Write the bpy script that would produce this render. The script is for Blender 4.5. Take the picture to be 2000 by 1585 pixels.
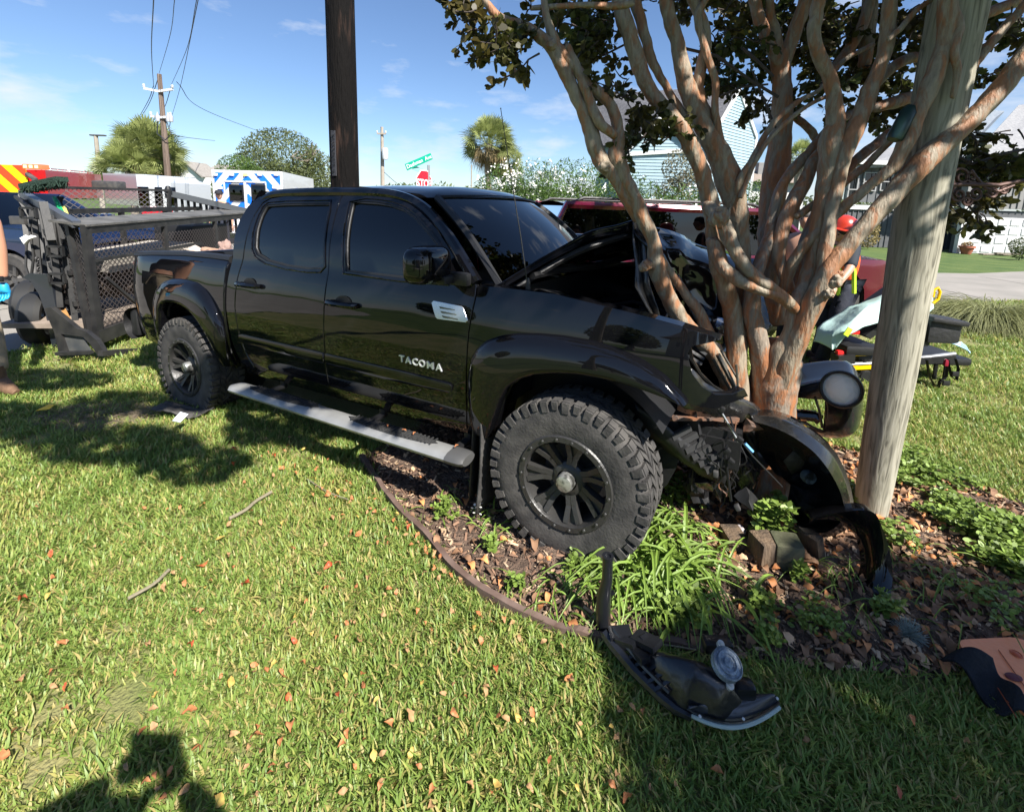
import bpy, bmesh, math, random
import numpy as np
from mathutils import Vector, Matrix, Euler, noise
from mathutils.geometry import delaunay_2d_cdt
R = math.radians
random.seed(11)
for o in list(bpy.data.objects): bpy.data.objects.remove(o)
sc = bpy.context.scene
COL = sc.collection

# ---------------------------------------------------------------- camera
CF, CCY, CP, CR, CH = 922.287, 557.136, 0.170138, -0.031016, 1.67094   # focal (px of 2000), optical centre row, pitch, roll, height
cF = Vector((0, math.cos(CP), -math.sin(CP)))
cr0 = Vector((1, 0, 0)); cd0 = Vector((0, -math.sin(CP), -math.cos(CP)))
cR = math.cos(CR)*cr0 + math.sin(CR)*cd0
cD = -math.sin(CR)*cr0 + math.cos(CR)*cd0
CPOS = Vector((0, 0, CH))
cam = bpy.data.cameras.new('camera'); camo = bpy.data.objects.new('camera', cam); COL.objects.link(camo)
cam.sensor_fit = 'HORIZONTAL'; cam.sensor_width = 36; cam.lens = CF/2000*36
cam.shift_y = (CCY-792.5)/2000; cam.clip_start = .03; cam.clip_end = 3000
m = Matrix.Identity(4)
for i in range(3):
    m[i][0] = cR[i]; m[i][1] = -cD[i]; m[i][2] = -cF[i]; m[i][3] = CPOS[i]
camo.matrix_world = m
sc.camera = camo

# ---------------------------------------------------------------- light
SUN_EL = R(45.6); SUN_AZ = math.atan2(.632, -.775)      # azimuth clockwise from +Y towards +X
sd = Vector((math.sin(SUN_AZ)*math.cos(SUN_EL), math.cos(SUN_AZ)*math.cos(SUN_EL), math.sin(SUN_EL)))
sl = bpy.data.lights.new('sun', 'SUN'); sl.energy = 4.5; sl.angle = R(.53); sl.color = (1, .955, .88)
so = bpy.data.objects.new('sun', sl); COL.objects.link(so)
so.rotation_euler = sd.to_track_quat('Z', 'Y').to_euler(); so.location = sd*60
sc.view_settings.view_transform = 'Standard'; sc.view_settings.look = 'None'
sc.view_settings.exposure = 1.26; sc.view_settings.gamma = 1
sc.render.engine = 'CYCLES'

W = bpy.data.worlds.new('World'); sc.world = W; W.use_nodes = True
nt = W.node_tree; N = nt.nodes; L = nt.links; N.clear()
wo = N.new('ShaderNodeOutputWorld'); bg = N.new('ShaderNodeBackground'); bg.inputs['Strength'].default_value = .082
sky = N.new('ShaderNodeTexSky'); sky.sky_type = 'NISHITA'; sky.sun_disc = False
sky.sun_elevation = SUN_EL; sky.sun_rotation = SUN_AZ; sky.air_density = 1.0; sky.dust_density = .3; sky.ozone_density = 2.2
tcd = N.new('ShaderNodeTexCoord'); mp = N.new('ShaderNodeMapping'); mp.inputs['Scale'].default_value = (1.0, 1.0, 3.2)
L.new(tcd.outputs['Generated'], mp.inputs['Vector'])
nz = N.new('ShaderNodeTexNoise'); nz.inputs['Scale'].default_value = 5.2; nz.inputs['Detail'].default_value = 8; nz.inputs['Roughness'].default_value = .56
L.new(mp.outputs['Vector'], nz.inputs['Vector'])
nz2 = N.new('ShaderNodeTexNoise'); nz2.inputs['Scale'].default_value = 1.7; nz2.inputs['Detail'].default_value = 3
L.new(tcd.outputs['Generated'], nz2.inputs['Vector'])
sx = N.new('ShaderNodeSeparateXYZ'); L.new(tcd.outputs['Generated'], sx.inputs['Vector'])
band = N.new('ShaderNodeMapRange'); band.inputs['From Min'].default_value = .34; band.inputs['From Max'].default_value = .05
band.inputs['To Min'].default_value = -.10; band.inputs['To Max'].default_value = .13; L.new(sx.outputs['Z'], band.inputs['Value'])
def wmath(op, a, b):
    n = N.new('ShaderNodeMath'); n.operation = op
    for i, v in enumerate((a, b)):
        if isinstance(v, (int, float)): n.inputs[i].default_value = v
        else: L.new(v, n.inputs[i])
    return n.outputs[0]
xr = N.new('ShaderNodeMapRange'); xr.inputs['From Min'].default_value = .1; xr.inputs['From Max'].default_value = .6
xr.inputs['To Min'].default_value = 0; xr.inputs['To Max'].default_value = .09; L.new(sx.outputs['X'], xr.inputs['Value'])
cv = wmath('ADD', wmath('ADD', nz.outputs['Fac'], wmath('MULTIPLY', wmath('SUBTRACT', nz2.outputs['Fac'], .5), .5)), wmath('ADD', band.outputs[0], xr.outputs[0]))
cr_ = N.new('ShaderNodeValToRGB'); cr_.color_ramp.elements[0].position = .565; cr_.color_ramp.elements[1].position = .78
L.new(cv, cr_.inputs['Fac'])
mx = N.new('ShaderNodeMixRGB'); L.new(wmath('MULTIPLY', cr_.outputs['Color'], .82), mx.inputs['Fac'])
tint = N.new('ShaderNodeMixRGB'); tint.blend_type = 'MULTIPLY'; tint.inputs['Fac'].default_value = 1; tint.inputs['Color2'].default_value = (.63, .705, .82, 1)
L.new(sky.outputs['Color'], tint.inputs['Color1']); L.new(tint.outputs['Color'], mx.inputs['Color1'])
mx.inputs['Color2'].default_value = (4.6, 4.9, 5.4, 1)
L.new(mx.outputs['Color'], bg.inputs['Color']); L.new(bg.outputs[0], wo.inputs['Surface'])

# ---------------------------------------------------------------- placing helpers
def gz(x, y):                                    # ground height
    t = min(1, max(0, (math.hypot(x, y)-9)/16)); t = t*t*(3-2*t)
    return .0 + .08*t
def rayd(u, v):
    return cF + cR*((u-1000)/CF) + cD*((v-CCY)/CF)
def Q(u, v, Y):                                  # point seen at photo pixel (u, v), Y metres ahead
    d = rayd(u, v); return CPOS + d*(Y/d.y)
def G(u, v, z=0.0):                              # ground point seen at photo pixel
    d = rayd(u, v); return CPOS + d*((z-CH)/d.z)
def pxm(Y): return Y/CF                          # metres per photo pixel at Y

# ---------------------------------------------------------------- materials
MATS = {}
def mat(name, col, rough=.6, metal=0, spec=.5, coat=0, bump=0, bscale=20, var=0, vscale=4, col2=None, trans=0, stretch=(1,1,1), detail=6, emit=None, attr=None, objrand=0, contrast=(.35,.65), sheen=0):
    if name in MATS: return MATS[name]
    m = bpy.data.materials.new(name); m.use_nodes = True; n = m.node_tree.nodes; l = m.node_tree.links
    b = n['Principled BSDF']; b.inputs['Base Color'].default_value = (*col, 1); b.inputs['Roughness'].default_value = rough
    b.inputs['Metallic'].default_value = metal; b.inputs['Specular IOR Level'].default_value = spec
    if coat: b.inputs['Coat Weight'].default_value = coat; b.inputs['Coat Roughness'].default_value = .03
    if emit: b.inputs['Emission Color'].default_value = (*emit[:3], 1); b.inputs['Emission Strength'].default_value = emit[3]
    tc = n.new('ShaderNodeTexCoord'); mpp = n.new('ShaderNodeMapping'); mpp.inputs['Scale'].default_value = stretch
    l.new(tc.outputs['Object'], mpp.inputs['Vector'])
    csock = None
    if col2 is not None:
        tn = n.new('ShaderNodeTexNoise'); tn.inputs['Scale'].default_value = vscale; tn.inputs['Detail'].default_value = detail
        l.new(mpp.outputs['Vector'], tn.inputs['Vector'])
        rp = n.new('ShaderNodeMapRange'); rp.inputs['From Min'].default_value = contrast[0]; rp.inputs['From Max'].default_value = contrast[1]
        l.new(tn.outputs['Fac'], rp.inputs['Value'])
        mxx = n.new('ShaderNodeMixRGB'); mxx.inputs['Color1'].default_value = (*col, 1); mxx.inputs['Color2'].default_value = (*col2, 1)
        l.new(rp.outputs[0], mxx.inputs['Fac']); csock = mxx.outputs['Color']
    if objrand or attr:
        hs = n.new('ShaderNodeHueSaturation')
        if csock: l.new(csock, hs.inputs['Color'])
        else: hs.inputs['Color'].default_value = (*col, 1)
        if attr:
            at = n.new('ShaderNodeAttribute'); at.attribute_name = attr
            mr = n.new('ShaderNodeMapRange'); mr.inputs['To Min'].default_value = .55; mr.inputs['To Max'].default_value = 1.45
            l.new(at.outputs['Fac'], mr.inputs['Value']); l.new(mr.outputs[0], hs.inputs['Value'])
        else:
            oi = n.new('ShaderNodeObjectInfo'); mr = n.new('ShaderNodeMapRange'); mr.inputs['To Min'].default_value = 1-objrand; mr.inputs['To Max'].default_value = 1+objrand
            l.new(oi.outputs['Random'], mr.inputs['Value']); l.new(mr.outputs[0], hs.inputs['Value'])
        csock = hs.outputs['Color']
    if csock: l.new(csock, b.inputs['Base Color'])
    if bump:
        t2 = n.new('ShaderNodeTexNoise'); t2.inputs['Scale'].default_value = bscale; t2.inputs['Detail'].default_value = 5
        l.new(mpp.outputs['Vector'], t2.inputs['Vector'])
        bp = n.new('ShaderNodeBump'); bp.inputs['Strength'].default_value = min(1, bump); bp.inputs['Distance'].default_value = .02 if bump <= 1 else .02*bump
        l.new(t2.outputs['Fac'], bp.inputs['Height']); l.new(bp.outputs[0], b.inputs['Normal'])
    if trans:
        tr = n.new('ShaderNodeBsdfTranslucent'); ms = n.new('ShaderNodeMixShader'); ms.inputs['Fac'].default_value = trans
        if csock: l.new(csock, tr.inputs['Color'])
        else: tr.inputs['Color'].default_value = (*[min(1, c*1.3) for c in col], 1)
        out = n['Material Output']; l.new(b.outputs[0], ms.inputs[1]); l.new(tr.outputs[0], ms.inputs[2]); l.new(ms.outputs[0], out.inputs['Surface'])
    MATS[name] = m; return m

def glassmat(name, tint, trans=.3):
    m = bpy.data.materials.new(name); m.use_nodes = True; n = m.node_tree.nodes; l = m.node_tree.links; n.clear()
    o = n.new('ShaderNodeOutputMaterial'); g = n.new('ShaderNodeBsdfGlossy'); g.inputs['Roughness'].default_value = .01; g.inputs['Color'].default_value = (.95, .95, .95, 1)
    t = n.new('ShaderNodeBsdfTransparent'); t.inputs['Color'].default_value = (*tint, 1)
    f = n.new('ShaderNodeFresnel'); f.inputs['IOR'].default_value = 1.62; ms = n.new('ShaderNodeMixShader')
    l.new(f.outputs[0], ms.inputs[0]); l.new(t.outputs[0], ms.inputs[1]); l.new(g.outputs[0], ms.inputs[2]); l.new(ms.outputs[0], o.inputs['Surface'])
    return m

# ---------------------------------------------------------------- mesh helpers
class MB:
    def __init__(s): s.v = []; s.f = []; s.c = []
    def add(s, v, f):
        b = len(s.v); s.v += [tuple(p) for p in v]; s.f += [tuple(i+b for i in q) for q in f]; return s
    def box(s, c, d, rot=None):
        c = Vector(c); x, y, z = d[0]/2, d[1]/2, d[2]/2
        vs = [Vector(p) for p in ((-x,-y,-z),(x,-y,-z),(x,y,-z),(-x,y,-z),(-x,-y,z),(x,-y,z),(x,y,z),(-x,y,z))]
        if rot is not None: vs = [rot @ p for p in vs]
        return s.add([p+c for p in vs], [(0,3,2,1),(4,5,6,7),(0,1,5,4),(1,2,6,5),(2,3,7,6),(3,0,4,7)])
    def bbox(s, c, d, b=.01, rot=None):          # box with chamfered edges
        bm = bmesh.new(); bmesh.ops.create_cube(bm, size=1)
        for v in bm.verts: v.co = Vector((v.co.x*d[0], v.co.y*d[1], v.co.z*d[2]))
        bmesh.ops.bevel(bm, geom=list(bm.edges), offset=min(b, min(d)*.45), segments=2, affect='EDGES', profile=.6)
        bm.verts.index_update()
        c = Vector(c); vs = [(rot @ v.co if rot is not None else v.co)+c for v in bm.verts]; fs = [tuple(v.index for v in f.verts) for f in bm.faces]
        bm.free(); return s.add(vs, fs)
    def bar(s, a, b, w, h=None, up=(0,0,1)):     # rectangular bar between two points
        a = Vector(a); b = Vector(b); h = h or w; d = (b-a); ln = d.length; d.normalize()
        u = Vector(up); x = d.cross(u)
        if x.length < 1e-4: x = d.cross(Vector((1,0,0)))
        x.normalize(); z = x.cross(d)
        rot = Matrix((x, d, z)).transposed()
        return s.box((a+b)/2, (w, ln, h), rot)
    def tube(s, pts, r, n=8, caps=True, squash=1, seed=None, amp=0):
        pts = [Vector(p) for p in pts]; k = len(pts); rr = r if isinstance(r, (list, tuple)) else [r]*k
        base = len(s.v); X = None
        for i, p in enumerate(pts):
            t = (pts[min(i+1, k-1)]-pts[max(i-1, 0)]).normalized()
            if X is None:
                X = t.cross(Vector((0,0,1)))
                if X.length < .05: X = t.cross(Vector((1,0,0)))
            X = (X - t*X.dot(t)).normalized(); Y = t.cross(X)
            for j in range(n):
                a = 2*math.pi*j/n; q = 1
                if seed is not None:
                    q = 1+amp*noise.noise(Vector((math.cos(a)*1.3+seed, math.sin(a)*1.3, i*.22)))
                s.v.append(tuple(p+(X*math.cos(a)+Y*math.sin(a)*squash)*rr[i]*q))
        for i in range(k-1):
            for j in range(n):
                a = base+i*n+j; b = base+i*n+(j+1) % n
                s.f.append((a, b, b+n, a+n))
        if caps:
            s.f.append(tuple(base+j for j in reversed(range(n)))); s.f.append(tuple(base+(k-1)*n+j for j in range(n)))
        return s
    def lathe(s, prof, axis_o, axis_d, n=32, a0=0, a1=2*math.pi):
        # prof: (radius, along)
        o = Vector(axis_o); d = Vector(axis_d).normalized(); X = d.cross(Vector((0,0,1)))
        if X.length < .05: X = d.cross(Vector((0,1,0)))
        X.normalize(); Y = d.cross(X); base = len(s.v); full = abs(a1-a0-2*math.pi) < 1e-6; m_ = n if full else n+1
        for (r, h) in prof:
            for j in range(m_):
                a = a0+(a1-a0)*j/n; s.v.append(tuple(o+d*h+(X*math.cos(a)+Y*math.sin(a))*r))
        for i in range(len(prof)-1):
            for j in range(n):
                a = base+i*m_+j; b = base+i*m_+(j+1) % m_
                s.f.append((a, a+m_, b+m_, b))
        return s
    def prism(s, poly, off):                     # poly: list of 3D points (planar), off: vector
        off = Vector(off); k = len(poly); b = len(s.v)
        s.v += [tuple(Vector(p)) for p in poly]+[tuple(Vector(p)+off) for p in poly]
        s.f.append(tuple(b+i for i in reversed(range(k)))); s.f.append(tuple(b+k+i for i in range(k)))
        for i in range(k): j = (i+1) % k; s.f.append((b+i, b+j, b+k+j, b+k+i))
        return s
    def grid(s, fn, nu, nv):                     # fn(u,v) in 0..1 -> point
        b = len(s.v)
        for i in range(nu+1):
            for j in range(nv+1): s.v.append(tuple(fn(i/nu, j/nv)))
        for i in range(nu):
            for j in range(nv):
                a = b+i*(nv+1)+j; s.f.append((a, a+1, a+nv+2, a+nv+1))
        return s
ROOTLOC = {}
def obj(name, mb, m, parent=None, smooth=True, angle=35, attrs=None, thick=0):
    me = bpy.data.meshes.new(name)
    loc = ROOTLOC.get(parent.name if parent else None, Vector((0,0,0)))
    if loc.length: vs = [(p[0]-loc.x, p[1]-loc.y, p[2]-loc.z) for p in mb.v]
    else: vs = mb.v
    me.from_pydata(vs, [], mb.f); me.validate(); 
    if m: me.materials.append(m)
    o = bpy.data.objects.new(name, me); COL.objects.link(o)
    if smooth:
        me.shade_smooth()
        try: me.set_sharp_from_angle(angle=R(angle))
        except Exception: pass
    if attrs is not None:
        a = me.attributes.new('rnd', 'FLOAT', 'POINT'); a.data.foreach_set('value', attrs[:len(me.vertices)])
    if thick:
        md = o.modifiers.new('s', 'SOLIDIFY'); md.thickness = thick; md.offset = 0
    if parent:
        o.parent = parent
        ROOTLOC[o.name] = loc
    return o
def thing(name, label, cat, loc=(0,0,0), group=None, rot=None):
    o = bpy.data.objects.new(name, None); COL.objects.link(o); o.empty_display_size = .2
    o['label'] = label; o['category'] = cat
    if group: o['group'] = group
    if rot is not None: o.matrix_world = rot      # children are then written in local coordinates
    else: o.location = loc; ROOTLOC[o.name] = Vector(loc)
    return o
def tag(o, label, cat, group=None, kind=None):
    o['label'] = label; o['category'] = cat
    if group: o['group'] = group
    if kind: o['kind'] = kind
    return o
def recentre(o):                                  # put a single-mesh thing's origin at its base centre
    me = o.data; n = len(me.vertices); a = np.empty(n*3, 'f'); me.vertices.foreach_get('co', a); a = a.reshape(-1, 3)
    c = (a.min(0)+a.max(0))/2; c[2] = a[:, 2].min(); a -= c; me.vertices.foreach_set('co', a.ravel()); o.location = tuple(c); me.update(); return o
def struct(name, mb, m, parent=None, **k):
    o = obj(name, mb, m, parent, **k)
    if not parent: o['kind'] = 'structure'
    return o
def child_copy(src, parent, mat_=None):
    c = src.copy(); COL.objects.link(c); c.parent = parent; return c
def copy_tree(o, parent=None):
    c = o.copy(); COL.objects.link(c)
    if parent: c.parent = parent
    for ch in list(o.children): copy_tree(ch, c)
    return c
def smoothpath(pts, n=6):                         # Catmull-Rom through (x,y,z,r) tuples
    P_ = [np.array(p, float) for p in pts]; out = []
    P_ = [2*P_[0]-P_[1]]+P_+[2*P_[-1]-P_[-2]]
    for i in range(1, len(P_)-2):
        for k in range(n):
            t = k/n; a, b, c_, d = P_[i-1:i+3]
            out.append(.5*((2*b)+(-a+c_)*t+(2*a-5*b+4*c_-d)*t*t+(-a+3*b-3*c_+d)*t**3))
    out.append(P_[-2]); return out

def scatter(name, pts, protos, m_, label, cat, kind='stuff', parent=None):
    """pts: (x,y,z, rx,ry,rz, scale, idx); protos: MB list (joined as instances of one stuff object)"""
    pc = bpy.data.collections.new(name+'_kinds')
    for i, (pm, pa, mm) in enumerate(protos):
        me = bpy.data.meshes.new(name+'_kind'); me.from_pydata(pm.v, [], pm.f); me.materials.append(mm); me.shade_smooth()
        if pa is not None:
            a = me.attributes.new('rnd', 'FLOAT', 'POINT'); a.data.foreach_set('value', pa)
        po = bpy.data.objects.new('%s_kind_%02d' % (name, i), me); pc.objects.link(po)
    me = bpy.data.meshes.new(name); A = np.array(pts, 'f'); n = len(A)
    me.vertices.add(n); me.vertices.foreach_set('co', A[:, :3].ravel())
    a = me.attributes.new('rot', 'FLOAT_VECTOR', 'POINT'); a.data.foreach_set('vector', A[:, 3:6].ravel())
    a = me.attributes.new('scl', 'FLOAT', 'POINT'); a.data.foreach_set('value', A[:, 6].copy())
    a = me.attributes.new('idx', 'INT', 'POINT'); a.data.foreach_set('value', A[:, 7].astype('i'))
    o = bpy.data.objects.new(name, me); COL.objects.link(o)
    if parent: o.parent = parent
    gt = bpy.data.node_groups.new(name, 'GeometryNodeTree')
    gt.interface.new_socket('Geometry', in_out='INPUT', socket_type='NodeSocketGeometry'); gt.interface.new_socket('Geometry', in_out='OUTPUT', socket_type='NodeSocketGeometry')
    gi = gt.nodes.new('NodeGroupInput'); go = gt.nodes.new('NodeGroupOutput'); ip = gt.nodes.new('GeometryNodeInstanceOnPoints')
    ci = gt.nodes.new('GeometryNodeCollectionInfo'); ci.inputs['Collection'].default_value = pc; ci.inputs['Separate Children'].default_value = True; ci.inputs['Reset Children'].default_value = True
    def na(nm, t):
        x = gt.nodes.new('GeometryNodeInputNamedAttribute'); x.data_type = t; x.inputs['Name'].default_value = nm; return x.outputs['Attribute']
    gt.links.new(gi.outputs[0], ip.inputs['Points']); gt.links.new(ci.outputs[0], ip.inputs['Instance']); ip.inputs['Pick Instance'].default_value = True
    gt.links.new(na('idx', 'INT'), ip.inputs['Instance Index']); gt.links.new(na('rot', 'FLOAT_VECTOR'), ip.inputs['Rotation']); gt.links.new(na('scl', 'FLOAT'), ip.inputs['Scale'])
    gt.links.new(ip.outputs[0], go.inputs[0])
    md = o.modifiers.new('scatter', 'NODES'); md.node_group = gt
    if kind: o['kind'] = kind
    if not parent: o['label'] = label; o['category'] = cat
    return o

def inpoly(x, y, poly):
    c = False; n = len(poly); j = n-1
    for i in range(n):
        xi, yi = poly[i][0], poly[i][1]; xj, yj = poly[j][0], poly[j][1]
        if (yi > y) != (yj > y) and x < (xj-xi)*(y-yi)/(yj-yi)+xi: c = not c
        j = i
    return c
def resample(poly, step, closed=True):
    out = []; n = len(poly)
    for i in range(n if closed else n-1):
        a = poly[i]; b = poly[(i+1) % n]; d = math.dist(a, b); k = max(1, int(math.ceil(d/step)))
        for t in range(k): out.append((a[0]+(b[0]-a[0])*t/k, a[1]+(b[1]-a[1])*t/k))
    if not closed: out.append(tuple(poly[-1]))
    return out
def seg_dist(px, py, poly, closed=True):
    a = np.array(poly); b = np.roll(a, -1, 0) if closed else a[1:]
    if not closed: a = a[:-1]
    p = np.array([px, py]); d = b-a; t = np.clip(((p-a)*d).sum(1)/np.maximum((d*d).sum(1), 1e-12), 0, 1)
    return float(np.sqrt((((a+d*t[:, None])-p)**2).sum(1)).min())
def cdt_panel(outline, holes=(), step=.035):
    rings = [resample(outline, step)]+[resample(h, step) for h in holes]
    vs = []; es = []
    for r_ in rings:
        b = len(vs); vs += [Vector(p) for p in r_]; es += [(b+i, b+(i+1) % len(r_)) for i in range(len(r_))]
    nb = len(vs); xs = [p[0] for p in outline]; ys = [p[1] for p in outline]
    x = min(xs)+step/2
    while x < max(xs):
        y = min(ys)+step/2
        while y < max(ys):
            if inpoly(x, y, outline) and not any(inpoly(x, y, h) for h in holes) and min(seg_dist(x, y, r_) for r_ in rings) > step*.45:
                vs.append(Vector((x, y)))
            y += step
        x += step
    ov, oe, of, *_ = delaunay_2d_cdt(vs, es, [], 0, 1e-6)
    fs = []
    for f in of:
        cx = sum(ov[i][0] for i in f)/len(f); cy = sum(ov[i][1] for i in f)/len(f)
        if inpoly(cx, cy, outline) and not any(inpoly(cx, cy, h) for h in holes): fs.append(f)
    return ov, fs, rings
# ================================================================ SETTING
M_lawn = mat('lawn_soil', (.15, .17, .05), .95, col2=(.24, .22, .09), vscale=3, bump=1, bscale=60)
M_far_lawn = mat('far_lawn', (.05, .095, .016), .95, col2=(.10, .14, .03), vscale=1.2, bump=1, bscale=40)
M_conc = mat('road_concrete', (.29, .265, .235), .9, col2=(.22, .205, .18), vscale=1.3, bump=.25, bscale=60, contrast=(.3, .7))
M_mulch = mat('mulch_soil', (.09, .058, .04), .95, col2=(.18, .12, .085), vscale=22, bump=1.5, bscale=70)
M_white = mat('white_paint', (.66, .66, .65), .5, col2=(.58, .58, .57), vscale=3)
M_blk = mat('black_plastic', (.012, .012, .013), .5, bump=.1, bscale=40)
M_dk = mat('dark_grey_metal', (.045, .045, .048), .5, col2=(.085, .08, .075), vscale=8)
M_chrome = mat('chrome', (.75, .76, .78), .12, metal=1)
M_alu = mat('aluminium', (.62, .63, .64), .35, metal=.8, col2=(.5, .5, .5), vscale=8)
M_rubber = mat('rubber', (.036, .034, .033), .8, col2=(.075, .07, .065), vscale=14, bump=.2, bscale=80)
G_dark = glassmat('dark_glass', (.03, .035, .04))
G_tint = glassmat('tinted_window', (.012, .014, .018))

def ring_sheet(name, radii, n, zfun, m_, kind='structure'):
    b = MB(); b.v.append((0, 0, zfun(0, 0)))
    for r in radii:
        for k in range(n): a = 2*math.pi*k/n; x, y = r*math.cos(a), r*math.sin(a); b.v.append((x, y, zfun(x, y)))
    for k in range(n): b.f.append((0, 1+k, 1+(k+1) % n))
    for i in range(len(radii)-1):
        for k in range(n): p = 1+i*n+k; q = 1+i*n+(k+1) % n; b.f.append((p, p+n, q+n, q))
    o = obj(name, b, m_); o['kind'] = kind; return o
ring_sheet('ground', [.5, 1, 1.5, 2, 2.5, 3, 3.5, 4, 5, 6, 7, 8, 9, 10, 11, 12, 13, 14, 16, 18, 20, 22, 25, 30, 40, 60, 100, 200, 400, 900], 96, lambda x, y: gz(x, y)-.012, M_far_lawn)

ROAD_NEAR = [(-60, -9), (-30, -4), (-14, -1.2), (-9, 1.0), (-6.6, 2.9), (-5.24, 4.59), (-5.0, 5.1), (-4.3, 5.75), (-2, 6.3), (3, 7.1), (8.88, 9.25), (10.5, 9.65), (20, 12.5), (60, 22)]
ROAD_FAR = [(60, 31), (22, 17), (13.7, 13.95), (5, 13.4), (-2, 13.4), (-3.2, 14), (-3.6, 20), (-4, 60), (-11.5, 60), (-10.5, 20), (-11, 14), (-14, 13), (-30, 12), (-60, 10)]
ROADP = ROAD_NEAR+ROAD_FAR
def sheet_poly(poly, step, zoff):
    ov, fs, rings = cdt_panel(poly, (), step)
    b = MB(); b.add([(p[0], p[1], gz(p[0], p[1])+zoff) for p in ov], [tuple(f) for f in fs]); return b
struct('road', sheet_poly(ROADP, 1.6, .004), M_conc, smooth=False)
# joints of the concrete street: recessed dark seams laid 4 mm above
M_seam = mat('seam', (.12, .11, .10), .95)
b = MB()
for k in range(-6, 8):
    x = k*3.3; y0 = 6.4+(.18*max(0, x)); y1 = 13.3
    b.add([(x-.012, y0+.3, gz(x, y0)+.008), (x+.012, y0+.3, gz(x, y0)+.008), (x+.012, y1, gz(x, y1)+.008), (x-.012, y1, gz(x, y1)+.008)], [(0, 1, 2, 3)])
b.add([(-7.6, 3.2, .008), (-7.58, 3.2, .008), (-7.0, 7, .012), (-7.02, 7, .012)], [(0, 1, 2, 3)])
struct('road_joints', b, M_seam, smooth=False)
# street behind the camera (seen mirrored in the paint)
struct('street_behind', MB().add([(-50, -7.5, .006), (-50, -13.5, .006), (60, -15, .006), (60, -8.2, .006)], [(0, 1, 2, 3)]), M_conc, smooth=False)

BED = [G(u, v) for u, v in [(706, 898), (735, 940), (765, 985), (830, 1050), (900, 1130), (1000, 1195), (1100, 1238), (1180, 1255), (1300, 1266), (1450, 1290), (1650, 1312), (1850, 1330), (2100, 1290), (2250, 1120), (2080, 1010), (1985, 985), (1870, 945), (1760, 905), (1500, 850), (1100, 800), (850, 820)]]
BEDP = [(p.x, p.y) for p in BED]
WB = G(1135, 1085)
def mound(x, y): return .05*math.exp(-((x-WB.x)**2+(y-WB.y)**2)/.05)
b = MB(); ov, fs, rings = cdt_panel(BEDP, (), .07)
for p in ov:
    d = min(.12, seg_dist(p[0], p[1], BEDP))/.12
    b.v.append((p[0], p[1], .004+.03*d*(.6+.8*noise.noise(Vector((p[0]*7, p[1]*7, 0))))+mound(*p)))
b.f = [tuple(f) for f in fs]
struct('garden_bed', b, M_mulch)

# ---------------------------------------------------------------- vegetation makers
LEAFC = {'oak': (.11, .135, .045), 'palm': (.22, .25, .085), 'dead': (.27, .2, .10), 'olean': (.085, .15, .028), 'myrtle': (.045, .062, .02)}
M_leaf_oak = mat('leaf_oak', LEAFC['oak'], .55, attr='rnd', trans=.3)
M_leaf_palm = mat('leaf_palm', LEAFC['palm'], .5, attr='rnd', trans=.25)
M_leaf_dead = mat('leaf_dead', LEAFC['dead'], .8, attr='rnd', trans=.15)
M_leaf_olean = mat('leaf_oleander', LEAFC['olean'], .5, attr='rnd', trans=.3)
M_petal = mat('white_petal', (.8, .78, .74), .6)
M_bark_grey = mat('bark_grey', (.16, .13, .10), .9, col2=(.26, .22, .18), vscale=6, bump=1, bscale=20, stretch=(1, 1, .25))
def leaf_blob(blobs, n, size, rng, aspect=.45, up=.3):
    """many leaf-sized faces through overlapping ellipsoids -> MB, rnd"""
    b = MB(); at = []
    wts = [bl[3]*bl[4]*bl[5] for bl in blobs]
    for k in range(n):
        bl = rng.choices(blobs, wts)[0]
        while True:
            p = Vector((rng.uniform(-1, 1), rng.uniform(-1, 1), rng.uniform(-1, 1)))
            if .25 < p.length < 1: break
        p = p*(p.length**-.35)
        if p.length > 1.1: p *= 1.0/p.length*rng.uniform(.9, 1.12)
        q = Vector((bl[0]+p.x*bl[3], bl[1]+p.y*bl[4], bl[2]+p.z*bl[5]))
        s = size*rng.uniform(.6, 1.4); d = Vector((rng.gauss(0, 1), rng.gauss(0, 1), rng.gauss(0, 1)+up)).normalized()
        e = d.cross(Vector((rng.gauss(0, 1), rng.gauss(0, 1), rng.gauss(0, 1)))).normalized()*s*aspect
        d = d*s; i = len(b.v)
        b.v += [tuple(q-d*.5), tuple(q+e*.5), tuple(q+d*.5), tuple(q-e*.5)]; b.f.append((i, i+1, i+2, i+3))
        c_ = .5+.35*noise.noise(q*(1.6/max(bl[3], .5)))+rng.uniform(-.22, .22)
        at += [c_]*4
    return b, at
def branching(b, p, d, L_, r, depth, rng, spread=.55):
    if depth == 0 or r < .006: return
    pts = [p]; q = p; dd = d.copy()
    for k in range(4):
        dd = (dd+Vector((rng.gauss(0, .12), rng.gauss(0, .12), rng.gauss(0, .08)))).normalized(); q = q+dd*L_/4; pts.append(q)
    b.tube(pts, [r*(1-.1*k) for k in range(5)], n=6, caps=False)
    for k in range(rng.choice((2, 3))):
        nd = (dd+Vector((rng.gauss(0, spread), rng.gauss(0, spread), rng.gauss(.05, spread*.6)))).normalized()
        branching(b, q, nd, L_*rng.uniform(.6, .85), r*rng.uniform(.5, .7), depth-1, rng, spread)
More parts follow.
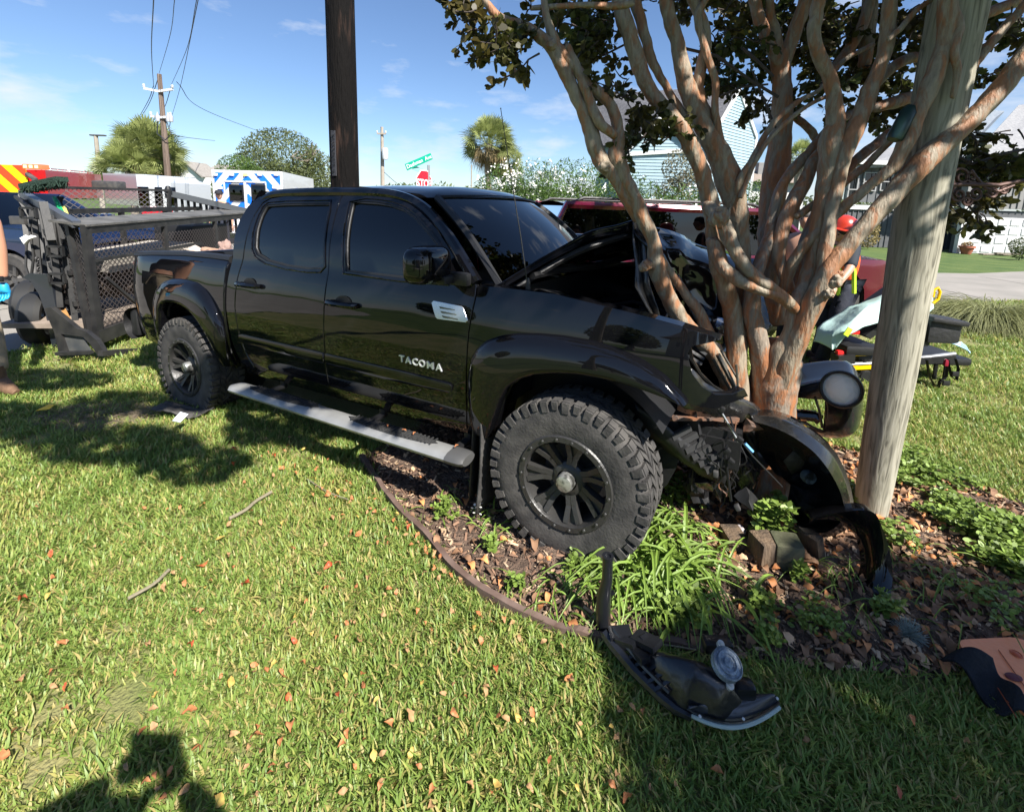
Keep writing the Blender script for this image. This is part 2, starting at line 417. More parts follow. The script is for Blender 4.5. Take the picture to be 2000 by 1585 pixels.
def leafy_tree(name, label, base, H, blobs, n, size, m_leaf, trunk_r, seed, cat='tree', group=None, flowers=None, aspect=.45, depth=5):
    rng = random.Random(seed); t = thing(name, label, cat, base, group)
    b = MB(); 
    if trunk_r: 
        branching(b, Vector(base), Vector((0, 0, 1)), H*.26, trunk_r, depth, rng)
        obj('trunk', b, M_bark_grey, t)
    lb, at = leaf_blob([(base[0]+x[0], base[1]+x[1], base[2]+x[2], x[3], x[4], x[5]) for x in blobs], n, size, rng, aspect)
    o = obj('crown', lb, m_leaf, t, smooth=False, attrs=at); o['kind'] = 'stuff'
    if flowers:
        fb = MB()
        for k in range(flowers):
            bl = rng.choice(blobs); a = rng.uniform(0, 2*math.pi); e = rng.uniform(-.1, 1.1)
            d = Vector((math.cos(a)*math.cos(e), -abs(math.sin(a))*math.cos(e), math.sin(e)))
            q = Vector((base[0]+bl[0]+d.x*bl[3]*1.03, base[1]+bl[1]+d.y*bl[4]*1.03, base[2]+bl[2]+d.z*bl[5]*1.03))
            for j in range(rng.randint(5, 16)):
                p = q+Vector((rng.gauss(0, .07), rng.gauss(0, .07), rng.gauss(0, .07))); s = rng.uniform(.025, .045)
                u = Vector((rng.gauss(0, 1), rng.gauss(0, 1), rng.gauss(0, 1))).normalized()*s; w = u.cross(Vector((rng.gauss(0, 1), rng.gauss(0, 1), rng.gauss(0, 1)))).normalized()*s
                i = len(fb.v); fb.v += [tuple(p-u), tuple(p+w), tuple(p+u), tuple(p-w)]; fb.f.append((i, i+1, i+2, i+3))
        o = obj('blossom', fb, M_petal, t, smooth=False); o['kind'] = 'stuff'
    return t
def frond(b, at, p, d, L_, rng, spread=1.35, n=17, w=.035, droop=.14, val=.5):
    d = d.normalized(); side = d.cross(Vector((0, 0, 1)))
    if side.length < .1: side = Vector((1, 0, 0))
    side.normalize(); side = Matrix.Rotation(rng.gauss(0, .8), 3, d) @ side; up = side.cross(d).normalized()
    stem_end = p+d*L_*.55; i = len(b.v)
    b.v += [tuple(p-side*.012), tuple(p+side*.012), tuple(stem_end+side*.012), tuple(stem_end-side*.012)]; b.f.append((i, i+1, i+2, i+3)); at += [val]*4
    for k in range(n):
        a = (k/(n-1)-.5)*2*spread; l_ = L_*.5*(1-.25*abs(a)/spread)*rng.uniform(.85, 1.1)
        dr = (d*math.cos(a)+side*math.sin(a)).normalized()
        p1 = stem_end+dr*l_*.55+up*.02; p2 = stem_end+dr*l_+Vector((0, 0, -droop*l_*rng.uniform(.5, 1.3)))
        wv = dr.cross(up).normalized()*w; i = len(b.v)
        b.v += [tuple(stem_end), tuple(p1+wv*.5), tuple(p2), tuple(p1-wv*.5)]; b.f.append((i, i+1, i+2, i+3)); at += [val+rng.uniform(-.2, .25)]*4
def fan_palm(label, base, top, R_, seed, n=75, group=None, dead=26):
    rng = random.Random(seed); t = thing('palm_tree', label, 'palm tree', base, group)
    b = MB(); bx, by, bz = base; H = top-bz-R_*.75
    b.tube([(bx+.1*math.sin(k), by, bz+H*k/6) for k in range(7)], [.24, .2, .18, .17, .17, .18, .2], n=10)
    obj('trunk', b, M_bark_grey, t); c = Vector((bx, by, bz+H))
    lb, at = MB(), []
    for k in range(int(n*1.5)):
        a = rng.uniform(0, 2*math.pi); e = rng.uniform(-.55, 1.5); d = Vector((math.cos(a)*math.cos(e), math.sin(a)*math.cos(e), math.sin(e)))
        frond(lb, at, c, d, R_*rng.uniform(.9, 1.15), rng, w=R_*.03, val=rng.uniform(.15, .85)+.3*(e+.4)/1.6)
    o = obj('crown', lb, M_leaf_palm, t, smooth=False, attrs=at); o['kind'] = 'stuff'
    lb, at = MB(), []
    for k in range(dead):
        a = rng.uniform(0, 2*math.pi); e = rng.uniform(-1.25, -.4); d = Vector((math.cos(a)*math.cos(e), math.sin(a)*math.cos(e), math.sin(e)))
        frond(lb, at, c, d, R_*rng.uniform(.75, .95), rng, w=R_*.03, droop=.6, val=.5)
    o = obj('dead_fronds', lb, M_leaf_dead, t, smooth=False, attrs=at); o['kind'] = 'stuff'
    return t

# ---------------------------------------------------------------- far trees, hedges, palms
p = Q(545, 245, 27); s = pxm(27)
leafy_tree('broadleaf_tree', 'large bushy green tree rising behind the white and blue ambulance', (p.x, 27, 0), 7,
    [(0, 0, p.z-2.1, 2.3, 2.2, 2.0), (-1.3, .3, p.z-2.6, 1.6, 1.6, 1.4), (1.7, .2, p.z-2.9, 1.6, 1.6, 1.7), (.2, 0, p.z-3.5, 3.0, 2.2, 1.6)], 24000, .17, M_leaf_oak, .28, 3, aspect=.3)
p2 = Q(462, 300, 24)
leafy_tree('broadleaf_tree', 'small yellowish green tree left of the large bushy tree behind the ambulance', (p2.x, 24, 0), 4,
    [(0, 0, p2.z-.95, 1.0, 1.0, .95), (.5, .2, p2.z-1.5, 1.2, 1, 1.0)], 5200, .13, M_leaf_olean, .12, 4, aspect=.3)
for (u, v, Y, rx, sd_, lb_) in ((985, 318, 17.5, 1.0, 5, 'white flowering oleander bush nearest the palm, behind the truck cab'), (1045, 312, 17, 1.15, 6, 'white flowering oleander bush between the palm and the blue house'),
        (1125, 308, 18, 1.5, 7, 'green oleander bush with pointed top left of the blue house'), (1235, 338, 17, 1.4, 8, 'oleander bush in front of the blue house wall'), (1335, 360, 17, 1.1, 9, 'low oleander bush at the right end of the hedge before the blue house')):
    q = Q(u, v, Y)
    leafy_tree('oleander_bush', lb_, (q.x, Y, gz(q.x, Y)), 2, [(0, 0, q.z-1.0, rx*.8, .8, 1.0), (-.3*rx, 0, q.z-1.5, rx, .9, 1.1), (.45*rx, -.2, q.z-1.4, rx*.7, .8, 1.0), (0, 0, q.z-2.1, rx*1.15, 1, 1.1)], 5200, .16, M_leaf_olean, 0, sd_, cat='bush', group='oleander hedge in front of the blue house', flowers={5: 34, 6: 40, 7: 5, 8: 12, 9: 6}[sd_], aspect=.2)
q = Q(1335, 295, 19)
leafy_tree('broadleaf_tree', 'sparse pale tree with thin twigs in front of the blue house', (q.x, 19, gz(q.x, 19)), 4.5, [(0, 0, q.z-.7, .8, .7, .75), (.35, 0, q.z-1.5, .7, .7, .8), (-.3, 0, q.z-1.8, .7, .7, .7)], 3000, .11, mat('leaf_pale', (.16, .15, .085), .6, attr='rnd', trans=.2), .07, 15, aspect=.45)
q = Q(1480, 360, 20)
leafy_tree('broadleaf_tree', 'small feathery tree at the right corner of the blue house', (q.x, 20, gz(q.x, 20)), 3, [(0, 0, q.z-.4, .6, .5, .5), (.3, 0, q.z-.9, .6, .5, .5)], 1500, .1, M_leaf_olean, .05, 16, aspect=.4)
q = Q(948, 238, 30); fan_palm('fan palm with brown dead skirt behind the truck roof', (Q(955, 330, 30).x, 30, 0), q.z, 1.75, 21, n=90, dead=34)
q = Q(985, 288, 31); fan_palm('shorter fan palm close behind the one with the brown skirt', (Q(985, 330, 31).x, 31, 0), q.z, 1.35, 22, n=60, dead=18)
for (u, v, Y, r_, s_, l_) in ((285, 245, 27, 1.9, 23, 'tallest fan palm in the cluster beside the wooden utility pole'), (248, 288, 26, 1.7, 24, 'fan palm at the left front of the cluster above the silver cab'), (312, 275, 28, 1.5, 25, 'fan palm directly behind the wooden utility pole'), (262, 258, 29, 1.7, 26, 'fan palm at the back of the cluster left of the utility pole')):
    q = Q(u, v, Y); fan_palm(l_, (q.x, Y, 0), q.z, r_, s_, n=66, dead=20, group='fan palm cluster beside the utility pole')
q = Q(1570, 280, 26); fan_palm('fan palm seen between the myrtle stems left of the grey house', (q.x, 26, .05), q.z, 1.0, 27, n=50, dead=8)
q = Q(435, 345, 30)
leafy_tree('broadleaf_tree', 'low green shrub between the white house and the ambulance', (q.x, 30, 0), 2, [(0, 0, q.z-.9, .8, .7, .9)], 1500, .14, M_leaf_olean, 0, 28, cat='bush')
# distant tree line so that the far lawn never ends bare
rngT = random.Random(5); lb, at = leaf_blob([(x, 95+rngT.uniform(-8, 8), 1.5, 7, 3, rngT.uniform(2.2, 4.2)) for x in range(-160, 165, 9)], 30000, .8, rngT)
o = obj('distant_treeline', lb, M_leaf_oak, None, smooth=False, attrs=at); o['kind'] = 'stuff'; o['label'] = 'far off line of trees along the horizon'; o['category'] = 'tree line'

# ---------------------------------------------------------------- houses
M_blue = mat('pale_blue_siding', (.30, .41, .47), .7, col2=(.27, .375, .43), vscale=2)
M_shingle = mat('grey_shingle', (.065, .065, .075), .95, col2=(.11, .11, .12), vscale=9, bump=.6, bscale=30)
M_shingle_l = mat('light_shingle', (.27, .27, .275), .95, col2=(.2, .2, .21), vscale=9, bump=.5, bscale=30)
M_trim = mat('white_trim', (.60, .60, .60), .5)
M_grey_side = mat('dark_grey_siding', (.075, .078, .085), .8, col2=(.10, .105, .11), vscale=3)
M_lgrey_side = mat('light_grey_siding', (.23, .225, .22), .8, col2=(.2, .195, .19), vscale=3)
M_tan = mat('brown_roof', (.28, .22, .18), .9, col2=(.2, .17, .14), vscale=8)
def lap_wall(b, poly, h=.16, back=.04):
    """horizontal lap boards clipped to a wall polygon given by 3D points in a vertical plane"""
    P_ = [Vector(p) for p in poly]; ex = (P_[1]-P_[0]); ex.z = 0; ex.normalize(); n = Vector((ex.y, -ex.x, 0))
    if n.y > 0: n = -n
    pl = [((p-P_[0]).dot(ex), p.z) for p in P_]; z0 = min(p[1] for p in pl); z1 = max(p[1] for p in pl)
    z = z0
    while z < z1:
        zm = min(z+h*.5, z1); xs = []
        for i in range(len(pl)):
            a, c = pl[i], pl[(i+1) % len(pl)]
            if (a[1] > zm) != (c[1] > zm): xs.append(a[0]+(c[0]-a[0])*(zm-a[1])/(c[1]-a[1]))
        xs.sort()
        for k in range(0, len(xs)-1, 2):
            A = P_[0]+ex*xs[k]; B = P_[0]+ex*xs[k+1]
            q = [Vector((A.x, A.y, z))+n*back, Vector((B.x, B.y, z))+n*back, Vector((B.x, B.y, z+h*1.05))+n*.005, Vector((A.x, A.y, z+h*1.05))+n*.005]
            b.add(q, [(0, 1, 2, 3)]); b.add([q[0], q[1], q[1]-n*back, q[0]-n*back], [(0, 1, 2, 3)])
        z += h
def slab(b, pts, t=.12):
    P_ = [Vector(p) for p in pts]; n = (P_[1]-P_[0]).cross(P_[2]-P_[0]).normalized(); b.prism(P_, -n*t)
Yb = 27.0
def V(u, v, Y): return Q(u, v, Y)
hb = thing('blue_house', 'pale blue sided house with steep grey roof and white gable trim behind the hedge', 'house', (V(1290, 400, 27).x, 27, .08))
A_ = V(1165, 330, 29.2); B_ = V(1385, 272, 26.6); Cc = V(1476, 268, 30.5); Ap = V(1443, 176, 28.6); RL = V(1168, 188, 31.2)
wl = MB()
lap_wall(wl, [(A_.x, A_.y, 0), (B_.x, B_.y, 0), (B_.x, B_.y, B_.z), (A_.x, A_.y, B_.z)], .17)
lap_wall(wl, [(B_.x, B_.y, 0), (Cc.x, Cc.y, 0), (Cc.x, Cc.y, Cc.z), (Ap.x, Ap.y, Ap.z-.1), (B_.x, B_.y, B_.z)], .17)
ga, gb_, gt_ = V(1222, 298, 26.2), V(1352, 290, 25.8), V(1289, 232, 26)
lap_wall(wl, [(ga.x, 26.2, 0), (gb_.x, 25.8, 0), (gb_.x, 25.8, gb_.z), (gt_.x, 26, gt_.z-.08), (ga.x, 26.2, ga.z)], .17)
obj('wall', wl, M_blue, hb, smooth=False)
rf = MB(); slab(rf, [RL, Ap+Vector((0, 0, .1)), B_+Vector((-.1, -.3, .05)), (A_.x-.3, A_.y-.3, B_.z-.4)], .15)
bk = Vector((4.4, 8.5, 0)).normalized()*5.5; slab(rf, [Ap+Vector((0, 0, .1)), RL, RL+bk+Vector((0, 0, -4)), Ap+bk+Vector((0, 0, -4))], .15)
slab(rf, [(gt_.x, 25.8, gt_.z+.05), (gt_.x, 29, gt_.z+.05), (gb_.x+.15, 29, gb_.z-.05), (gb_.x+.15, 25.6, gb_.z-.05)], .1)
slab(rf, [(gt_.x, 29, gt_.z+.05), (gt_.x, 25.8, gt_.z+.05), (ga.x-.15, 25.9, ga.z-.05), (ga.x-.15, 29, ga.z-.05)], .1)
obj('roof', rf, M_shingle, hb, smooth=False)
tr_ = MB()
for a, c in (((Ap), (B_)), ((Ap), (Cc))): tr_.bar(Vector(a)+Vector((0, -.12, 0)), Vector(c)+Vector((0, -.12, 0)), .08, .24)
tr_.bar((Cc.x, Cc.y-.05, 0), (Cc.x, Cc.y-.05, Cc.z), .2, .16); tr_.bar((B_.x, B_.y-.06, 0), (B_.x, B_.y-.06, B_.z), .2, .16)
tr_.bar((ga.x, 26.05, 0), (ga.x, 26.05, ga.z), .2, .12)
tr_.bar((gt_.x, 25.8, gt_.z), (ga.x-.1, 25.9, ga.z), .08, .22); tr_.bar((gt_.x, 25.8, gt_.z), (gb_.x+.1, 25.6, gb_.z), .08, .22); tr_.bar((ga.x, 26.1, ga.z-.1), (gb_.x, 25.7, gb_.z-.1), .08, .2)
obj('trim', tr_, M_trim, hb, smooth=False)

# small white house with brown roof seen between blue house and grey house
q0, q1 = V(1452, 352, 34), V(1500, 352, 34)
hw = thing('white_house', 'white house with brown roof and small chimney seen between the tree stems', 'house', (q0.x, 34, .08))
b = MB(); b.box(((q0.x+q1.x)/2+1.2, 36, 1.9), (q1.x-q0.x+3.5, 3, 3.9)); obj('wall', b, M_white, hb and hw, smooth=False)
zt = V(1480, 352, 34).z; b = MB(); b.add([(q0.x-.8, 34, zt-.1), (q1.x+3, 34, zt-.1), (q1.x+3, 37, zt+1.0), (q0.x-.8, 37, zt+1.0)], [(0, 1, 2, 3)]); obj('roof', b, M_tan, hw, smooth=False)
qc = V(1486, 318, 36); b = MB(); b.bbox((qc.x, 36, qc.z-.6), (.5, .5, 1.2), .03); obj('chimney', b, M_lgrey_side, hw, smooth=False)
b = MB(); w0 = V(1478, 430, 33.9); b.box((w0.x+.2, 34.45, w0.z), (.9, .06, 1.6)); o = obj('window', b, G_dark, hw, smooth=False)
b = MB(); b.box((w0.x+.2, 34.47, w0.z), (1.1, .05, 1.8)); obj('window_frame', b, M_trim, hw, smooth=False)

# grey house with garage on the right
hg = thing('grey_house', 'grey sided house with white garage door and terracotta pot on the right', 'house', (V(1800, 490, 23).x, 23, .08))
def zat(u, v, Y): return V(u, v, Y).z
g0 = gz(15, 22)
YL, YR = 24.0, 22.0
xa = V(1640, 490, YL).x; xb = V(1868, 490, YL).x; xc = V(1868, 495, YR).x; xd = xc+9
zb = zat(1760, 408, YL); ze = zat(1760, 322, YL)
b = MB(); b.box(((xa+xb)/2, YL+.15, (g0+zb)/2), (xb-xa, .3, zb-g0)); x = xa+.1
while x < xb: b.box((x, YL-.02, (g0+zb)/2), (.05, .05, zb-g0)); x += .26
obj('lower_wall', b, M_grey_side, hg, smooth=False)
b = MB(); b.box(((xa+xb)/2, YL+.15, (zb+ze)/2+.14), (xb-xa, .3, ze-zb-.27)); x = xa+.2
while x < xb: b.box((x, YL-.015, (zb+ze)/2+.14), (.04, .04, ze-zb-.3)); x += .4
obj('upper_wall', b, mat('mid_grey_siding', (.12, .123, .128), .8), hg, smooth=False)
b = MB(); b.box(((xa+xb)/2, YL-.06, zb+.02), (xb-xa, .12, .22)); b.box(((xa+xb)/2, YL-.35, ze+.02), (xb-xa+.8, .5, .2)); b.box((xc-.12, YR-.12, (g0+zb)/2+.2), (.2, .2, zb-g0+.6)); b.box((xc+.25, YR-.08, (g0+zb)/2), (.35, .1, zb-g0))
obj('trim', b, M_trim, hg, smooth=False)
b = MB()
q1_, q2_, q3_, q4_ = V(1628, 326, YL-.5), V(1880, 316, YL-.5), V(1880, 270, YL+3.5), V(1655, 300, YL+3)
slab(b, [q1_, q2_, q3_, q4_], .12)
r1, r2, r3, r4 = V(1878, 328, YR-.4), V(2080, 345, YR-.4), V(2080, 196, YR+4.5), V(1990, 205, YR+4.5)
slab(b, [r1, r2, r3, r4], .12)
obj('roof', b, M_shingle_l, hg, smooth=False)
b = MB(); slab(b, [V(1862, 322, YR+.5), V(1962, 205+12, YR+5.5), V(1892, 212, YR+6), V(1845, 300, YR+3)], .1); obj('side_roof', b, mat('blue_grey_shingle', (.17, .2, .235), .9, col2=(.22, .25, .28), vscale=7), hg, smooth=False)
zg = zat(1900, 410, YR); zt2 = zat(1900, 335, YR)
b = MB(); b.box(((xc+xd)/2, YR+.2, (zg+zt2)/2+.1), (xd-xc, .3, zt2-zg)); x = xc
while x < xd: b.box((x, YR+.03, (zg+zt2)/2+.1), (.04, .06, zt2-zg)); x += .3
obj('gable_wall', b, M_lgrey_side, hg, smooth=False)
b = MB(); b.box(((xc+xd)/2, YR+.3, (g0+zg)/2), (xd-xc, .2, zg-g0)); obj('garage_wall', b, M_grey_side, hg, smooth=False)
gx0 = V(1892, 490, YR).x; gz1 = zat(1920, 424, YR)
gd = MB(); gd.box((gx0+2.3, YR+.16, (g0+gz1)/2), (4.6, .08, gz1-g0)); gdo = obj('garage_door', gd, M_trim, hg, smooth=False)
me_p = None
for i in range(4):
    for j in range(8):
        w_, h_ = 4.6/8, (gz1-g0)/4
        if me_p is None:
            pb = MB(); pb.bbox((0, 0, 0), (w_*.8, .05, h_*.72), .02); pn = obj('panel', pb, M_trim, gdo, smooth=False); me_p = pn
        else: pn = child_copy(me_p, gdo)
        lo = ROOTLOC[gdo.name]
        pn.location = (gx0+w_*(j+.5)-lo.x, YR+.11-lo.y, g0+h_*(i+.5)-lo.z)
        if i == 0 and j == 0: 
            for vv in pn.data.vertices: vv.co += lo
wn = 0
for (u0, u1, v0, v1) in ((1650, 1676, 338, 402), (1682, 1712, 338, 372), (1716, 1742, 338, 372), (1746, 1774, 338, 372)):
    a = V(u0, v1, YL); c = V(u1, v0, YL); cx, cz = (a.x+c.x)/2, (a.z+c.z)/2; w_, h_ = c.x-a.x, c.z-a.z
    b = MB(); 
    for dx in (-w_/2, w_/2): b.box((cx+dx, YL-.06, cz), (.06, .1, h_+.06))
    for dz in (-h_/2, h_/2, 0): b.box((cx, YL-.065, cz+dz), (w_+.06, .11, .05))
    fo = obj('window', b, mat('grey_frame', (.3, .3, .3), .6), hg, smooth=False)
    b = MB(); b.box((cx, YL-.02, cz), (w_, .03, h_)); obj('pane', b, G_dark, fo, smooth=False)
M_terra = mat('terracotta', (.36, .12, .07), .8)
pp = V(1886, 497, YR-.6); pt = thing('plant_pot', 'round terracotta pot beside the white garage door', 'plant pot', (pp.x, YR-.6, g0))
b = MB(); b.lathe([(.0, .02), (.17, .0), (.26, .28), (.3, .28), (.3, .36), (.25, .36), (.24, .30), (0, .3)], (pp.x, YR-.6, g0), (0, 0, 1), 20); obj('pot', b, M_terra, pt)
lb, at = leaf_blob([(pp.x, YR-.6, g0+.42, .2, .2, .14)], 120, .12, random.Random(3)); obj('leaves', lb, M_leaf_dead, pt, smooth=False, attrs=at)['kind'] = 'stuff'
q = V(1990, 470, 19); leafy_tree('shrub', 'small dark feathery shrub in front of the garage at the right edge', (q.x+.2, 19, gz(q.x, 19)), 1, [(0, 0, .55, .45, .4, .35), (0, 0, .3, .3, .3, .3)], 700, .16, M_leaf_oak, 0, 33, cat='shrub', aspect=.2)
q = V(1690, 495, 22.5); leafy_tree('shrub', 'dry yellowish shrub at the foot of the dark grey wall', (q.x, 22.5, .08), 1, [(0, 0, .55, .5, .4, .5), (.25, 0, 1.0, .25, .25, .35)], 900, .12, mat('leaf_dry', (.28, .22, .09), .8, attr='rnd', trans=.2), 0, 34, cat='shrub', aspect=.35)
# boards and litter lying before the garage
b = MB(); q = V(1945, 497, 21.2); b.box((q.x, 21.2, g0+.04), (1.6, .2, .05), Matrix.Rotation(.15, 3, 'Z')); b.box((q.x+.3, 21.0, g0+.1), (.9, .16, .06), Matrix.Rotation(-.2, 3, 'Z'))
tag(recentre(obj('timber', b, M_bark_grey, None, smooth=False)), 'few weathered boards lying in front of the garage door', 'timber')

# white house far left
hh = V(375, 318, 46)
wh = thing('white_house', 'far white two storey house with grey roof and white gable left of the ambulance', 'house', (hh.x, 46, 0))
xl = V(336, 350, 46).x; xm = V(412, 350, 46).x; ze_ = V(375, 346, 46).z
b = MB(); b.box(((xl+xm)/2, 48.5, ze_/2), (xm-xl, 5, ze_)); b.box((xm+2.5, 49.5, ze_/2-.2), (6, 5, ze_-.4))
b.prism([(xl-.1, 45.95, ze_), (V(392, 346, 46).x, 45.95, ze_), ((xl+V(392, 346, 46).x)/2, 45.95, hh.z-.1)], (0, 3, 0))
obj('wall', b, M_white, wh, smooth=False)
b = MB(); xg = V(394, 346, 46).x; xk = (xl+xg)/2
slab(b, [(xk, 45.6, hh.z+.05), (xk, 49, hh.z+.05), (xg+.3, 49, ze_-.05), (xg+.3, 45.6, ze_-.05)], .12); slab(b, [(xk, 49, hh.z+.05), (xk, 45.6, hh.z+.05), (xl-.4, 45.6, ze_-.05), (xl-.4, 49, ze_-.05)], .12)
slab(b, [(xk+.6, 50, hh.z+.1), (xm+3, 50, hh.z-.2), (xm+5, 46.2, ze_-.05), (xk+.6, 46.2, ze_)], .12)
obj('roof', b, mat('tan_grey_shingle', (.22, .2, .18), .9, col2=(.28, .26, .235), vscale=5), wh, smooth=False)
for (u0, u1, v0, v1) in ((352, 372, 352, 366), (355, 373, 378, 392)):
    a = V(u0, v1, 45.9); c = V(u1, v0, 45.9); b = MB(); b.box(((a.x+c.x)/2, 45.95, (a.z+c.z)/2), (c.x-a.x, .1, c.z-a.z)); fo = obj('window', b, M_trim, wh, smooth=False)
    b = MB(); b.box(((a.x+c.x)/2-(c.x-a.x)/2-.12, 45.93, (a.z+c.z)/2), (.14, .1, c.z-a.z)); obj('shutter', b, M_grey_side, wh, smooth=False); b = MB(); b.box(((a.x+c.x)/2+(c.x-a.x)/2+.12, 45.93, (a.z+c.z)/2), (.14, .1, c.z-a.z)); obj('shutter', b, M_grey_side, wh, smooth=False)
    b = MB(); b.box(((a.x+c.x)/2, 45.89, (a.z+c.z)/2), ((c.x-a.x)*.85, .02, (c.z-a.z)*.8)); obj('pane', b, mat('blind', (.6, .62, .64), .4), fo, smooth=False)

# house and trees across the street behind the camera: seen mirrored in the truck
hs = thing('beige_house', 'beige bungalow with grey hipped roof across the street behind the viewer', 'house', (-3, -22, 0))
b = MB(); b.box((-3, -22, 2.5), (16, 8, 5.0)); obj('wall', b, mat('beige_siding', (.5, .45, .38), .8), hs, smooth=False)
b = MB(); b.add([(-11.6, -17.4, 4.9), (5.6, -17.4, 4.9), (2, -22, 7.6), (-8, -22, 7.6), (-11.6, -26.6, 4.9), (5.6, -26.6, 4.9)], [(0, 1, 2, 3), (4, 3, 2, 5), (0, 3, 4), (1, 5, 2)]); obj('roof', b, M_shingle, hs, smooth=False)
for x in (-9, -5, -1, 3): b = MB(); b.box((x, -17.97, 3.6), (1.3, .08, 1.2)); obj('window', b, G_dark, hs, smooth=False)
for i, (x, y, h) in enumerate(((-15, -19, 6), (9, -18, 7), (15, -17, 6), (22, -22, 8), (-22, -25, 7), (30, -14, 7), (-30, -12, 6))):
    leafy_tree('broadleaf_tree', ['spreading tree beside the beige bungalow', 'rounded tree right of the beige bungalow', 'small tree by the street behind the viewer', 'tall tree past the street behind the viewer', 'tree at the far end of the street behind', 'tree off to the right beyond the street', 'tree far off to the left of the lawn'][i], (x, y, 0), h, [(0, 0, h*.65, h*.38, h*.38, h*.33), (.8, .4, h*.5, h*.33, h*.33, h*.25)], 3200, .42, M_leaf_oak, .2, 50+i, depth=4)
# ================================================================ POLES, WIRES, SIGNS
M_creo = mat('creosote_wood', (.005, .0042, .004), .85, spec=.15, col2=(.055, .032, .024), vscale=5, bump=1, bscale=18, stretch=(3, 3, .35), contrast=(.55, .8))
M_polew = mat('weathered_pole', (.11, .075, .055), .85, col2=(.2, .15, .12), vscale=4, stretch=(3, 3, .3))
M_pale_pole = mat('pale_pole', (.3, .26, .21), .85, col2=(.36, .32, .27), vscale=3)
M_wire = mat('wire', (.02, .025, .04), .6)
YP = 6.0
pb_ = Q(674, 360, YP); pole_r = 29.5*pxm(YP)*.9
up_ = thing('utility_pole', 'thick dark creosoted wooden pole standing behind the pickup cab', 'utility pole', (pb_.x, YP, 0))
b = MB(); n = 40; zs = [i*.22 for i in range(int(9/.22))]
b.tube([(pb_.x, YP, z) for z in zs], [pole_r*(1.0-.012*z+.02*noise.noise(Vector((z*.7, 0, 3)))) for z in zs], n=26, seed=3, amp=.025)
obj('pole', b, M_creo, up_)
# embossed number strip nailed to the left side
z0, z1 = Q(652, 343, YP-.2).z, Q(650, 254, YP-.2).z; ux = Q(651, 300, YP-.17).x
def facept(z, dx=0, out=.0):
    a = math.asin(max(-1, min(1, (ux+dx-pb_.x)/pole_r))); return Vector((ux+dx, YP-math.cos(a)*pole_r-out, z))
b = MB(); b.add([facept(z0, -.03, .012), facept(z0, .03, .012), facept(z1, .03, .012), facept(z1, -.03, .012)], [(0, 1, 2, 3)]); b.prism([facept(z0, -.03, .012), facept(z0, .03, .012), facept(z1, .03, .012), facept(z1, -.03, .012)], (0, .02, 0))
st = obj('number_strip', b, mat('strip_metal', (.1, .1, .115), .6), up_, smooth=False)
b = MB(); zz = z0+.04; rs = random.Random(8)
while zz < z1-.03:
    h_ = rs.uniform(.012, .03)
    for k in range(rs.choice((1, 2, 2))): b.box(facept(zz+k*.012, rs.uniform(-.008, .008), .015), (rs.uniform(.025, .045), .004, .005))
    zz += h_+.016
obj('embossed_mark', b, M_blk, st, smooth=False)
def text_mesh(name, body, size, m_, parent, mw, extrude=.004, bold=0, squeeze=1, shear=0):
    cu = bpy.data.curves.new('t', 'FONT'); cu.body = body; cu.size = size; cu.extrude = extrude; cu.offset = bold; cu.align_x = 'CENTER'; cu.align_y = 'CENTER'; cu.shear = shear; cu.resolution_u = 3
    to = bpy.data.objects.new('t', cu); COL.objects.link(to); bpy.context.view_layer.update()
    me = bpy.data.meshes.new_from_object(to.evaluated_get(bpy.context.evaluated_depsgraph_get())); bpy.data.objects.remove(to)
    for v in me.vertices: v.co.x *= squeeze
    me.transform(mw)
    b = MB(); b.v = [tuple(v.co) for v in me.vertices]; b.f = [tuple(p.vertices) for p in me.polygons]
    return obj(name, b, m_, parent, smooth=False)
def frame(o, x, y):                               # matrix with origin o, x axis, y axis
    x = Vector(x).normalized(); z = x.cross(Vector(y)).normalized(); y = z.cross(x)
    M_ = Matrix.Identity(4)
    for i in range(3): M_[i][0] = x[i]; M_[i][1] = y[i]; M_[i][2] = z[i]; M_[i][3] = o[i]
    return M_

def power_pole(label, ub, vb, vt, ut, Y, r, m_, arms, kit=True):
    bq = Q(ub, vb, Y); tq = Q(ut, vt, Y); t = thing('utility_pole', label, 'utility pole', (bq.x, Y, gz(bq.x, Y)))
    b = MB(); b.tube([(bq.x+(bq.x-bq.x), Y, 0), (tq.x*.5+bq.x*.5, Y, tq.z*.5), (tq.x, Y, tq.z)], [r*1.3, r*1.1, r*.8], n=10); obj('pole', b, m_, t)
    for (dz, hw, tilt, mm) in arms:
        b = MB(); c = Vector((tq.x, Y-.15, tq.z-dz)); b.bar(c, c+Vector((hw, 0, tilt)), .09, .11); b.bar(c, c+Vector((-hw, 0, tilt)), .09, .11)
        a = obj('cross_arm', b, mm, t, smooth=False)
        for sx in (-hw, hw*.98):
            b = MB(); b.lathe([(.03, 0), (.07, .03), (.04, .07), (.07, .11), (.03, .16), (0, .18)], c+Vector((sx, 0, tilt+.05)), (0, 0, 1), 8)
            obj('insulator', b, M_white, a)
    return t, tq
M_arm = mat('arm_grey', (.55, .56, .58), .6)
t1, top1 = power_pole('tall leaning wooden utility pole beside the fan palm cluster', 330, 372, 145, 311, 25, .13, M_polew, [(.85, .72, .12, M_arm), (2.1, .5, .05, M_arm)])
b = MB()
for dx in (-.25, .28, .42): 
    b.lathe([(0, 0), (.09, 0), (.1, .25), (.05, .33), (.02, .45)], (top1.x+dx+.12, 24.8, top1.z-2.3), (0, 0, 1), 10)
obj('switch_gear', b, mat('porcelain', (.35, .36, .38), .4), t1)
b = MB()
for dx in (-.15, .3): b.tube([(top1.x+dx, 24.8, top1.z-2.3), (top1.x+dx*1.6, 24.8, top1.z-2.9), (top1.x+.15, 24.8, top1.z-3.2)], .025, n=5)
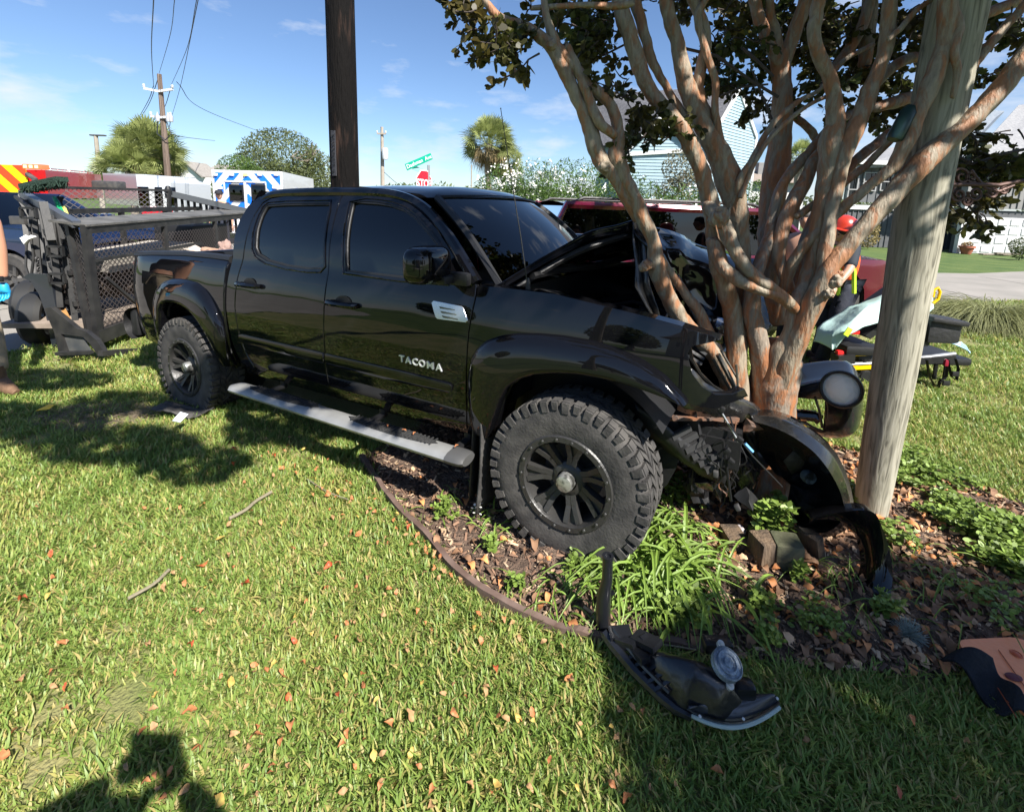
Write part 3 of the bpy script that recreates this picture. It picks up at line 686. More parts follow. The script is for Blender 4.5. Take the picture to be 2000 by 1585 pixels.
obj('jumper', b, M_wire, t1)
t2, top2 = power_pole('short distant utility pole behind the palm crowns at the left', 249, 290, 244, 246, 48, .13, M_polew, [(.6, .6, .08, M_arm)])
t3, top3 = power_pole('distant pale utility pole with transformer left of the street sign', 747, 358, 248, 746, 36, .13, M_pale_pole, [(.5, .32, 0, M_pale_pole)])
b = MB(); q = Q(752, 300, 35.7); b.lathe([(0, -.42), (.2, -.42), (.23, -.3), (.23, .3), (.17, .4), (0, .4)], q, (0, 0, 1), 14); obj('transformer', b, mat('transformer_grey', (.5, .52, .54), .5), t3)
b = MB(); q2 = Q(775, 358, 36); b.tube([Q(749, 335, 36), Q(762, 347, 36), q2], .02, n=4); obj('guy_wire', b, M_wire, t3)
b = MB(); q = Q(921, 322, 34); qb = Q(921, 372, 34); t = thing('flag_pole', 'thin pale pole left of the fan palm behind the truck roof', 'pole', (qb.x, 34, 0)); b.tube([(qb.x, 34, 0), q], .045, n=6); obj('pole', b, M_pale_pole, t)
# street light left
q = Q(187, 265, 33); qb = Q(193, 340, 33); t = thing('street_lamp', 'tall tan street lamp pole above the red fire engine', 'street lamp', (qb.x, 33, 0))
b = MB(); b.tube([(qb.x, 33, 0), (q.x, 33, q.z)], [.16, .12], n=8); obj('pole', b, M_pale_pole, t); b = MB(); b.bbox((q.x+.15, 33, q.z+.02), (1.0, .25, .09), .03); obj('lamp_head', b, M_dk, t); 
b = MB(); b.bbox((qb.x, 32.8, Q(192, 328, 33).z), (.28, .2, .5), .02); obj('control_box', b, M_white, t)
# overhead wires
def wire(pts, r=.018, n=10):
    out = []
    pp_ = smoothpath([(p[0], p[1], p[2], r) for p in pts], n); b = MB(); b.tube([p[:3] for p in pp_], [max(.005, p[3]) for p in pp_], n=4, caps=False); return b
WL = ['overhead wire running from the left tip of the crossarm out of the sky', 'overhead wire from the pole top out of the sky', 'overhead wire from the right tip of the crossarm, left of a close pair', 'lowest overhead wire, right of the close pair']
a1 = [(503, 178), (311, 143), (338, 163), (325, 212)]
for i, pts in enumerate([[(300, 168, 25), (296, 100, 17), (300, 0, 11)], [(311, 143, 25), (332, 70, 17), (341, 0, 12)], [(335, 165, 25), (365, 95, 17), (384, 0, 11.5)], [(333, 235, 27), (352, 170, 20), (387, 0, 11)]]):
    P_ = [Q(*p) for p in pts]; d = P_[2]-P_[1]; P_.append(P_[2]+d*.8)
    w_ = obj('power_line', wire(P_, [.012, .009, .009, .009][i]), M_wire); tag(w_, WL[i], 'wire', 'overhead power lines')
for i, pts in enumerate([[(300, 168, 25), (288, 200, 32), (262, 245, 47)], [(311, 147, 25), (290, 205, 34), (263, 246, 47)], [(335, 168, 25), (318, 215, 35), (290, 246, 47)], [(333, 235, 27), (330, 250, 33), (322, 262, 45)], [(345, 160, 25), (400, 215, 36), (520, 262, 60)], [(338, 262, 25), (360, 268, 36), (420, 275, 60)]]):
    w_ = obj('power_line', wire([Q(*p) for p in pts], .02), M_wire); tag(w_, ['wire dropping from the left crossarm tip to the short distant pole', 'wire dropping from the pole top to the short distant pole', 'wire dropping from the right crossarm tip behind the palms', 'low wire passing behind the palm crowns', 'faint wire sloping right above the bushy tree', 'faint low wire sloping right towards the bushy tree'][i], 'wire', 'overhead power lines')

# street name sign and stop sign
YS = 11.5
M_green = mat('sign_green', (.0, .30, .19), .35); M_red = mat('sign_red', (.62, .012, .03), .35); M_signw = mat('sign_white', (.85, .85, .85), .4)
sq = Q(836, 360, YS); ss = thing('street_sign', 'stop sign under two green street name blades behind the truck roof', 'street sign', (sq.x, YS+.05, 0))
tp_ = Q(828, 322, YS); b = MB(); b.tube([(sq.x, YS+.05, 0), (tp_.x+.1, YS+.05, tp_.z)], .03, n=8); obj('post', b, M_alu, ss)
L0, R0 = Q(793, 327, YS-.25), Q(843, 305, YS+.25)
mid = (L0+R0)/2; dx = (R0-L0).normalized(); upv = Vector((0, 0, 1))-dx*dx.z; upv.normalize()
Fm = frame(mid, dx, upv); Ln = (R0-L0).length; hh_ = 12.5*pxm(YS)
b = MB(); b.bbox((0, 0, 0), (Ln, hh_, .01), .004); b.v = [tuple(Fm @ Vector(p)) for p in b.v]; bl_ = obj('name_blade', b, M_green, ss)
text_mesh('lettering', 'Dashman  Ave', hh_*.82, M_signw, bl_, Fm @ Matrix.Translation((0, 0, .008)) , .001, squeeze=Ln*.94/(hh_*.82*5.75))
L1, R1 = Q(806, 327, YS-.1), Q(836, 338, YS+.35); d1 = (R1-L1).normalized(); F1 = frame((L1+R1)/2, d1, (0, 0, 1)); b = MB(); b.bbox((0, 0, 0), ((R1-L1).length, hh_*.7, .01), .004); b.v = [tuple(F1 @ Vector(p)) for p in b.v]; obj('name_blade', b, mat('sign_green_pale', (.25, .52, .45), .3), ss)
cs = Q(828, 358, YS-.1); Fs = frame(cs, Vector((.42, .9, 0)), (0, 0, 1)); Rr = .33
def octo(r, z): return [Fs @ Vector((r*math.cos(R(22.5+45*k)), r*math.sin(R(22.5+45*k)), z)) for k in range(8)]
b = MB(); b.prism(octo(Rr, 0), Fs.to_3x3() @ Vector((0, 0, .006))); sb = obj('stop_plate', b, M_signw, ss, smooth=False)
b = MB(); b.prism(octo(Rr*.93, .008), Fs.to_3x3() @ Vector((0, 0, .003))); obj('red_field', b, M_red, sb, smooth=False)
text_mesh('lettering', 'STOP', .25, M_signw, sb, Fs @ Matrix.Translation((0, -.01, .015)), .001, bold=.006)

# ================================================================ AMBULANCE
M_ambw = mat('ambulance_white', (.62, .62, .63), .3, coat=.3); M_ambb = mat('chevron_blue', (.01, .16, .72), .3)
YA = 16.0
p00, p10 = Q(413, 333, YA), Q(551, 333, YA); x0a, x1a = p00.x, p10.x; zt_ = (p00.z+p10.z)/2; zb_ = .55; aw = x1a-x0a
am = thing('ambulance', 'white ambulance with blue chevron stripes on its rear doors', 'ambulance', ((x0a+x1a)/2, YA, 0))
sdv = Vector((Q(612, 349, YA+5.4).x-x1a, 5.4, 0))
b = MB(); A0 = [Vector((x0a, YA, zb_)), Vector((x1a, YA, zb_)), Vector((x1a, YA, zt_)), Vector((x0a, YA, zt_))]
b.prism(A0, sdv); obj('body', b, M_ambw, am, smooth=False)
def clip_half(poly, nx, ny, c):
    out = []
    for i in range(len(poly)):
        a, d = poly[i], poly[(i+1) % len(poly)]; sa, sd_ = nx*a[0]+ny*a[1]-c, nx*d[0]+ny*d[1]-c
        if sa <= 0: out.append(a)
        if (sa < 0) != (sd_ < 0) and sa != sd_:
            t = sa/(sa-sd_); out.append((a[0]+(d[0]-a[0])*t, a[1]+(d[1]-a[1])*t))
    return out
def stripes(name, rect, slope, period, wid, phase, tofn, m_, parent, thick=(0, .01, 0)):
    k = -20
    u0, v0, u1, v1 = rect
    while k < 20:
        c0 = phase+k*period; poly = [(u0, v0), (u1, v0), (u1, v1), (u0, v1)]
        poly = clip_half(poly, slope, 1, c0+wid); poly = clip_half(poly, -slope, -1, -c0) if poly else []
        if len(poly) > 2:
            b = MB(); b.prism([tofn(*p) for p in poly], thick); obj(name, b, m_, parent, smooth=False)
        k += 1
hA = zt_-zb_
f_ = lambda u, v: Vector((x0a+u, YA-.012, zb_+v))
stripes('chevron_stripe', (.08, .1, aw/2, hA-.09), -1.15, .62, .30, .05-.5, f_, M_ambb, am)
stripes('chevron_stripe', (aw/2, .1, aw-.08, hA-.09), 1.15, .62, .30, .05-.5+1.15*aw, f_, M_ambb, am)
b = MB(); xc_ = (x0a+x1a)/2; px_ = pxm(YA)
def apt(u, v): q = Q(u, v, YA-.02); return q
a, c = apt(446, 470), apt(519, 356)
for (sx0, sx1) in ((a.x, (a.x+c.x)/2-.02), ((a.x+c.x)/2+.02, c.x)):
    d = MB(); zc0, zc1 = zb_+.15, c.z; wv = .05
    d.box(((sx0+sx1)/2, YA-.03, zc1), (sx1-sx0, .03, wv)); d.box((sx0, YA-.03, (zc0+zc1)/2), (wv*.8, .03, zc1-zc0)); d.box((sx1, YA-.03, (zc0+zc1)/2), (wv*.8, .03, zc1-zc0)); d.box(((sx0+sx1)/2, YA-.03, zc0), (sx1-sx0, .03, wv))
    do = obj('rear_door', d, M_ambw, am, smooth=False)
for (u0, u1, v0, v1) in ((451, 474.5, 362, 391), (494, 518, 362, 390)):
    a, c = apt(u0, v1), apt(u1, v0); b = MB(); b.bbox(((a.x+c.x)/2, YA-.035, (a.z+c.z)/2), (c.x-a.x+.05, .03, c.z-a.z+.05), .09); wo_ = obj('window_frame', b, M_blk, am)
    b = MB(); b.bbox(((a.x+c.x)/2, YA-.05, (a.z+c.z)/2), (c.x-a.x-.04, .02, c.z-a.z-.04), .08); obj('window', b, G_dark, wo_)
M_lamp = mat('clear_lamp', (.8, .8, .8), .2)
for (u, v, mm) in ((421, 341, M_lamp), (453, 341, M_lamp), (480, 341, mat('amber_lamp', (.9, .55, .15), .25, emit=(1, .6, .2, .6))), (508, 341, M_lamp), (540, 341, M_lamp), (431, 367, M_lamp), (537, 366, M_lamp)):
    q = apt(u, v); b = MB(); b.bbox((q.x, YA-.04, q.z), (.15, .06, .09), .03); obj('warning_light', b, mm, am)
b = MB(); sd_n = Vector((sdv.y, -sdv.x, 0)).normalized()
for k in range(9):
    a_ = R(150-15*k); base = Vector((x1a, YA, 0))+sdv*.38; q = base+sdv.normalized()*(.75*math.cos(a_))+Vector((0, 0, zt_-1.15+.62*math.sin(a_)))+sd_n*.012
    Fk = frame(q, sdv.normalized(), (0, 0, 1)); bb = MB().bbox((0, 0, 0), (.14, .13, .01), .003); b.add([Fk @ Vector(p) for p in bb.v], bb.f)
obj('side_marking', b, mat('marking_grey', (.3, .32, .42), .5), am, smooth=False)
for sx in (.35, aw-.35):
    b = MB(); b.lathe([(.0, -.14), (.26, -.14), (.42, -.12), (.45, -.06), (.45, .06), (.42, .12), (.0, .14)], (x0a+sx, YA+1.4, .45), (1, 0, 0), 24); obj('wheel', b, M_rubber, am)
b = MB(); b.bbox(((x0a+x1a)/2+sdv.x+.3, YA+6.3, 1.25), (2.0, 2.2, 1.5), .15); b.box(((x0a+x1a)/2, YA-.15, .5), (aw, .35, .12)); obj('cab', b, M_ambw, am)

# ================================================================ FIRE ENGINE (chevron rear) and silver cabbed truck
M_fred = mat('fire_red', (.5, .012, .025), .3, coat=.4); M_fyel = mat('chevron_yellow', (.85, .75, .0), .4); M_forg = mat('chevron_red', (.75, .06, .01), .4)
YF = 14.0
fe = thing('fire_engine', 'red fire engine with yellow and red chevron rear at the far left', 'fire engine', (Q(20, 400, YF).x, YF, 0))
xa_, xb_ = Q(-75, 350, YF).x, Q(52, 350, YF).x; zt1, zb1 = Q(20, 322, YF).z, .5; fw = xb_-xa_; fh = zt1-zb1
b = MB(); b.prism([(xa_, YF+.02, zb1), (xb_, YF+.02, zb1), (xb_, YF+.02, zt1), (xa_, YF+.02, zt1)], (-3.6, 3.5, 0)); obj('body', b, M_fyel, fe, smooth=False)
stripes('chevron_stripe', (0, 0, fw, fh), .95, .62, .3, .2, lambda u, v: Vector((xa_+u, YF, zb1+v)), M_forg, fe)
b = MB(); e0, e1 = Q(88, 332, YF+1), Q(197, 341, YF+6); f0, f1 = Q(88, 372, YF+1), Q(197, 364, YF+6)
b.prism([e0, e1, (e1.x, e1.y, 1.4), (e0.x, e0.y, 1.4)], (-2.0, .3, 0)); obj('pump_body', b, M_fred, fe, smooth=False)
b = MB(); q = Q(70, 326, YF-.1); b.bbox((q.x, YF-.1, q.z), (.56, .25, .14), .03); lb_ = obj('light_bar', b, mat('light_bar_red', (.8, .05, .03), .3, emit=(1, .15, .05, .8)), fe)
b = MB(); 
for k in range(3): b.box((q.x-.18+.16*k, YF-.23, q.z), (.09, .01, .08))
obj('lens', b, mat('light_bar_amber', (.95, .5, .2), .3, emit=(1, .6, .3, 1)), lb_, smooth=False)
b = MB(); 
for k in range(14): 
    t_ = k/13; q = e0.lerp(e1, t_); b.tube([q+Vector((-.3, 0, 0)), q+Vector((-.3+rs.uniform(-.1, .1), 0, rs.uniform(.04, .14)))], .012, n=4)
b.tube([e0+Vector((-.3, 0, .07)), e1+Vector((-.3, 0, .07))], .02, n=5); obj('rail', b, M_alu, fe)
b = MB(); q = Q(68, 350, YF); b.tube([(q.x-.1, YF-.1, q.z+.15), (q.x+.1, YF-.1, q.z), (q.x+.05, YF-.1, q.z-.25)], .07, n=8); obj('hose', b, M_dk, fe)
M_silver = mat('silver_panel', (.6, .63, .66), .25, metal=.3, coat=.3)
YC = 17.0
c0, c1, c2 = Q(200, 338, YC+2), Q(265, 340, YC), Q(332, 350, YC+.6)
fc = thing('fire_engine', 'silver topped fire engine cab with red lower panel behind the mesh trailer', 'fire engine', (c1.x, YC, 0))
b = MB(); b.prism([(c0.x, c0.y, 1.2), (c1.x, c1.y, 1.2), (c1.x, c1.y, c1.z), (c0.x, c0.y, c0.z)], (.8, 2, 0)); b.prism([(c1.x, c1.y, 1.0), (c2.x, c2.y, 1.0), (c2.x, c2.y, c2.z-.12), (c1.x+.25, c1.y+.05, c1.z), (c1.x, c1.y, c1.z)], (.2, 2, 0)); obj('cab', b, M_silver, fc, smooth=False)
zr = Q(300, 405, YC).z
b = MB(); b.prism([(c1.x+.1, c1.y-.02, .6), (c2.x, c2.y-.02, .6), (c2.x, c2.y-.02, zr), (c1.x+.1, c1.y-.02, zr)], (0, .05, 0)); obj('lower_panel', b, M_fred, fc, smooth=False)
for (u0, u1) in ((273, 290), (293, 305), (310, 322)):
    a, c = Q(u0, 402, YC), Q(u1, 365, YC); b = MB(); yy = YC+(a.x-c1.x)/(c2.x-c1.x)*.6-.04; b.bbox(((a.x+c.x)/2, yy, (a.z+c.z)/2), (c.x-a.x, .05, c.z-a.z), .04); obj('window', b, G_dark, fc)
b = MB(); b.bbox((Q(213, 362, 16).x, 16, Q(213, 362, 16).z), (.85, .4, .28), .05); obj('mudguard', b, M_dk, fc)

# ================================================================ SUVs
M_tyre = M_rubber
def car(name, label, front, rear, W_, H_, paint, belt=1.12, hoodz=1.18, roofr=.8, glass=None, seed=0, wheelr=.4, mirror=True, rails=False, base=0.0):
    front = Vector(front); rear = Vector(rear); ax = (front-rear); Lc = ax.length; ax.normalize(); lt = Vector((-ax.y, ax.x, 0))   # lt: left side
    mw = Matrix(((ax.x, lt.x, 0, rear.x), (ax.y, lt.y, 0, rear.y), (0, 0, 1, base), (0, 0, 0, 1)))
    t = thing(name, label, 'car', rot=mw)
    hood_s = Lc-1.35; ws = hood_s+.05; roof_f = hood_s-.75; roof_r = .22; w = W_/2
    wh = (.95, Lc-.98)
    # body side profile height by x
    def top(x):
        if x > hood_s: return hoodz-.04*((x-hood_s)/1.35)-.22*max(0, (x-(Lc-.25))/.25)**2
        return belt+.03
    def hw(x, z):
        e = min(1, (Lc-x)/.5, (x)/.35); e = max(0, e); k = .86+.14*math.sqrt(1-(1-e)**2)
        return w*k*(1-.05*max(0, (.5-z)/.3)-.04*max(0, (z-.95)/.25))
    b = MB()
    nx, nzz = 60, 9
    for sgn in (-1, 1):
        idx = {}
        for i in range(nx+1):
            x = Lc*i/nx
            for j in range(nzz+1):
                zlo = .30
                for wx in wh:
                    if abs(x-wx) < wheelr+.07: zlo = max(zlo, wheelr+math.sqrt((wheelr+.07)**2-(x-wx)**2))
                z = zlo+(top(x)-zlo)*j/nzz
                idx[i, j] = len(b.v); b.v.append((x, sgn*hw(x, z), z))
        for i in range(nx):
            for j in range(nzz): q = (idx[i, j], idx[i+1, j], idx[i+1, j+1], idx[i, j+1]); b.f.append(q if sgn < 0 else q[::-1])
    # hood / deck, front and rear faces
    b.grid(lambda u, v: (hood_s+(Lc-hood_s)*u, -hw(hood_s+(Lc-hood_s)*u, 1)+2*hw(hood_s+(Lc-hood_s)*u, 1)*v, top(hood_s+(Lc-hood_s)*u)+.05*math.sin(math.pi*v)), 10, 10)
    b.grid(lambda u, v: (Lc+.02*math.sin(math.pi*u), -hw(Lc, .8)+2*hw(Lc, .8)*u, .3+(top(Lc)-.3)*v), 8, 6)
    b.grid(lambda u, v: (-.02, -hw(0, .8)+2*hw(0, .8)*u, .3+(top(0)-.3)*v), 8, 6)
    obj('body', b, paint, t)
    # greenhouse
    g = MB(); rw = w*max(roofr, .86)
    def gh(x_b, x_t, z, k): return
    pts_b = [(.05, w*.9), (hood_s+.1, w*.9)]
    b = MB()
    b.grid(lambda u, v: (roof_r+(roof_f-roof_r)*u, (-rw+2*rw*v), H_-.03+.05*math.sin(math.pi*v)-.05*u*u), 12, 10)
    b.tube([(roof_f, -rw, H_-.05), (hood_s+.1, -w*.88, belt+.05)], .05, n=6); b.tube([(roof_f, rw, H_-.05), (hood_s+.1, w*.88, belt+.05)], .05, n=6)
    for sgn in (-1, 1):
        b.tube([(roof_r-.3, sgn*w*.88, belt), (roof_r, sgn*rw, H_-.03), (roof_f, sgn*rw, H_-.05)], .055, n=6)
        for xx in (1.35, 2.55): b.bar((xx, sgn*w*.91, belt), (xx-.05, sgn*rw*1.02, H_-.04), .02, .1)
    obj('roof', b, paint, t)
    b = MB()
    for sgn in (-1, 1): b.add([(.05, sgn*w*.90, belt), (hood_s+.08, sgn*w*.90, belt), (roof_f, sgn*rw*1.0, H_-.07), (roof_r, sgn*rw, H_-.05)], [(0, 1, 2, 3)])
    b.add([(-.0, -w*.88, belt), (0, w*.88, belt), (roof_r, rw, H_-.05), (roof_r, -rw, H_-.05)], [(0, 1, 2, 3)])
    obj('side_window', b, glass or G_tint, t, smooth=False)
    b = MB(); b.grid(lambda u, v: (hood_s+.12+(roof_f-hood_s-.12)*u, (-1+2*v)*(w*.86*(1-u)+rw*.97*u), belt+.05+(H_-.08-belt)*u+.04*math.sin(math.pi*v)), 6, 8); obj('windscreen', b, G_tint, t)
    b = MB(); b.box((Lc/2-.3, 0, .5), (Lc-1.0, W_-.35, .35)); b.box((hood_s-1.2, 0, .95), (2.2, W_*.7, .35)); obj('interior', b, M_blk, t, smooth=False)
    for wx in wh:
        for sgn in (-1, 1):
            b = MB(); b.lathe([(wheelr*.6, -.11), (wheelr*.95, -.12), (wheelr, -.08), (wheelr, .08), (wheelr*.95, .12), (wheelr*.62, .11)], (wx, sgn*(w-.12), wheelr), (0, 1, 0), 28); tw = obj('tyre', b, M_rubber, t)
            b = MB(); b.lathe([(0, .05), (wheelr*.15, .06), (wheelr*.2, .02), (wheelr*.58, .06), (wheelr*.62, .10)], (wx, sgn*(w-.12), wheelr), (0, sgn, 0), 20)
            for k in range(5):
                a = 2*math.pi*k/5; b.bar((wx+.06*math.cos(a), sgn*(w-.06), wheelr+.06*math.sin(a)), (wx+wheelr*.6*math.cos(a), sgn*(w-.04), wheelr+wheelr*.6*math.sin(a)), .05, .03, up=(0, 1, 0))
            obj('rim', b, M_dk, tw)
            b = MB(); b.lathe([(wheelr+.07, 0), (wheelr+.07, .3), (0, .3)], (wx, sgn*(w-.02), wheelr), (0, -sgn, 0), 24); obj('wheel_well', b, M_blk, t)
    for sgn in (-1, 1):
        b = MB(); b.bbox((Lc-.1, sgn*(w-.22), .85), (.2, .34, .16), .04); obj('headlight', b, G_dark, t)
        b = MB(); b.bbox((.0, sgn*(w-.12), 1.1), (.1, .2, .45), .03); obj('tail_light', b, mat('tail_red', (.5, .0, .01), .2, coat=.5), t)
        if mirror: b = MB(); b.bbox((hood_s-.15, sgn*(w+.12), belt+.1), (.14, .24, .18), .05); obj('mirror', b, paint, t)
        for xx in (1.45, 2.6): b = MB(); b.bbox((xx+.35, sgn*(w*.985), .92), (.2, .04, .035), .012); obj('door_handle', b, paint, t)
        if rails: b = MB(); b.tube([(roof_r+.1, sgn*rw*.93, H_), (roof_r+.25, sgn*rw*.93, H_+.06), (roof_f-.3, sgn*rw*.93, H_+.05), (roof_f-.15, sgn*rw*.93, H_)], .022, n=6); obj('roof_rail', b, M_blk, t)
    return t
M_rsuv = mat('suv_red_paint', (.11, .003, .02), .18, metal=.25, coat=1); M_bsuv = mat('suv_navy_paint', (.008, .018, .06), .15, metal=.2, coat=1)
rq, fq = Q(1078, 430, 6.0), Q(1760, 480, 7.0)
sx_ = Vector((fq.x-rq.x, 1.0, 0)).normalized(); nrm = Vector((-sx_.y, sx_.x, 0))
rear = Vector((rq.x, 6.0, 0))+nrm*1.0; front = rear+sx_*Vector((fq.x-rq.x, 1.0, 0)).length
car('parked_suv', 'dark red SUV parked on the street behind the myrtle tree', front, rear, 2.02, 1.72, M_rsuv, belt=1.04, hoodz=1.06, rails=True, wheelr=.41)
car('parked_suv', 'dark navy SUV behind the trailer at the left edge', (-6.1, 7.5, 0), (-10.7, 7.95, 0), 1.95, 1.6, M_bsuv, belt=1.08, hoodz=1.14, wheelr=.38)
# ================================================================ PICKUP TRUCK
def paintmat():
    m = bpy.data.materials.new('black_paint'); m.use_nodes = True; n = m.node_tree.nodes; l = m.node_tree.links
    b = n['Principled BSDF']; b.inputs['Base Color'].default_value = (.004, .004, .005, 1); b.inputs['Roughness'].default_value = .06
    b.inputs['Specular IOR Level'].default_value = .5; b.inputs['Coat Weight'].default_value = 0; b.inputs['Coat Roughness'].default_value = .02
    tc = n.new('ShaderNodeTexCoord'); t = n.new('ShaderNodeTexNoise'); t.inputs['Scale'].default_value = 2.6; t.inputs['Detail'].default_value = 1
    l.new(tc.outputs['Object'], t.inputs['Vector']); bp = n.new('ShaderNodeBump'); bp.inputs['Strength'].default_value = .22; bp.inputs['Distance'].default_value = .03
    l.new(t.outputs['Fac'], bp.inputs['Height']); l.new(bp.outputs[0], b.inputs['Normal']); l.new(bp.outputs[0], b.inputs['Coat Normal'])
    # faint dust film
    t2 = n.new('ShaderNodeTexNoise'); t2.inputs['Scale'].default_value = 7; t2.inputs['Detail'].default_value = 6; l.new(tc.outputs['Object'], t2.inputs['Vector'])
    mr = n.new('ShaderNodeMapRange'); mr.inputs['From Min'].default_value = .5; mr.inputs['From Max'].default_value = .8; mr.inputs['To Min'].default_value = .015; mr.inputs['To Max'].default_value = .09
    l.new(t2.outputs['Fac'], mr.inputs['Value']); l.new(mr.outputs[0], b.inputs['Roughness'])
    return m
M_paint = paintmat(); MATS['black_paint'] = M_paint
M_crush = mat('scuffed_black', (.008, .008, .008), .25, coat=.5, col2=(.05, .045, .04), vscale=5, bump=.6, bscale=9, contrast=(.5, .8))
M_step = mat('brushed_step_bar', (.40, .40, .385), .5, metal=.45, col2=(.30, .30, .29), vscale=6)
M_tread = mat('step_tread', (.03, .03, .03), .8, bump=.8, bscale=90)
TX = Matrix(((.87596328, .48201757, -.01863843, .72491727), (-.48166751, .87611634, .02041021, 2.80772613), (.02616752, -.00890107, .99961794, 0), (0, 0, 0, 1)))
truck = thing('pickup_truck', 'black four door pickup truck crashed into the myrtle tree, hood buckled upward', 'pickup truck', rot=TX)
TXI = TX.inverted()
def TL(p): return TXI @ Vector(p)                 # world point -> truck coordinates
def yb(z):
    return float(np.interp(z, [.38, .46, .52, .60, .68, .80, .90, 1.0, 1.08, 1.16, 1.22, 1.265, 1.275, 1.35, 1.45, 1.55, 1.65, 1.70, 1.76, 1.80], [.80, .835, .858, .876, .888, .898, .901, .897, .889, .874, .860, .846, .843, .833, .810, .774, .726, .698, .655, .58]))
def ybs(z):                                       # smoothed section
    return sum(yb(z+d)*w for d, w in ((-.03, .2), (-.015, .2), (0, .2), (.015, .2), (.03, .2)))
def bodyY(s, z):
    y = ybs(z)
    if s < .5: y -= .05*((.5-s)/1.1)**2           # nose tapers
    if s < -.45: y -= .25*((-.45-s)/.3)**2
    if z > 1.27 and s < .9: y -= .06*((.9-s)/.5)*min(1, (z-1.27)/.2)
    return y
def P3(s, y, z, sd=1): return Vector((-s, -sd*y, z))
def panel(name, outline, m_, sd=1, holes=(), yf=bodyY, off=0, parent=None, step=.04, depth=.035, lip=.006):
    ov, fs, rings = cdt_panel(outline, holes, step)
    def pos(s, z, o=0): return P3(s, yf(s, z)+off-o, z, sd)
    edge = [p for r_ in rings for p in r_]
    vs = []; ns = []
    for p in ov:
        s, z = p; e = .004
        q = pos(s, z); a = pos(s+e, z)-pos(s-e, z); c = pos(s, z+e)-pos(s, z-e); n_ = a.cross(c).normalized()
        if n_.y*(-sd) < 0: n_ = -n_
        vs.append(q); ns.append(n_)
    me = bpy.data.meshes.new(name); nf = []
    for f in fs:
        a, b_, c = f[0], f[1], f[2]; nn = (vs[b_]-vs[a]).cross(vs[c]-vs[a])
        nf.append(tuple(f) if nn.dot(ns[a]) > 0 else tuple(reversed(f)))
    nv = list(vs); nn_ = list(ns); nfaces = list(nf)
    for r_ in rings:                              # returned edges
        b0 = len(nv); k = len(r_); cx = sum(p[0] for p in r_)/k; cz = sum(p[1] for p in r_)/k; hole = r_ is not rings[0]
        for i, p in enumerate(r_):
            a, c = r_[i-1], r_[(i+1) % k]; t = Vector((c[0]-a[0], c[1]-a[1])).normalized(); nr = Vector((t.y, -t.x))
            A = sum(r_[j][0]*r_[(j+1) % k][1]-r_[(j+1) % k][0]*r_[j][1] for j in range(k))
            if A < 0: nr = -nr                     # outward of ring
            inw = nr if hole else -nr
            q = pos(p[0], p[1]); n3 = P3(inw.x, 0, inw.y, sd); bn = nn_[0]
            e = .004; a3 = pos(p[0]+e, p[1])-pos(p[0]-e, p[1]); c3 = pos(p[0], p[1]+e)-pos(p[0], p[1]-e); n_ = a3.cross(c3).normalized()
            if n_.y*(-sd) < 0: n_ = -n_
            nv.append(q); nn_.append((n_-n3*.0).normalized())
            q2 = pos(p[0]-inw.x*lip*.0, p[1])-n_*lip*.7-n3*lip*.35; nv.append(q2); nn_.append((n_*.5-n3*.85).normalized())
            q3 = q2-n_*depth; nv.append(q3); nn_.append((-n3).normalized())
        for i in range(k):
            j = (i+1) % k
            for l_ in (0, 1):
                q = (b0+3*i+l_, b0+3*j+l_, b0+3*j+l_+1, b0+3*i+l_+1)
                g = (nv[q[1]]-nv[q[0]]).cross(nv[q[2]]-nv[q[0]])
                nfaces.append(q if g.dot(nn_[q[1]]+nn_[q[2]]) > 0 else q[::-1])
    me.from_pydata([tuple(v) for v in nv], [], nfaces); me.materials.append(m_); me.shade_smooth()
    try: me.normals_split_custom_set_from_vertices([tuple(n_) for n_ in nn_])
    except Exception as ex: print('normals', ex)
    o = bpy.data.objects.new(name, me); COL.objects.link(o); o.parent = parent or truck; return o

WIN_F = [(1.565, 1.690), (1.45, 1.695), (1.343, 1.690), (1.23, 1.677), (1.117, 1.650), (1.03, 1.612), (.955, 1.565), (.885, 1.517), (.82, 1.460), (.76, 1.375), (.72, 1.30), (.712, 1.272), (1.047, 1.266), (1.485, 1.272)]
WIN_R = [(2.385, 1.672), (2.2, 1.682), (1.757, 1.686), (1.738, 1.632), (1.695, 1.40), (1.676, 1.29), (1.70, 1.270), (1.82, 1.262), (2.033, 1.268), (2.248, 1.290), (2.36, 1.325), (2.40, 1.372), (2.425, 1.50), (2.425, 1.60), (2.41, 1.65)]
DOOR_F = [(.605, .482), (.585, .62), (.575, .79), (.562, 1.037), (.542, 1.20), (.545, 1.265), (.595, 1.335), (.66, 1.39), (.746, 1.455), (.82, 1.52), (.903, 1.578), (1.0, 1.636), (1.09, 1.676), (1.18, 1.70), (1.262, 1.714), (1.45, 1.728), (1.668, 1.732), (1.64, 1.45), (1.622, 1.25), (1.622, 1.0), (1.632, .765), (1.650, .52), (1.637, .502), (1.35, .497), (1.0, .486)]
DOOR_R = [(1.662, .50), (1.644, .765), (1.634, 1.0), (1.634, 1.25), (1.652, 1.45), (1.68, 1.732), (2.0, 1.736), (2.25, 1.728), (2.38, 1.712), (2.44, 1.68), (2.475, 1.60), (2.492, 1.45), (2.50, 1.30), (2.53, 1.15), (2.545, .95), (2.53, .78), (2.49, .62), (2.43, .52), (2.40, .50), (2.0, .50)]
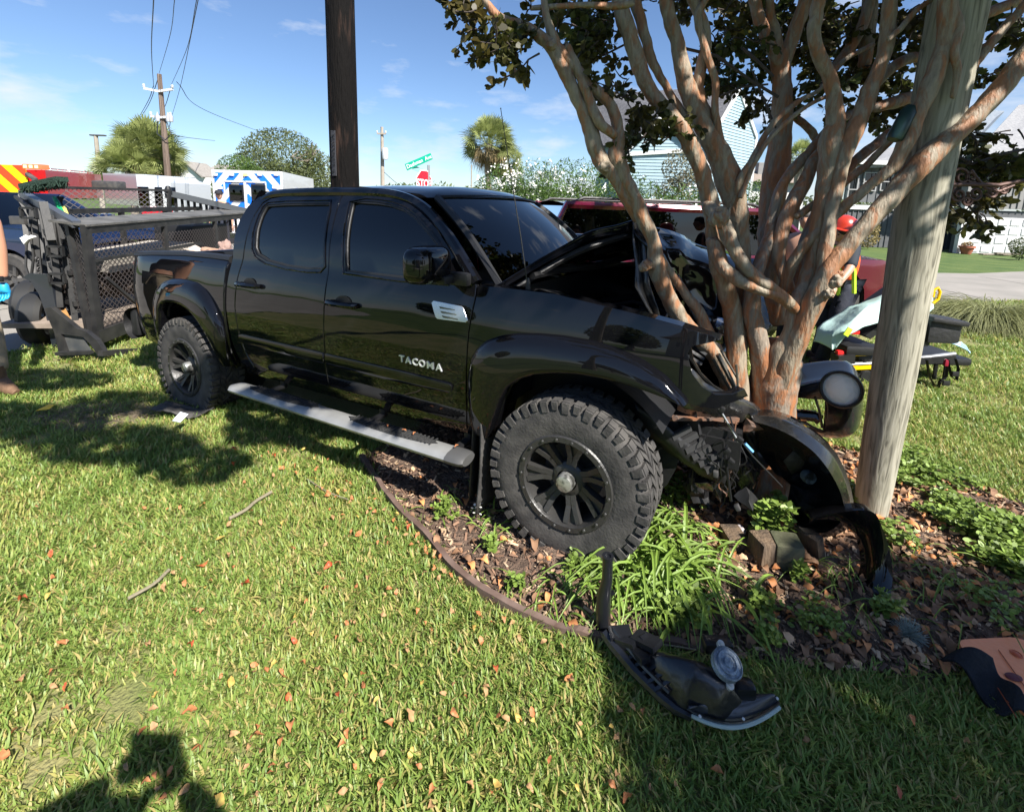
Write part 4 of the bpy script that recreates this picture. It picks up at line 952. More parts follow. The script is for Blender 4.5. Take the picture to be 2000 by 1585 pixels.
CABC = [(2.452, .49), (2.51, .61), (2.545, .77), (2.56, .95), (2.545, 1.15), (2.515, 1.30), (2.507, 1.45), (2.490, 1.605), (2.455, 1.69), (2.39, 1.725), (2.3, 1.735), (2.3, 1.76), (2.42, 1.752), (2.53, 1.725), (2.60, 1.66), (2.632, 1.56), (2.640, 1.45), (2.630, 1.30), (2.648, 1.15), (2.658, .93), (2.640, .69), (2.60, .53), (2.56, .50)]
ROCK = [(.60, .43), (.60, .475), (1.0, .479), (1.35, .490), (1.64, .495), (2.0, .493), (2.44, .493), (2.58, .50), (2.60, .43)]
for sd in (1, -1):
    df = panel('front_door', DOOR_F, M_paint, sd, [WIN_F]); drr = panel('rear_door', DOOR_R, M_paint, sd, [WIN_R])
    panel('cab_corner', CABC, M_paint, sd); panel('rocker', ROCK, M_paint, sd, step=.06, off=-.012)
    for (w_, pr) in ((WIN_F, df), (WIN_R, drr)):
        cx = sum(p[0] for p in w_)/len(w_); cz = sum(p[1] for p in w_)/len(w_)
        def infl(w, d): 
            out = []; k = len(w)
            for i in range(k):
                a, c = w[i-1], w[(i+1) % k]; t = Vector((c[0]-a[0], c[1]-a[1])).normalized(); A = sum(w[j][0]*w[(j+1) % k][1]-w[(j+1) % k][0]*w[j][1] for j in range(k)); nr = Vector((t.y, -t.x))*(1 if A > 0 else -1)
                out.append((w[i][0]+nr.x*d, w[i][1]+nr.y*d))
            return out
        panel('window_glass', infl(w_, .012), G_tint, sd, off=-.022, parent=pr, step=.08, depth=.002)
        panel('window_seal', infl(w_, .004), M_blk, sd, holes=[infl(w_, -.012)], off=-.008, parent=pr, step=.05, depth=.01)
        # bright line of the frame edge
        b = MB(); rim_ = resample(infl(w_, .016), .05); pts = [P3(s, bodyY(s, z)+.002, z, sd) for s, z in rim_]; pts.append(pts[0]); b.tube(pts, .0055, n=5, caps=False); obj('window_trim', b, M_paint, pr)
    # door mouldings
    MOLD1 = [(.665, .700), (.68, .688), (1.0, .678), (1.628, .682), (1.628, .752), (1.0, .75), (.68, .742), (.66, .73)]
    MOLD2 = [(1.652, .682), (2.0, .684), (2.48, .690), (2.52, .70), (2.53, .75), (2.5, .757), (1.652, .753)]
    mf = lambda s, z: bodyY(s, z)+.014-.35*max(0, abs(z-.717)-.018)
    panel('door_moulding', MOLD1, M_paint, sd, yf=mf, parent=df, depth=.02); panel('door_moulding', MOLD2, M_paint, sd, yf=mf, parent=drr, depth=.02)
    for (sc_, pr, zc) in ((1.46, df, 1.082), (2.385, drr, 1.118)):
        b = MB(); yy = bodyY(sc_, zc)
        b.grid(lambda u, v: P3(sc_+.075*math.cos(2*math.pi*u)*v, yy+.001-(.03*(1-v*v))*0-.002, zc+.052*math.sin(2*math.pi*u)*v, sd), 20, 3)
        cup = obj('handle_cup', b, M_blk, pr)
        b = MB(); b.tube([P3(sc_-.115+.0, yy+.004, zc+.002, sd), P3(sc_-.10, yy+.028, zc+.004, sd), P3(sc_-.03, yy+.045, zc+.006, sd), P3(sc_+.05, yy+.045, zc+.006, sd), P3(sc_+.105, yy+.028, zc+.004, sd), P3(sc_+.12, yy+.004, zc+.002, sd)], [.016, .018, .017, .017, .020, .016], n=8, squeeze=1) if False else b.tube([P3(sc_-.115, yy+.004, zc+.002, sd), P3(sc_-.10, yy+.028, zc+.004, sd), P3(sc_-.03, yy+.045, zc+.006, sd), P3(sc_+.05, yy+.045, zc+.006, sd), P3(sc_+.105, yy+.028, zc+.004, sd), P3(sc_+.12, yy+.004, zc+.002, sd)], [.016, .018, .017, .017, .020, .016], n=8)
        obj('door_handle', b, M_paint, pr)
# TACOMA lettering on the near front door
def doorframe_at(s, z, out): return frame(TX.inverted() @ (TX @ P3(s, bodyY(s, z)+out, z)), Vector((1, 0, -.0)), Vector((0, -.06, 1)))
for k, ch in enumerate('TACOMA'):
    s_ = .998-(0, .046, .094, .143, .200, .257)[k]; z_ = .823-.0012*k
    text_mesh('letter', ch, .054, mat('bright_letter', (.85, .86, .88), .3, metal=.5), [c for c in truck.children if c.name.startswith('front_door')][0], doorframe_at(s_, z_, .003), .004, bold=.0008, squeeze=(1.22 if ch == 'M' else 1.08))
# chrome vent badge
dfn = [c for c in truck.children if c.name.startswith('front_door')][0]
VB = [(.80, 1.158), (.79, 1.168), (.612, 1.158), (.60, 1.150), (.566, 1.093), (.575, 1.083), (.752, 1.080), (.765, 1.088)]
vb = panel('vent_badge', VB, mat('satin_chrome', (.6, .63, .68), .25, metal=.85), 1, yf=lambda s, z: bodyY(s, z)+.008, parent=dfn, step=.03, depth=.008)
for k in range(3):
    z0_ = 1.142-k*.022; sh = k*.012
    b = MB(); b.add([P3(.748-sh, bodyY(.7, z0_)+.0095, z0_+.003), P3(.648-sh, bodyY(.65, z0_)+.0095, z0_-.003), P3(.640-sh, bodyY(.65, z0_)+.0095, z0_-.014), P3(.740-sh, bodyY(.7, z0_)+.0095, z0_-.008)], [(0, 1, 2, 3)])
    obj('vent_slot', b, mat('vent_slot_grey', (.12, .13, .11), .3), vb, smooth=False)

# ---- front fender, flares, bed
ARCH_F = [(.43, .50), (.405, .56), (.375, .64), (.34, .73), (.30, .805), (.235, .86), (.15, .898), (.05, .922), (-.06, .934), (-.17, .932), (-.27, .922), (-.35, .908), (-.44, .89), (-.49, .872)]
FL_F = [(.555, .50), (.565, .66), (.558, .80), (.535, .905), (.495, .965), (.44, 1.01), (.36, 1.045), (.27, 1.067), (.16, 1.08), (.04, 1.085), (-.09, 1.08), (-.21, 1.062), (-.31, 1.03), (-.41, .975), (-.49, .90), (-.505, .876)]
FEND = [(.596, .47), (.574, .62), (.564, .79), (.551, 1.037), (.531, 1.20), (.530, 1.266), (.40, 1.268), (.11, 1.262), (-.16, 1.226), (-.30, 1.206), (-.447, 1.180), (-.57, 1.145), (-.60, 1.130), (-.50, 1.105), (-.485, 1.07), (-.51, .99), (-.55, .935), (-.60, .900), (-.66, .892), (-.70, .905), (-.715, .87), (-.60, .84), (-.505, .865)]+ARCH_F[::-1]
FENDB = [p for p in FEND]
ARCH_R = [(3.565, .50), (3.553, .60), (3.53, .72), (3.497, .831), (3.44, .89), (3.36, .913), (3.261, .918), (3.17, .910), (3.084, .885), (3.01, .85), (2.945, .80), (2.88, .725), (2.83, .65), (2.79, .56), (2.775, .48)]
FL_R = [(3.70, .50), (3.695, .65), (3.675, .80), (3.635, .92), (3.575, 1.01), (3.49, 1.062), (3.385, 1.088), (3.27, 1.097), (3.15, 1.097), (3.03, 1.085), (2.92, 1.045), (2.84, .985), (2.77, .90), (2.72, .81), (2.703, .70), (2.70, .56), (2.70, .48)]
BED = [(2.705, .455), (2.698, .80), (2.696, 1.262), (2.9, 1.268), (3.3, 1.268), (3.8, 1.245), (4.12, 1.222), (4.155, 1.20), (4.175, 1.12), (4.185, .95), (4.18, .80), (4.20, .74), (4.19, .56), (4.14, .50), (3.86, .482), (3.58, .49)]+ARCH_R[:-1]+[(2.79, .47)]
def bedY(s, z):
    y = bodyY(s, min(z, 1.22)) if z < 1.2 else bodyY(s, 1.2)-.03*((z-1.2)/.07)**2
    if s > 3.9: y -= .07*((s-3.9)/.3)**2
    return y
def flare(name, outer, inner, sd, bulge=.062, n=60):
    def rs_(poly):
        L_ = [0]; 
        for i in range(1, len(poly)): L_.append(L_[-1]+math.dist(poly[i], poly[i-1]))
        return [(float(np.interp(t*L_[-1]/n, L_, [p[0] for p in poly])), float(np.interp(t*L_[-1]/n, L_, [p[1] for p in poly]))) for t in range(n+1)]
    o_, i_ = rs_(outer), rs_(inner); b = MB(); prof = [(0, -.015), (.0, .004), (.05, .022), (.14, .036), (.32, .048), (.6, .056), (.85, .060), (.95, .058), (1.0, .048), (1.0, .02), (.98, -.09)]
    k = len(prof)
    for q in range(n+1):
        fade = 1
        for (t, y) in prof:
            s = o_[q][0]*(1-t)+i_[q][0]*t; z = o_[q][1]*(1-t)+i_[q][1]*t
            b.v.append(tuple(P3(s, bodyY(s, z)+y*(bulge/.06), z, sd)))
    for q in range(n):
        for j in range(k-1):
            a = q*k+j; f = (a, a+1, a+1+k, a+k); b.f.append(f if sd < 0 else f[::-1])
    return obj(name, b, M_paint, truck, angle=50)
for sd in (1, -1):
    if sd == 1:
        panel('front_fender', FEND, M_paint, sd, step=.035)
    else:
        def cr(s, z): return bodyY(s, z)-.12*max(0, min(1, (.25-s)/.8))*(.6+.4*math.sin(9*s+5*z))
        panel('front_fender', FEND, M_paint, sd, yf=cr, step=.05)
    panel('bed_side', BED, M_paint, sd, yf=bedY, step=.05)
    flare('fender_flare', FL_F, ARCH_F, sd); flare('fender_flare', FL_R, ARCH_R, sd)
# fender top inner shelf (near side), cowl, firewall, engine bay
b = MB()
prof_ = [(.53, 1.266), (.40, 1.268), (.11, 1.262), (-.16, 1.226), (-.447, 1.180), (-.60, 1.130)]
for sd in (1, -1):
    vs = []
    for (s, z) in prof_: y = bodyY(s, z)-.002; vs += [P3(s, y, z-.001, sd), P3(s, y-.075, z+.004, sd), P3(s, y-.10, z-.03, sd), P3(s, y-.12, z-(.30 if s > 0 else .05), sd)]
    b = MB(); i0 = 0; b.v += [tuple(p) for p in vs]
    for i in range(len(prof_)-1):
        for j in range(3): a = i0+i*4+j; b.f.append((a, a+1, a+5, a+4))
    obj('fender_shelf', b, M_paint, truck)
b = MB(); b.grid(lambda u, v: P3(.50-.16*math.sin(math.pi*v)+.12*u, -.74+1.48*v, 1.235+.02*math.sin(math.pi*v)+.03*u), 3, 14); obj('cowl', b, M_blk, truck)
b = MB(); b.box(P3(.40, 0, .95), (.05, 1.5, .6)); obj('firewall', b, M_blk, truck, smooth=False)

# ---- roof
def roofpt(u, v):                                 # u: 0 front .. 1 rear, v: 0 near .. 1 far
    sN = .93+1.69*u; c = 2*v-1; hw_ = .655-.03*(1-u)**2
    s = sN-(.09*(1-c*c))*(1-u)**1.5 if u < .5 else sN
    zc = 1.735+.085*math.sin(math.pi*min(1, .12+.80*u))**.6
    if u > .9: zc -= .10*((u-.9)/.1)**2
    z = zc-(zc-1.745)*abs(c)**3.2-.03*abs(c)**8
    if u < .12: z = min(z, 1.70+.035*(1-c*c)+.07*(u/.12)**.7)
    return P3(s, -c*hw_*1.0, z)
b = MB(); b.grid(roofpt, 36, 30); obj('roof', b, M_paint, truck)
for sd in (1, -1):                                # roof side rail above the doors, down the A pillar
    b = MB(); path = [(.545, .862, 1.272), (.62, .845, 1.355), (.74, .805, 1.47), (.84, .77, 1.55), (.94, .738, 1.618), (1.05, .712, 1.672), (1.18, .694, 1.712), (1.35, .684, 1.735), (1.7, .680, 1.747), (2.1, .680, 1.748), (2.38, .682, 1.738), (2.5, .69, 1.70)]
    pts = smoothpath([(-s, -sd*(y-.03), z+.004, .033) for s, y, z in path], 4); b.tube([p[:3] for p in pts], [p[3] for p in pts], n=10); obj('roof_rail', b, M_paint, truck)
# windscreen, rear glass, back of cab
def wsp(u, v):                                    # u 0 base .. 1 header
    c = 2*v-1; s = (.46-.15*(1-c*c))*(1-u)+(.95-.09*(1-c*c))*u; y = -c*(.755*(1-u)+.635*u); z = 1.265*(1-u)+1.715*u+.02*(1-c*c)*u+.035*math.sin(math.pi*u)
    return P3(s, y, z)
b = MB(); b.grid(wsp, 14, 20); obj('windscreen', b, G_dark, truck)
b = MB()
for v0 in (.0, 1.0): b.tube([wsp(i/8, v0) for i in range(9)], .022, n=6)
b.tube([wsp(1, i/10) for i in range(11)], .014, n=6); obj('windscreen_trim', b, M_blk, truck)
b = MB(); b.box(P3(2.63, 0, .92), (.03, 1.5, .80)); obj('cab_back', b, M_paint, truck, smooth=False)
b = MB(); b.add([P3(2.64, .72, 1.3), P3(2.64, -.72, 1.3), P3(2.58, -.60, 1.68), P3(2.58, .60, 1.68)], [(0, 1, 2, 3)]); obj('rear_window', b, G_tint, truck, smooth=False)
b = MB()
for sd in (1, -1): b.add([P3(2.645, sd*.84, 1.28), P3(2.645, sd*.70, 1.28), P3(2.585, sd*.58, 1.70), P3(2.60, sd*.69, 1.70)], [(0, 1, 2, 3)])
b.add([P3(2.60, .69, 1.67), P3(2.60, -.69, 1.67), P3(2.55, -.66, 1.77), P3(2.55, .66, 1.77)], [(0, 1, 2, 3)]); obj('cab_back_frame', b, M_paint, truck)
# cabin interior
b = MB(); b.bbox(P3(.68, 0, 1.15), (.35, 1.45, .28), .06); obj('dashboard', b, M_blk, truck)
M_seat = mat('seat_fabric', (.05, .048, .045), .9)
for (s, y) in ((1.45, .38), (1.45, -.38), (2.25, .36), (2.25, -.36)):
    b = MB(); b.bbox(P3(s, y, .85), (.5, .52, .16), .06); b.bbox(P3(s+.25, y, 1.15), (.14, .5, .6), .06); b.bbox(P3(s+.27, y, 1.52), (.09, .26, .17), .04); obj('seat', b, M_seat, truck)
b = MB(); b.lathe([(.165, 0), (.18, .01), (.195, 0), (.18, -.01), (.165, 0)], P3(.95, -.38, 1.2), (-.85, 0, .5), 24); obj('steering_wheel', b, M_blk, truck)
b = MB(); b.box(P3(1.6, 0, .62), (2.0, 1.55, .06)); b.box(P3(1.6, 0, .56), (4.6, .9, .1)); 
for y in (.42, -.42): b.box(P3(1.75, y, .50), (4.9, .09, .14))
obj('chassis', b, M_blk, truck, smooth=False)
# bed: floor, inner walls, rail caps, tailgate, rear bumper
b = MB(); b.box(P3(3.43, 0, .80), (1.48, 1.5, .04)); b.box(P3(2.72, 0, 1.02), (.04, 1.55, .45))
for sd in (1, -1): b.box(P3(3.43, sd*.74, 1.02), (1.5, .03, .46))
obj('bed_liner', b, M_blk, truck, smooth=False)
for sd in (1, -1):
    b = MB(); b.tube([P3(s, sd*.80, z+.008) for s, z in [(2.70, 1.262), (2.9, 1.268), (3.3, 1.268), (3.8, 1.245), (4.12, 1.222)]], .034, n=8, squash=1.0); b.box(P3(3.42, sd*.78, 1.255), (1.40, .09, .02)); obj('bed_rail', b, M_blk, truck)
b = MB(); b.bbox(P3(4.165, 0, 1.0), (.06, 1.52, .46), .02); obj('tailgate', b, M_paint, truck)
b = MB(); b.grid(lambda u, v: P3(4.20+.13*math.sin(math.pi*u)**.5, -.88+1.76*v, .48+.28*u-.0*v), 8, 10); 
for sd in (1, -1): b.bbox(P3(4.22, sd*.80, .62), (.12, .10, .24), .03)
obj('rear_bumper', b, M_blk, truck)
for sd in (1, -1): b = MB(); b.bbox(P3(4.19, sd*.76, 1.0), (.03, .10, .34), .012); obj('tail_light', b, mat('tail_red'if 0 else 'tail_dark_red', (.25, .0, .01), .15, coat=.8), truck)

# ---- wheels
def truck_wheel(sx, sd, yc=.815, rz=.395):
    W0 = P3(sx, yc, rz, sd); ax = Vector((0, -sd, 0)); hw_ = .132
    prof = [(.225, .10), (.232, .118), (.25, .122), (.29, .128), (.33, .126), (.355, .122), (.372, .112), (.383, .10), (.385, 0), (.383, -.10), (.372, -.112), (.33, -.126), (.25, -.122), (.225, -.10)]
    b = MB(); b.lathe(prof, W0, ax, 64); ty = obj('tyre', b, M_rubber, truck)
    b = MB(); nb = 44
    X = Vector((1, 0, 0)); Z = Vector((0, 0, 1))
    def tb(a, da, r0, r1, y0, y1, tw=0):
        vs = []
        for (r, y) in ((r0, y0), (r0, y1), (r1, y1), (r1, y0)):
            for s_ in (-1, 1):
                aa = a+s_*da/2+tw*(y-y0); vs.append(W0+ax*y+(X*math.cos(aa)+Z*math.sin(aa))*r)
        b.add(vs, [(0, 1, 3, 2), (2, 3, 5, 4), (4, 5, 7, 6), (6, 7, 1, 0), (0, 2, 4, 6), (1, 7, 5, 3)])
    for k in range(nb):
        a = 2*math.pi*k/nb; st_ = 2*math.pi/nb
        for (y0, y1) in ((.072, .118), (-.118, -.072)):
            tb(a+(0 if y0 > 0 else st_/2), st_*.66, .376, .399, y0, y1)
        sg = 1
        for (y0, y1) in ((.125, .104),):
            tb(a, st_*.62 if k % 2 else st_*.5, .345 if k % 2 else .357, .394, .100, .129)
            tb(a+st_/2, st_*.5, .350, .390, -.129, -.100)
        tb(a+st_*.25, st_*.62, .378, .400, .028, .066, 3.2); tb(a+st_*.75, st_*.62, .378, .400, -.020, .022, -3.2); tb(a+st_*.35, st_*.62, .378, .400, -.066, -.026, 3.2)
    obj('tread', b, M_rubber, ty, smooth=False)
    b = MB(); b.lathe([(.232, .112), (.236, .121), (.230, .128), (.205, .128), (.200, .120), (.196, .05), (.185, -.05), (.19, -.1)], W0, ax, 48); M_rim = mat('matt_black_rim', (.032, .031, .030), .38, bump=.15, bscale=60); ri = obj('rim', b, M_rim, truck)
    b = MB()
    for k in range(18):
        a = 2*math.pi*k/18; c = W0+ax*.127+(X*math.cos(a)+Z*math.sin(a))*.2175; b.lathe([(0, .008), (.0055, .008), (.007, .0), ], c, ax, 7)
    obj('rim_bolt', b, mat('bolt_grey', (.10, .10, .10), .35, metal=.6), ri)
    for k in range(7):
        a = 2*math.pi*k/7+.45; rd = X*math.cos(a)+Z*math.sin(a); tg = -X*math.sin(a)+Z*math.cos(a); b = MB()
        for sgn in (-1, 1):
            p0 = W0+rd*.060+tg*sgn*.012+ax*.055; p1 = W0+rd*.125+tg*sgn*.014+ax*.072; p2 = W0+rd*.197+tg*sgn*.034+ax*.10
            b.bar(p0, p1, .024, .030, up=ax); b.bar(p1, p2, .024, .030, up=ax)
        b.prism([W0+rd*.055+tg*.016+ax*.058, W0+rd*.055-tg*.016+ax*.058, W0+rd*.2-tg*.040+ax*.098, W0+rd*.2+tg*.040+ax*.098], -ax*.03)
        obj('spoke', b, M_rim, ri, smooth=False)
    b = MB(); b.lathe([(.0, .0), (.085, .0), (.085, .045), (.072, .058), (.05, .062)], W0+ax*.02, ax, 28)
    for k in range(7): a = 2*math.pi*(k+.5)/7+.45; b.lathe([(.0, .066), (.011, .066), (.013, .03)], W0+ax*.012+(X*math.cos(a)+Z*math.sin(a))*.063, ax, 8)
    obj('hub', b, M_rim, ri)
    b = MB(); b.lathe([(.043, .0), (.043, .075), (.038, .088), (.02, .093), (0, .094)], W0+ax*.035, ax, 28); obj('centre_cap', b, mat('worn_cap', (.5, .5, .48), .3, metal=.7, col2=(.12, .12, .11), vscale=30, contrast=(.45, .6)), ri)
    b = MB(); b.lathe([(.0, .0), (.15, .0), (.15, .02), (.0, .02)], W0-ax*.02, ax, 28); b.bbox(W0-ax*.03+Vector((.09, 0, .06)), (.12, .06, .12), .02); obj('brake_disc', b, M_dk, ri)
for (sx, rz) in ((0, .395), (3.236, .395)):
    for sd in (1, -1): truck_wheel(sx, sd, rz=rz)
# wheel-well liners and front mud flap
for (sx, nm) in ((0.0, 'wheel_liner'), (3.2, 'wheel_liner')):
    for sd in (1, -1):
        b = MB(); b.lathe([(.50, 0), (.50, .36)], P3(sx, .86, .43, sd), (0, sd, 0), 26, a0=-math.pi, a1=-.60); b.lathe([(.44, .34), (0, .34)], P3(sx, .86, .50, sd), (0, sd, 0), 26)
        o_ = obj(nm, b, M_blk, truck)
b = MB(); b.grid(lambda u, v: P3(.46-.02*u+.05*u*u, .93-.24*v, .62-.55*u), 8, 3); obj('mud_flap', b, M_rubber, truck, thick=.012)
b = MB(); b.grid(lambda u, v: P3(.52+.03*u, .90-.03*v*0-.10*v, .62-.50*u), 6, 2); obj('mud_flap', b, M_blk, truck, thick=.008)

# ---- step bar (near and far)
for sd in (1, -1):
    b = MB(); n_ = 40
    def secw(s): 
        t = (s-.50)/(2.50-.50); return t
    S0, S1 = .50, 2.50; pts = []
    k = 12
    for i in range(n_+1):
        s = S0+(S1-S0)*i/n_; e = min(1, (s-S0)/.06+.55, (S1-s)/.06+.45)
        wv = 0
        for j in range(k):
            a = 2*math.pi*j/k; yy = .985+.068*math.cos(a)*e; zz = .405+.035*math.sin(a)*e*(1 if math.sin(a) < 0 else .75)
            b.v.append(tuple(P3(s, yy-.0, zz, sd)))
    for i in range(n_):
        for j in range(k): a = i*k+j; c = i*k+(j+1) % k; b.f.append((a, c, c+k, a+k))
    b.f.append(tuple(range(k))); b.f.append(tuple(n_*k+j for j in reversed(range(k))))
    sbar = obj('step_bar', b, M_step, truck)
    for (s0, s1) in ((.70, 1.36), (1.62, 2.32)):
        b = MB(); b.grid(lambda u, v: P3(s0+(s1-s0)*u, .972+.045*math.sin(math.pi*min(1, max(0, u)))**.4*(2*v-1), .4325-.004*abs(2*v-1), sd), 16, 3); obj('step_pad', b, M_tread, sbar, thick=.006)
        b = MB()
        for i in range(22): s = s0+(s1-s0)*(i+1)/24; b.box(P3(s, .972, .4365, sd), (.008, .07, .004))
        obj('tread_rib', b, M_tread, sbar, smooth=False)
    b = MB()
    for i in range(5):
        e = [1.02, 1.03, 1.02, .96, .8][i]; s = [.60, .57, .54, .51, .495][i]
        for j in range(k): a = 2*math.pi*j/k; b.v.append(tuple(P3(s, .985+.069*math.cos(a)*e, .405+.036*math.sin(a)*e*(1 if math.sin(a) < 0 else .78), sd)))
    for i in range(4):
        for j in range(k): a = i*k+j; c = i*k+(j+1) % k; b.f.append((a, c, c+k, a+k))
    b.f.append(tuple(4*k+j for j in range(k))); obj('end_cap', b, mat('dark_cap', (.07, .07, .07), .5), sbar)
    for s in (.62, 1.25, 2.2): b = MB(); b.bbox(P3(s, .87, .40, sd), (.045, .16, .02), .006); b.bbox(P3(s, .80, .46, sd), (.045, .03, .13), .008); obj('bracket', b, M_blk, sbar)

# ---- mirror, antenna, wipers
for sd in (1, -1):
    b = MB(); c = P3(.725, 1.02, 1.378, sd)
    bm = bmesh.new(); bmesh.ops.create_uvsphere(bm, u_segments=28, v_segments=18, radius=1)
    for v in bm.verts:
        p = v.co; q = Vector([math.copysign(abs(t)**.55, t) for t in p]); v.co = Vector((q.x*.09 if q.x > 0 else q.x*.05, q.y*.150, q.z*.092))
    bm.verts.index_update(); rotm = Matrix.Rotation(sd*.12, 3, 'Z'); b.add([rotm @ v.co+c for v in bm.verts], [tuple(v.index for v in f.verts) for f in bm.faces]); bm.free()
    mo = obj('mirror', b, M_paint, truck, angle=80)
    b = MB(); b.bbox(P3(.62, .885, 1.30, sd), (.13, .05, .07), .02); b.bbox(P3(.665, .93, 1.298, sd), (.07, .12, .045), .018); obj('mirror_arm', b, M_blk, mo)
    b = MB(); b.box(c+Vector((-.044, 0, 0)), (.01, .17, .11)); obj('mirror_glass', b, M_chrome, mo, smooth=False)
b = MB(); ab = P3(.27, .80, 1.262); at_ = TL(Q(978, 212, (TX @ ab).y-.02)); b.tube([ab, ab.lerp(at_, .3)+Vector((.004, 0, 0)), ab.lerp(at_, .65), at_], [.0035, .003, .0024, .0018], n=5); b.lathe([(.014, 0), (.011, .04), (.005, .06)], ab, (0, 0, 1), 10); b.lathe([(0, -.004), (.004, 0), (0, .004)], at_, (0, 0, 1), 6); obj('antenna', b, M_blk, truck)
for y in (.3, -.35): b = MB(); b.tube([P3(.33, y, 1.27), P3(.47, y+.22, 1.315), P3(.50, y+.42, 1.31)], .008, n=5); obj('wiper', b, M_blk, truck)

# ---- crumpled hood: buckled tent
def qd(u, v, Y): return TL(Q(u, v, Y))
rs = random.Random(2)
hA = P3(.45, .80, 1.262); pk = qd(1236, 425, 2.62); pkf = qd(1492, 522, 3.55); hAf = P3(.42, -.78, 1.285)
def crump(p, k=1): return p+Vector((noise.noise(p*6), noise.noise(p*6+Vector((9, 0, 0))), noise.noise(p*5+Vector((0, 7, 0)))))*.028*k
def hoodrear(u, v):
    a = hA.lerp(hAf, v); c = pk.lerp(pkf, v)+Vector((0, 0, .0)); p = a.lerp(c, u)
    p.z += .035*math.sin(math.pi*u)+.03*math.sin(math.pi*v)*math.sin(math.pi*min(1, u*1.1))
    return crump(p, u)
b = MB(); b.grid(hoodrear, 22, 24); hd = obj('hood', b, M_paint, truck, angle=60, thick=.012)
b = MB()                                           # folded-under lip on the near edge
b.grid(lambda u, v: hoodrear(u, 0)+Vector((.02*v, .03*v*(1-v)*4-.012, -.045*v*(.4+.6*u))), 16, 4); obj('hood_edge', b, M_paint, truck)
b = MB()
for (v, dz) in ((.05, .03), (.5, .03), (.95, .03)): b.tube([hoodrear(u/8, v)+Vector((0, 0, -dz-.02)) for u in range(0, 9)], .02, n=6)
b.tube([hoodrear(.25, v/8)+Vector((0, 0, -.06)) for v in range(9)], .02, n=6); obj('hood_frame', b, M_blk, truck)
fr_n = qd(1292, 648, 2.52); fr_f = qd(1500, 660, 3.2)
def hoodfront(u, v):
    a = pk.lerp(pkf, v); c = fr_n.lerp(fr_f, v); p = a.lerp(c, u); p.x += .10*math.sin(math.pi*u)*(1-.4*v)-.06*math.sin(3*math.pi*v)*u
    p.y += -.05*math.sin(2.5*math.pi*u)*(1-v)
    return crump(p, 1.6)
b = MB(); b.grid(hoodfront, 22, 26); obj('hood_front', b, M_paint, truck, angle=50, thick=.01)
b = MB()                                           # torn near strip hanging from the peak
st_pts = [(1238, 428, 2.60), (1236, 470, 2.56), (1242, 520, 2.52), (1240, 560, 2.50), (1262, 600, 2.47), (1287, 640, 2.45)]
for i, (u, v, Y) in enumerate(st_pts):
    w_ = [10, 26, 22, 30, 22, 6][i]; b.v += [tuple(qd(u, v, Y)), tuple(qd(u+w_*.5, v+4, Y+.05)), tuple(qd(u+w_, v, Y+.02))]
for i in range(len(st_pts)-1):
    for j in range(2): a = i*3+j; b.f.append((a, a+1, a+4, a+3))
obj('torn_strip', b, M_crush, truck, thick=.012)
b = MB(); st_pts = [(1288, 500, 2.7), (1305, 540, 2.66), (1345, 600, 2.6), (1372, 650, 2.56), (1385, 690, 2.54)]
for i, (u, v, Y) in enumerate(st_pts): w_ = [10, 22, 20, 16, 8][i]; b.v += [tuple(qd(u, v, Y)), tuple(qd(u+w_*.5, v-3, Y+.06)), tuple(qd(u+w_, v, Y+.02))]
for i in range(len(st_pts)-1):
    for j in range(2): a = i*3+j; b.f.append((a, a+1, a+4, a+3))
obj('torn_strip', b, M_crush, truck, thick=.012)
# engine bay contents
b = MB(); b.bbox(P3(-.05, .05, .86), (.6, .5, .36), .05); b.bbox(P3(.1, .45, .95), (.28, .22, .2), .03); b.bbox(P3(-.3, .52, .98), (.22, .2, .2), .03); b.bbox(P3(-.15, -.5, .95), (.35, .25, .22), .04); obj('engine', b, M_dk, truck)
b = MB()
for k in range(9): y = -.6+.15*k; b.tube([P3(.3, y, 1.0+.03*math.sin(k)), P3(0, y+.06*math.sin(k*2), 1.08), P3(-.3, y*.8, 1.02), P3(-.5, y*.6+.1, .92)], .013, n=5)
obj('hoses', b, M_blk, truck)
M_foil = mat('crumpled_foil', (.6, .63, .7), .22, metal=.9, bump=1, bscale=14)
def crumple(name, pts, r, m_, seed, n=34, parent=None):
    rr = random.Random(seed); bm = bmesh.new(); c = Vector(pts)
    for i in range(n): bm.verts.new((c.x+rr.gauss(0, r[0]), c.y+rr.gauss(0, r[1]), c.z+rr.gauss(0, r[2])))
    bmesh.ops.convex_hull(bm, input=bm.verts); lo = [v for v in bm.verts if not v.link_faces]; bmesh.ops.delete(bm, geom=lo, context='VERTS')
    bmesh.ops.subdivide_edges(bm, edges=bm.edges, cuts=2, use_grid_fill=True)
    for v in bm.verts: v.co += Vector((noise.noise(v.co*22), noise.noise(v.co*22+Vector((5, 5, 5))), noise.noise(v.co*22+Vector((9, 1, 3)))))*max(r)*.45
    bm.verts.index_update(); b = MB(); b.add([v.co for v in bm.verts], [tuple(v.index for v in f.verts) for f in bm.faces]); bm.free(); return obj(name, b, m_, parent or truck, angle=25)
crumple('radiator_foil', qd(1408, 640, 2.75), (.05, .06, .035), M_foil, 4)
crumple('radiator_foil', qd(1458, 610, 2.85), (.02, .05, .07), M_foil, 5)
crumple('crushed_radiator', P3(-.50, -.45, .70), (.05, .15, .10), M_crush, 6)
crumple('inner_fender', P3(-.42, .45, .66), (.05, .05, .08), M_blk, 8)
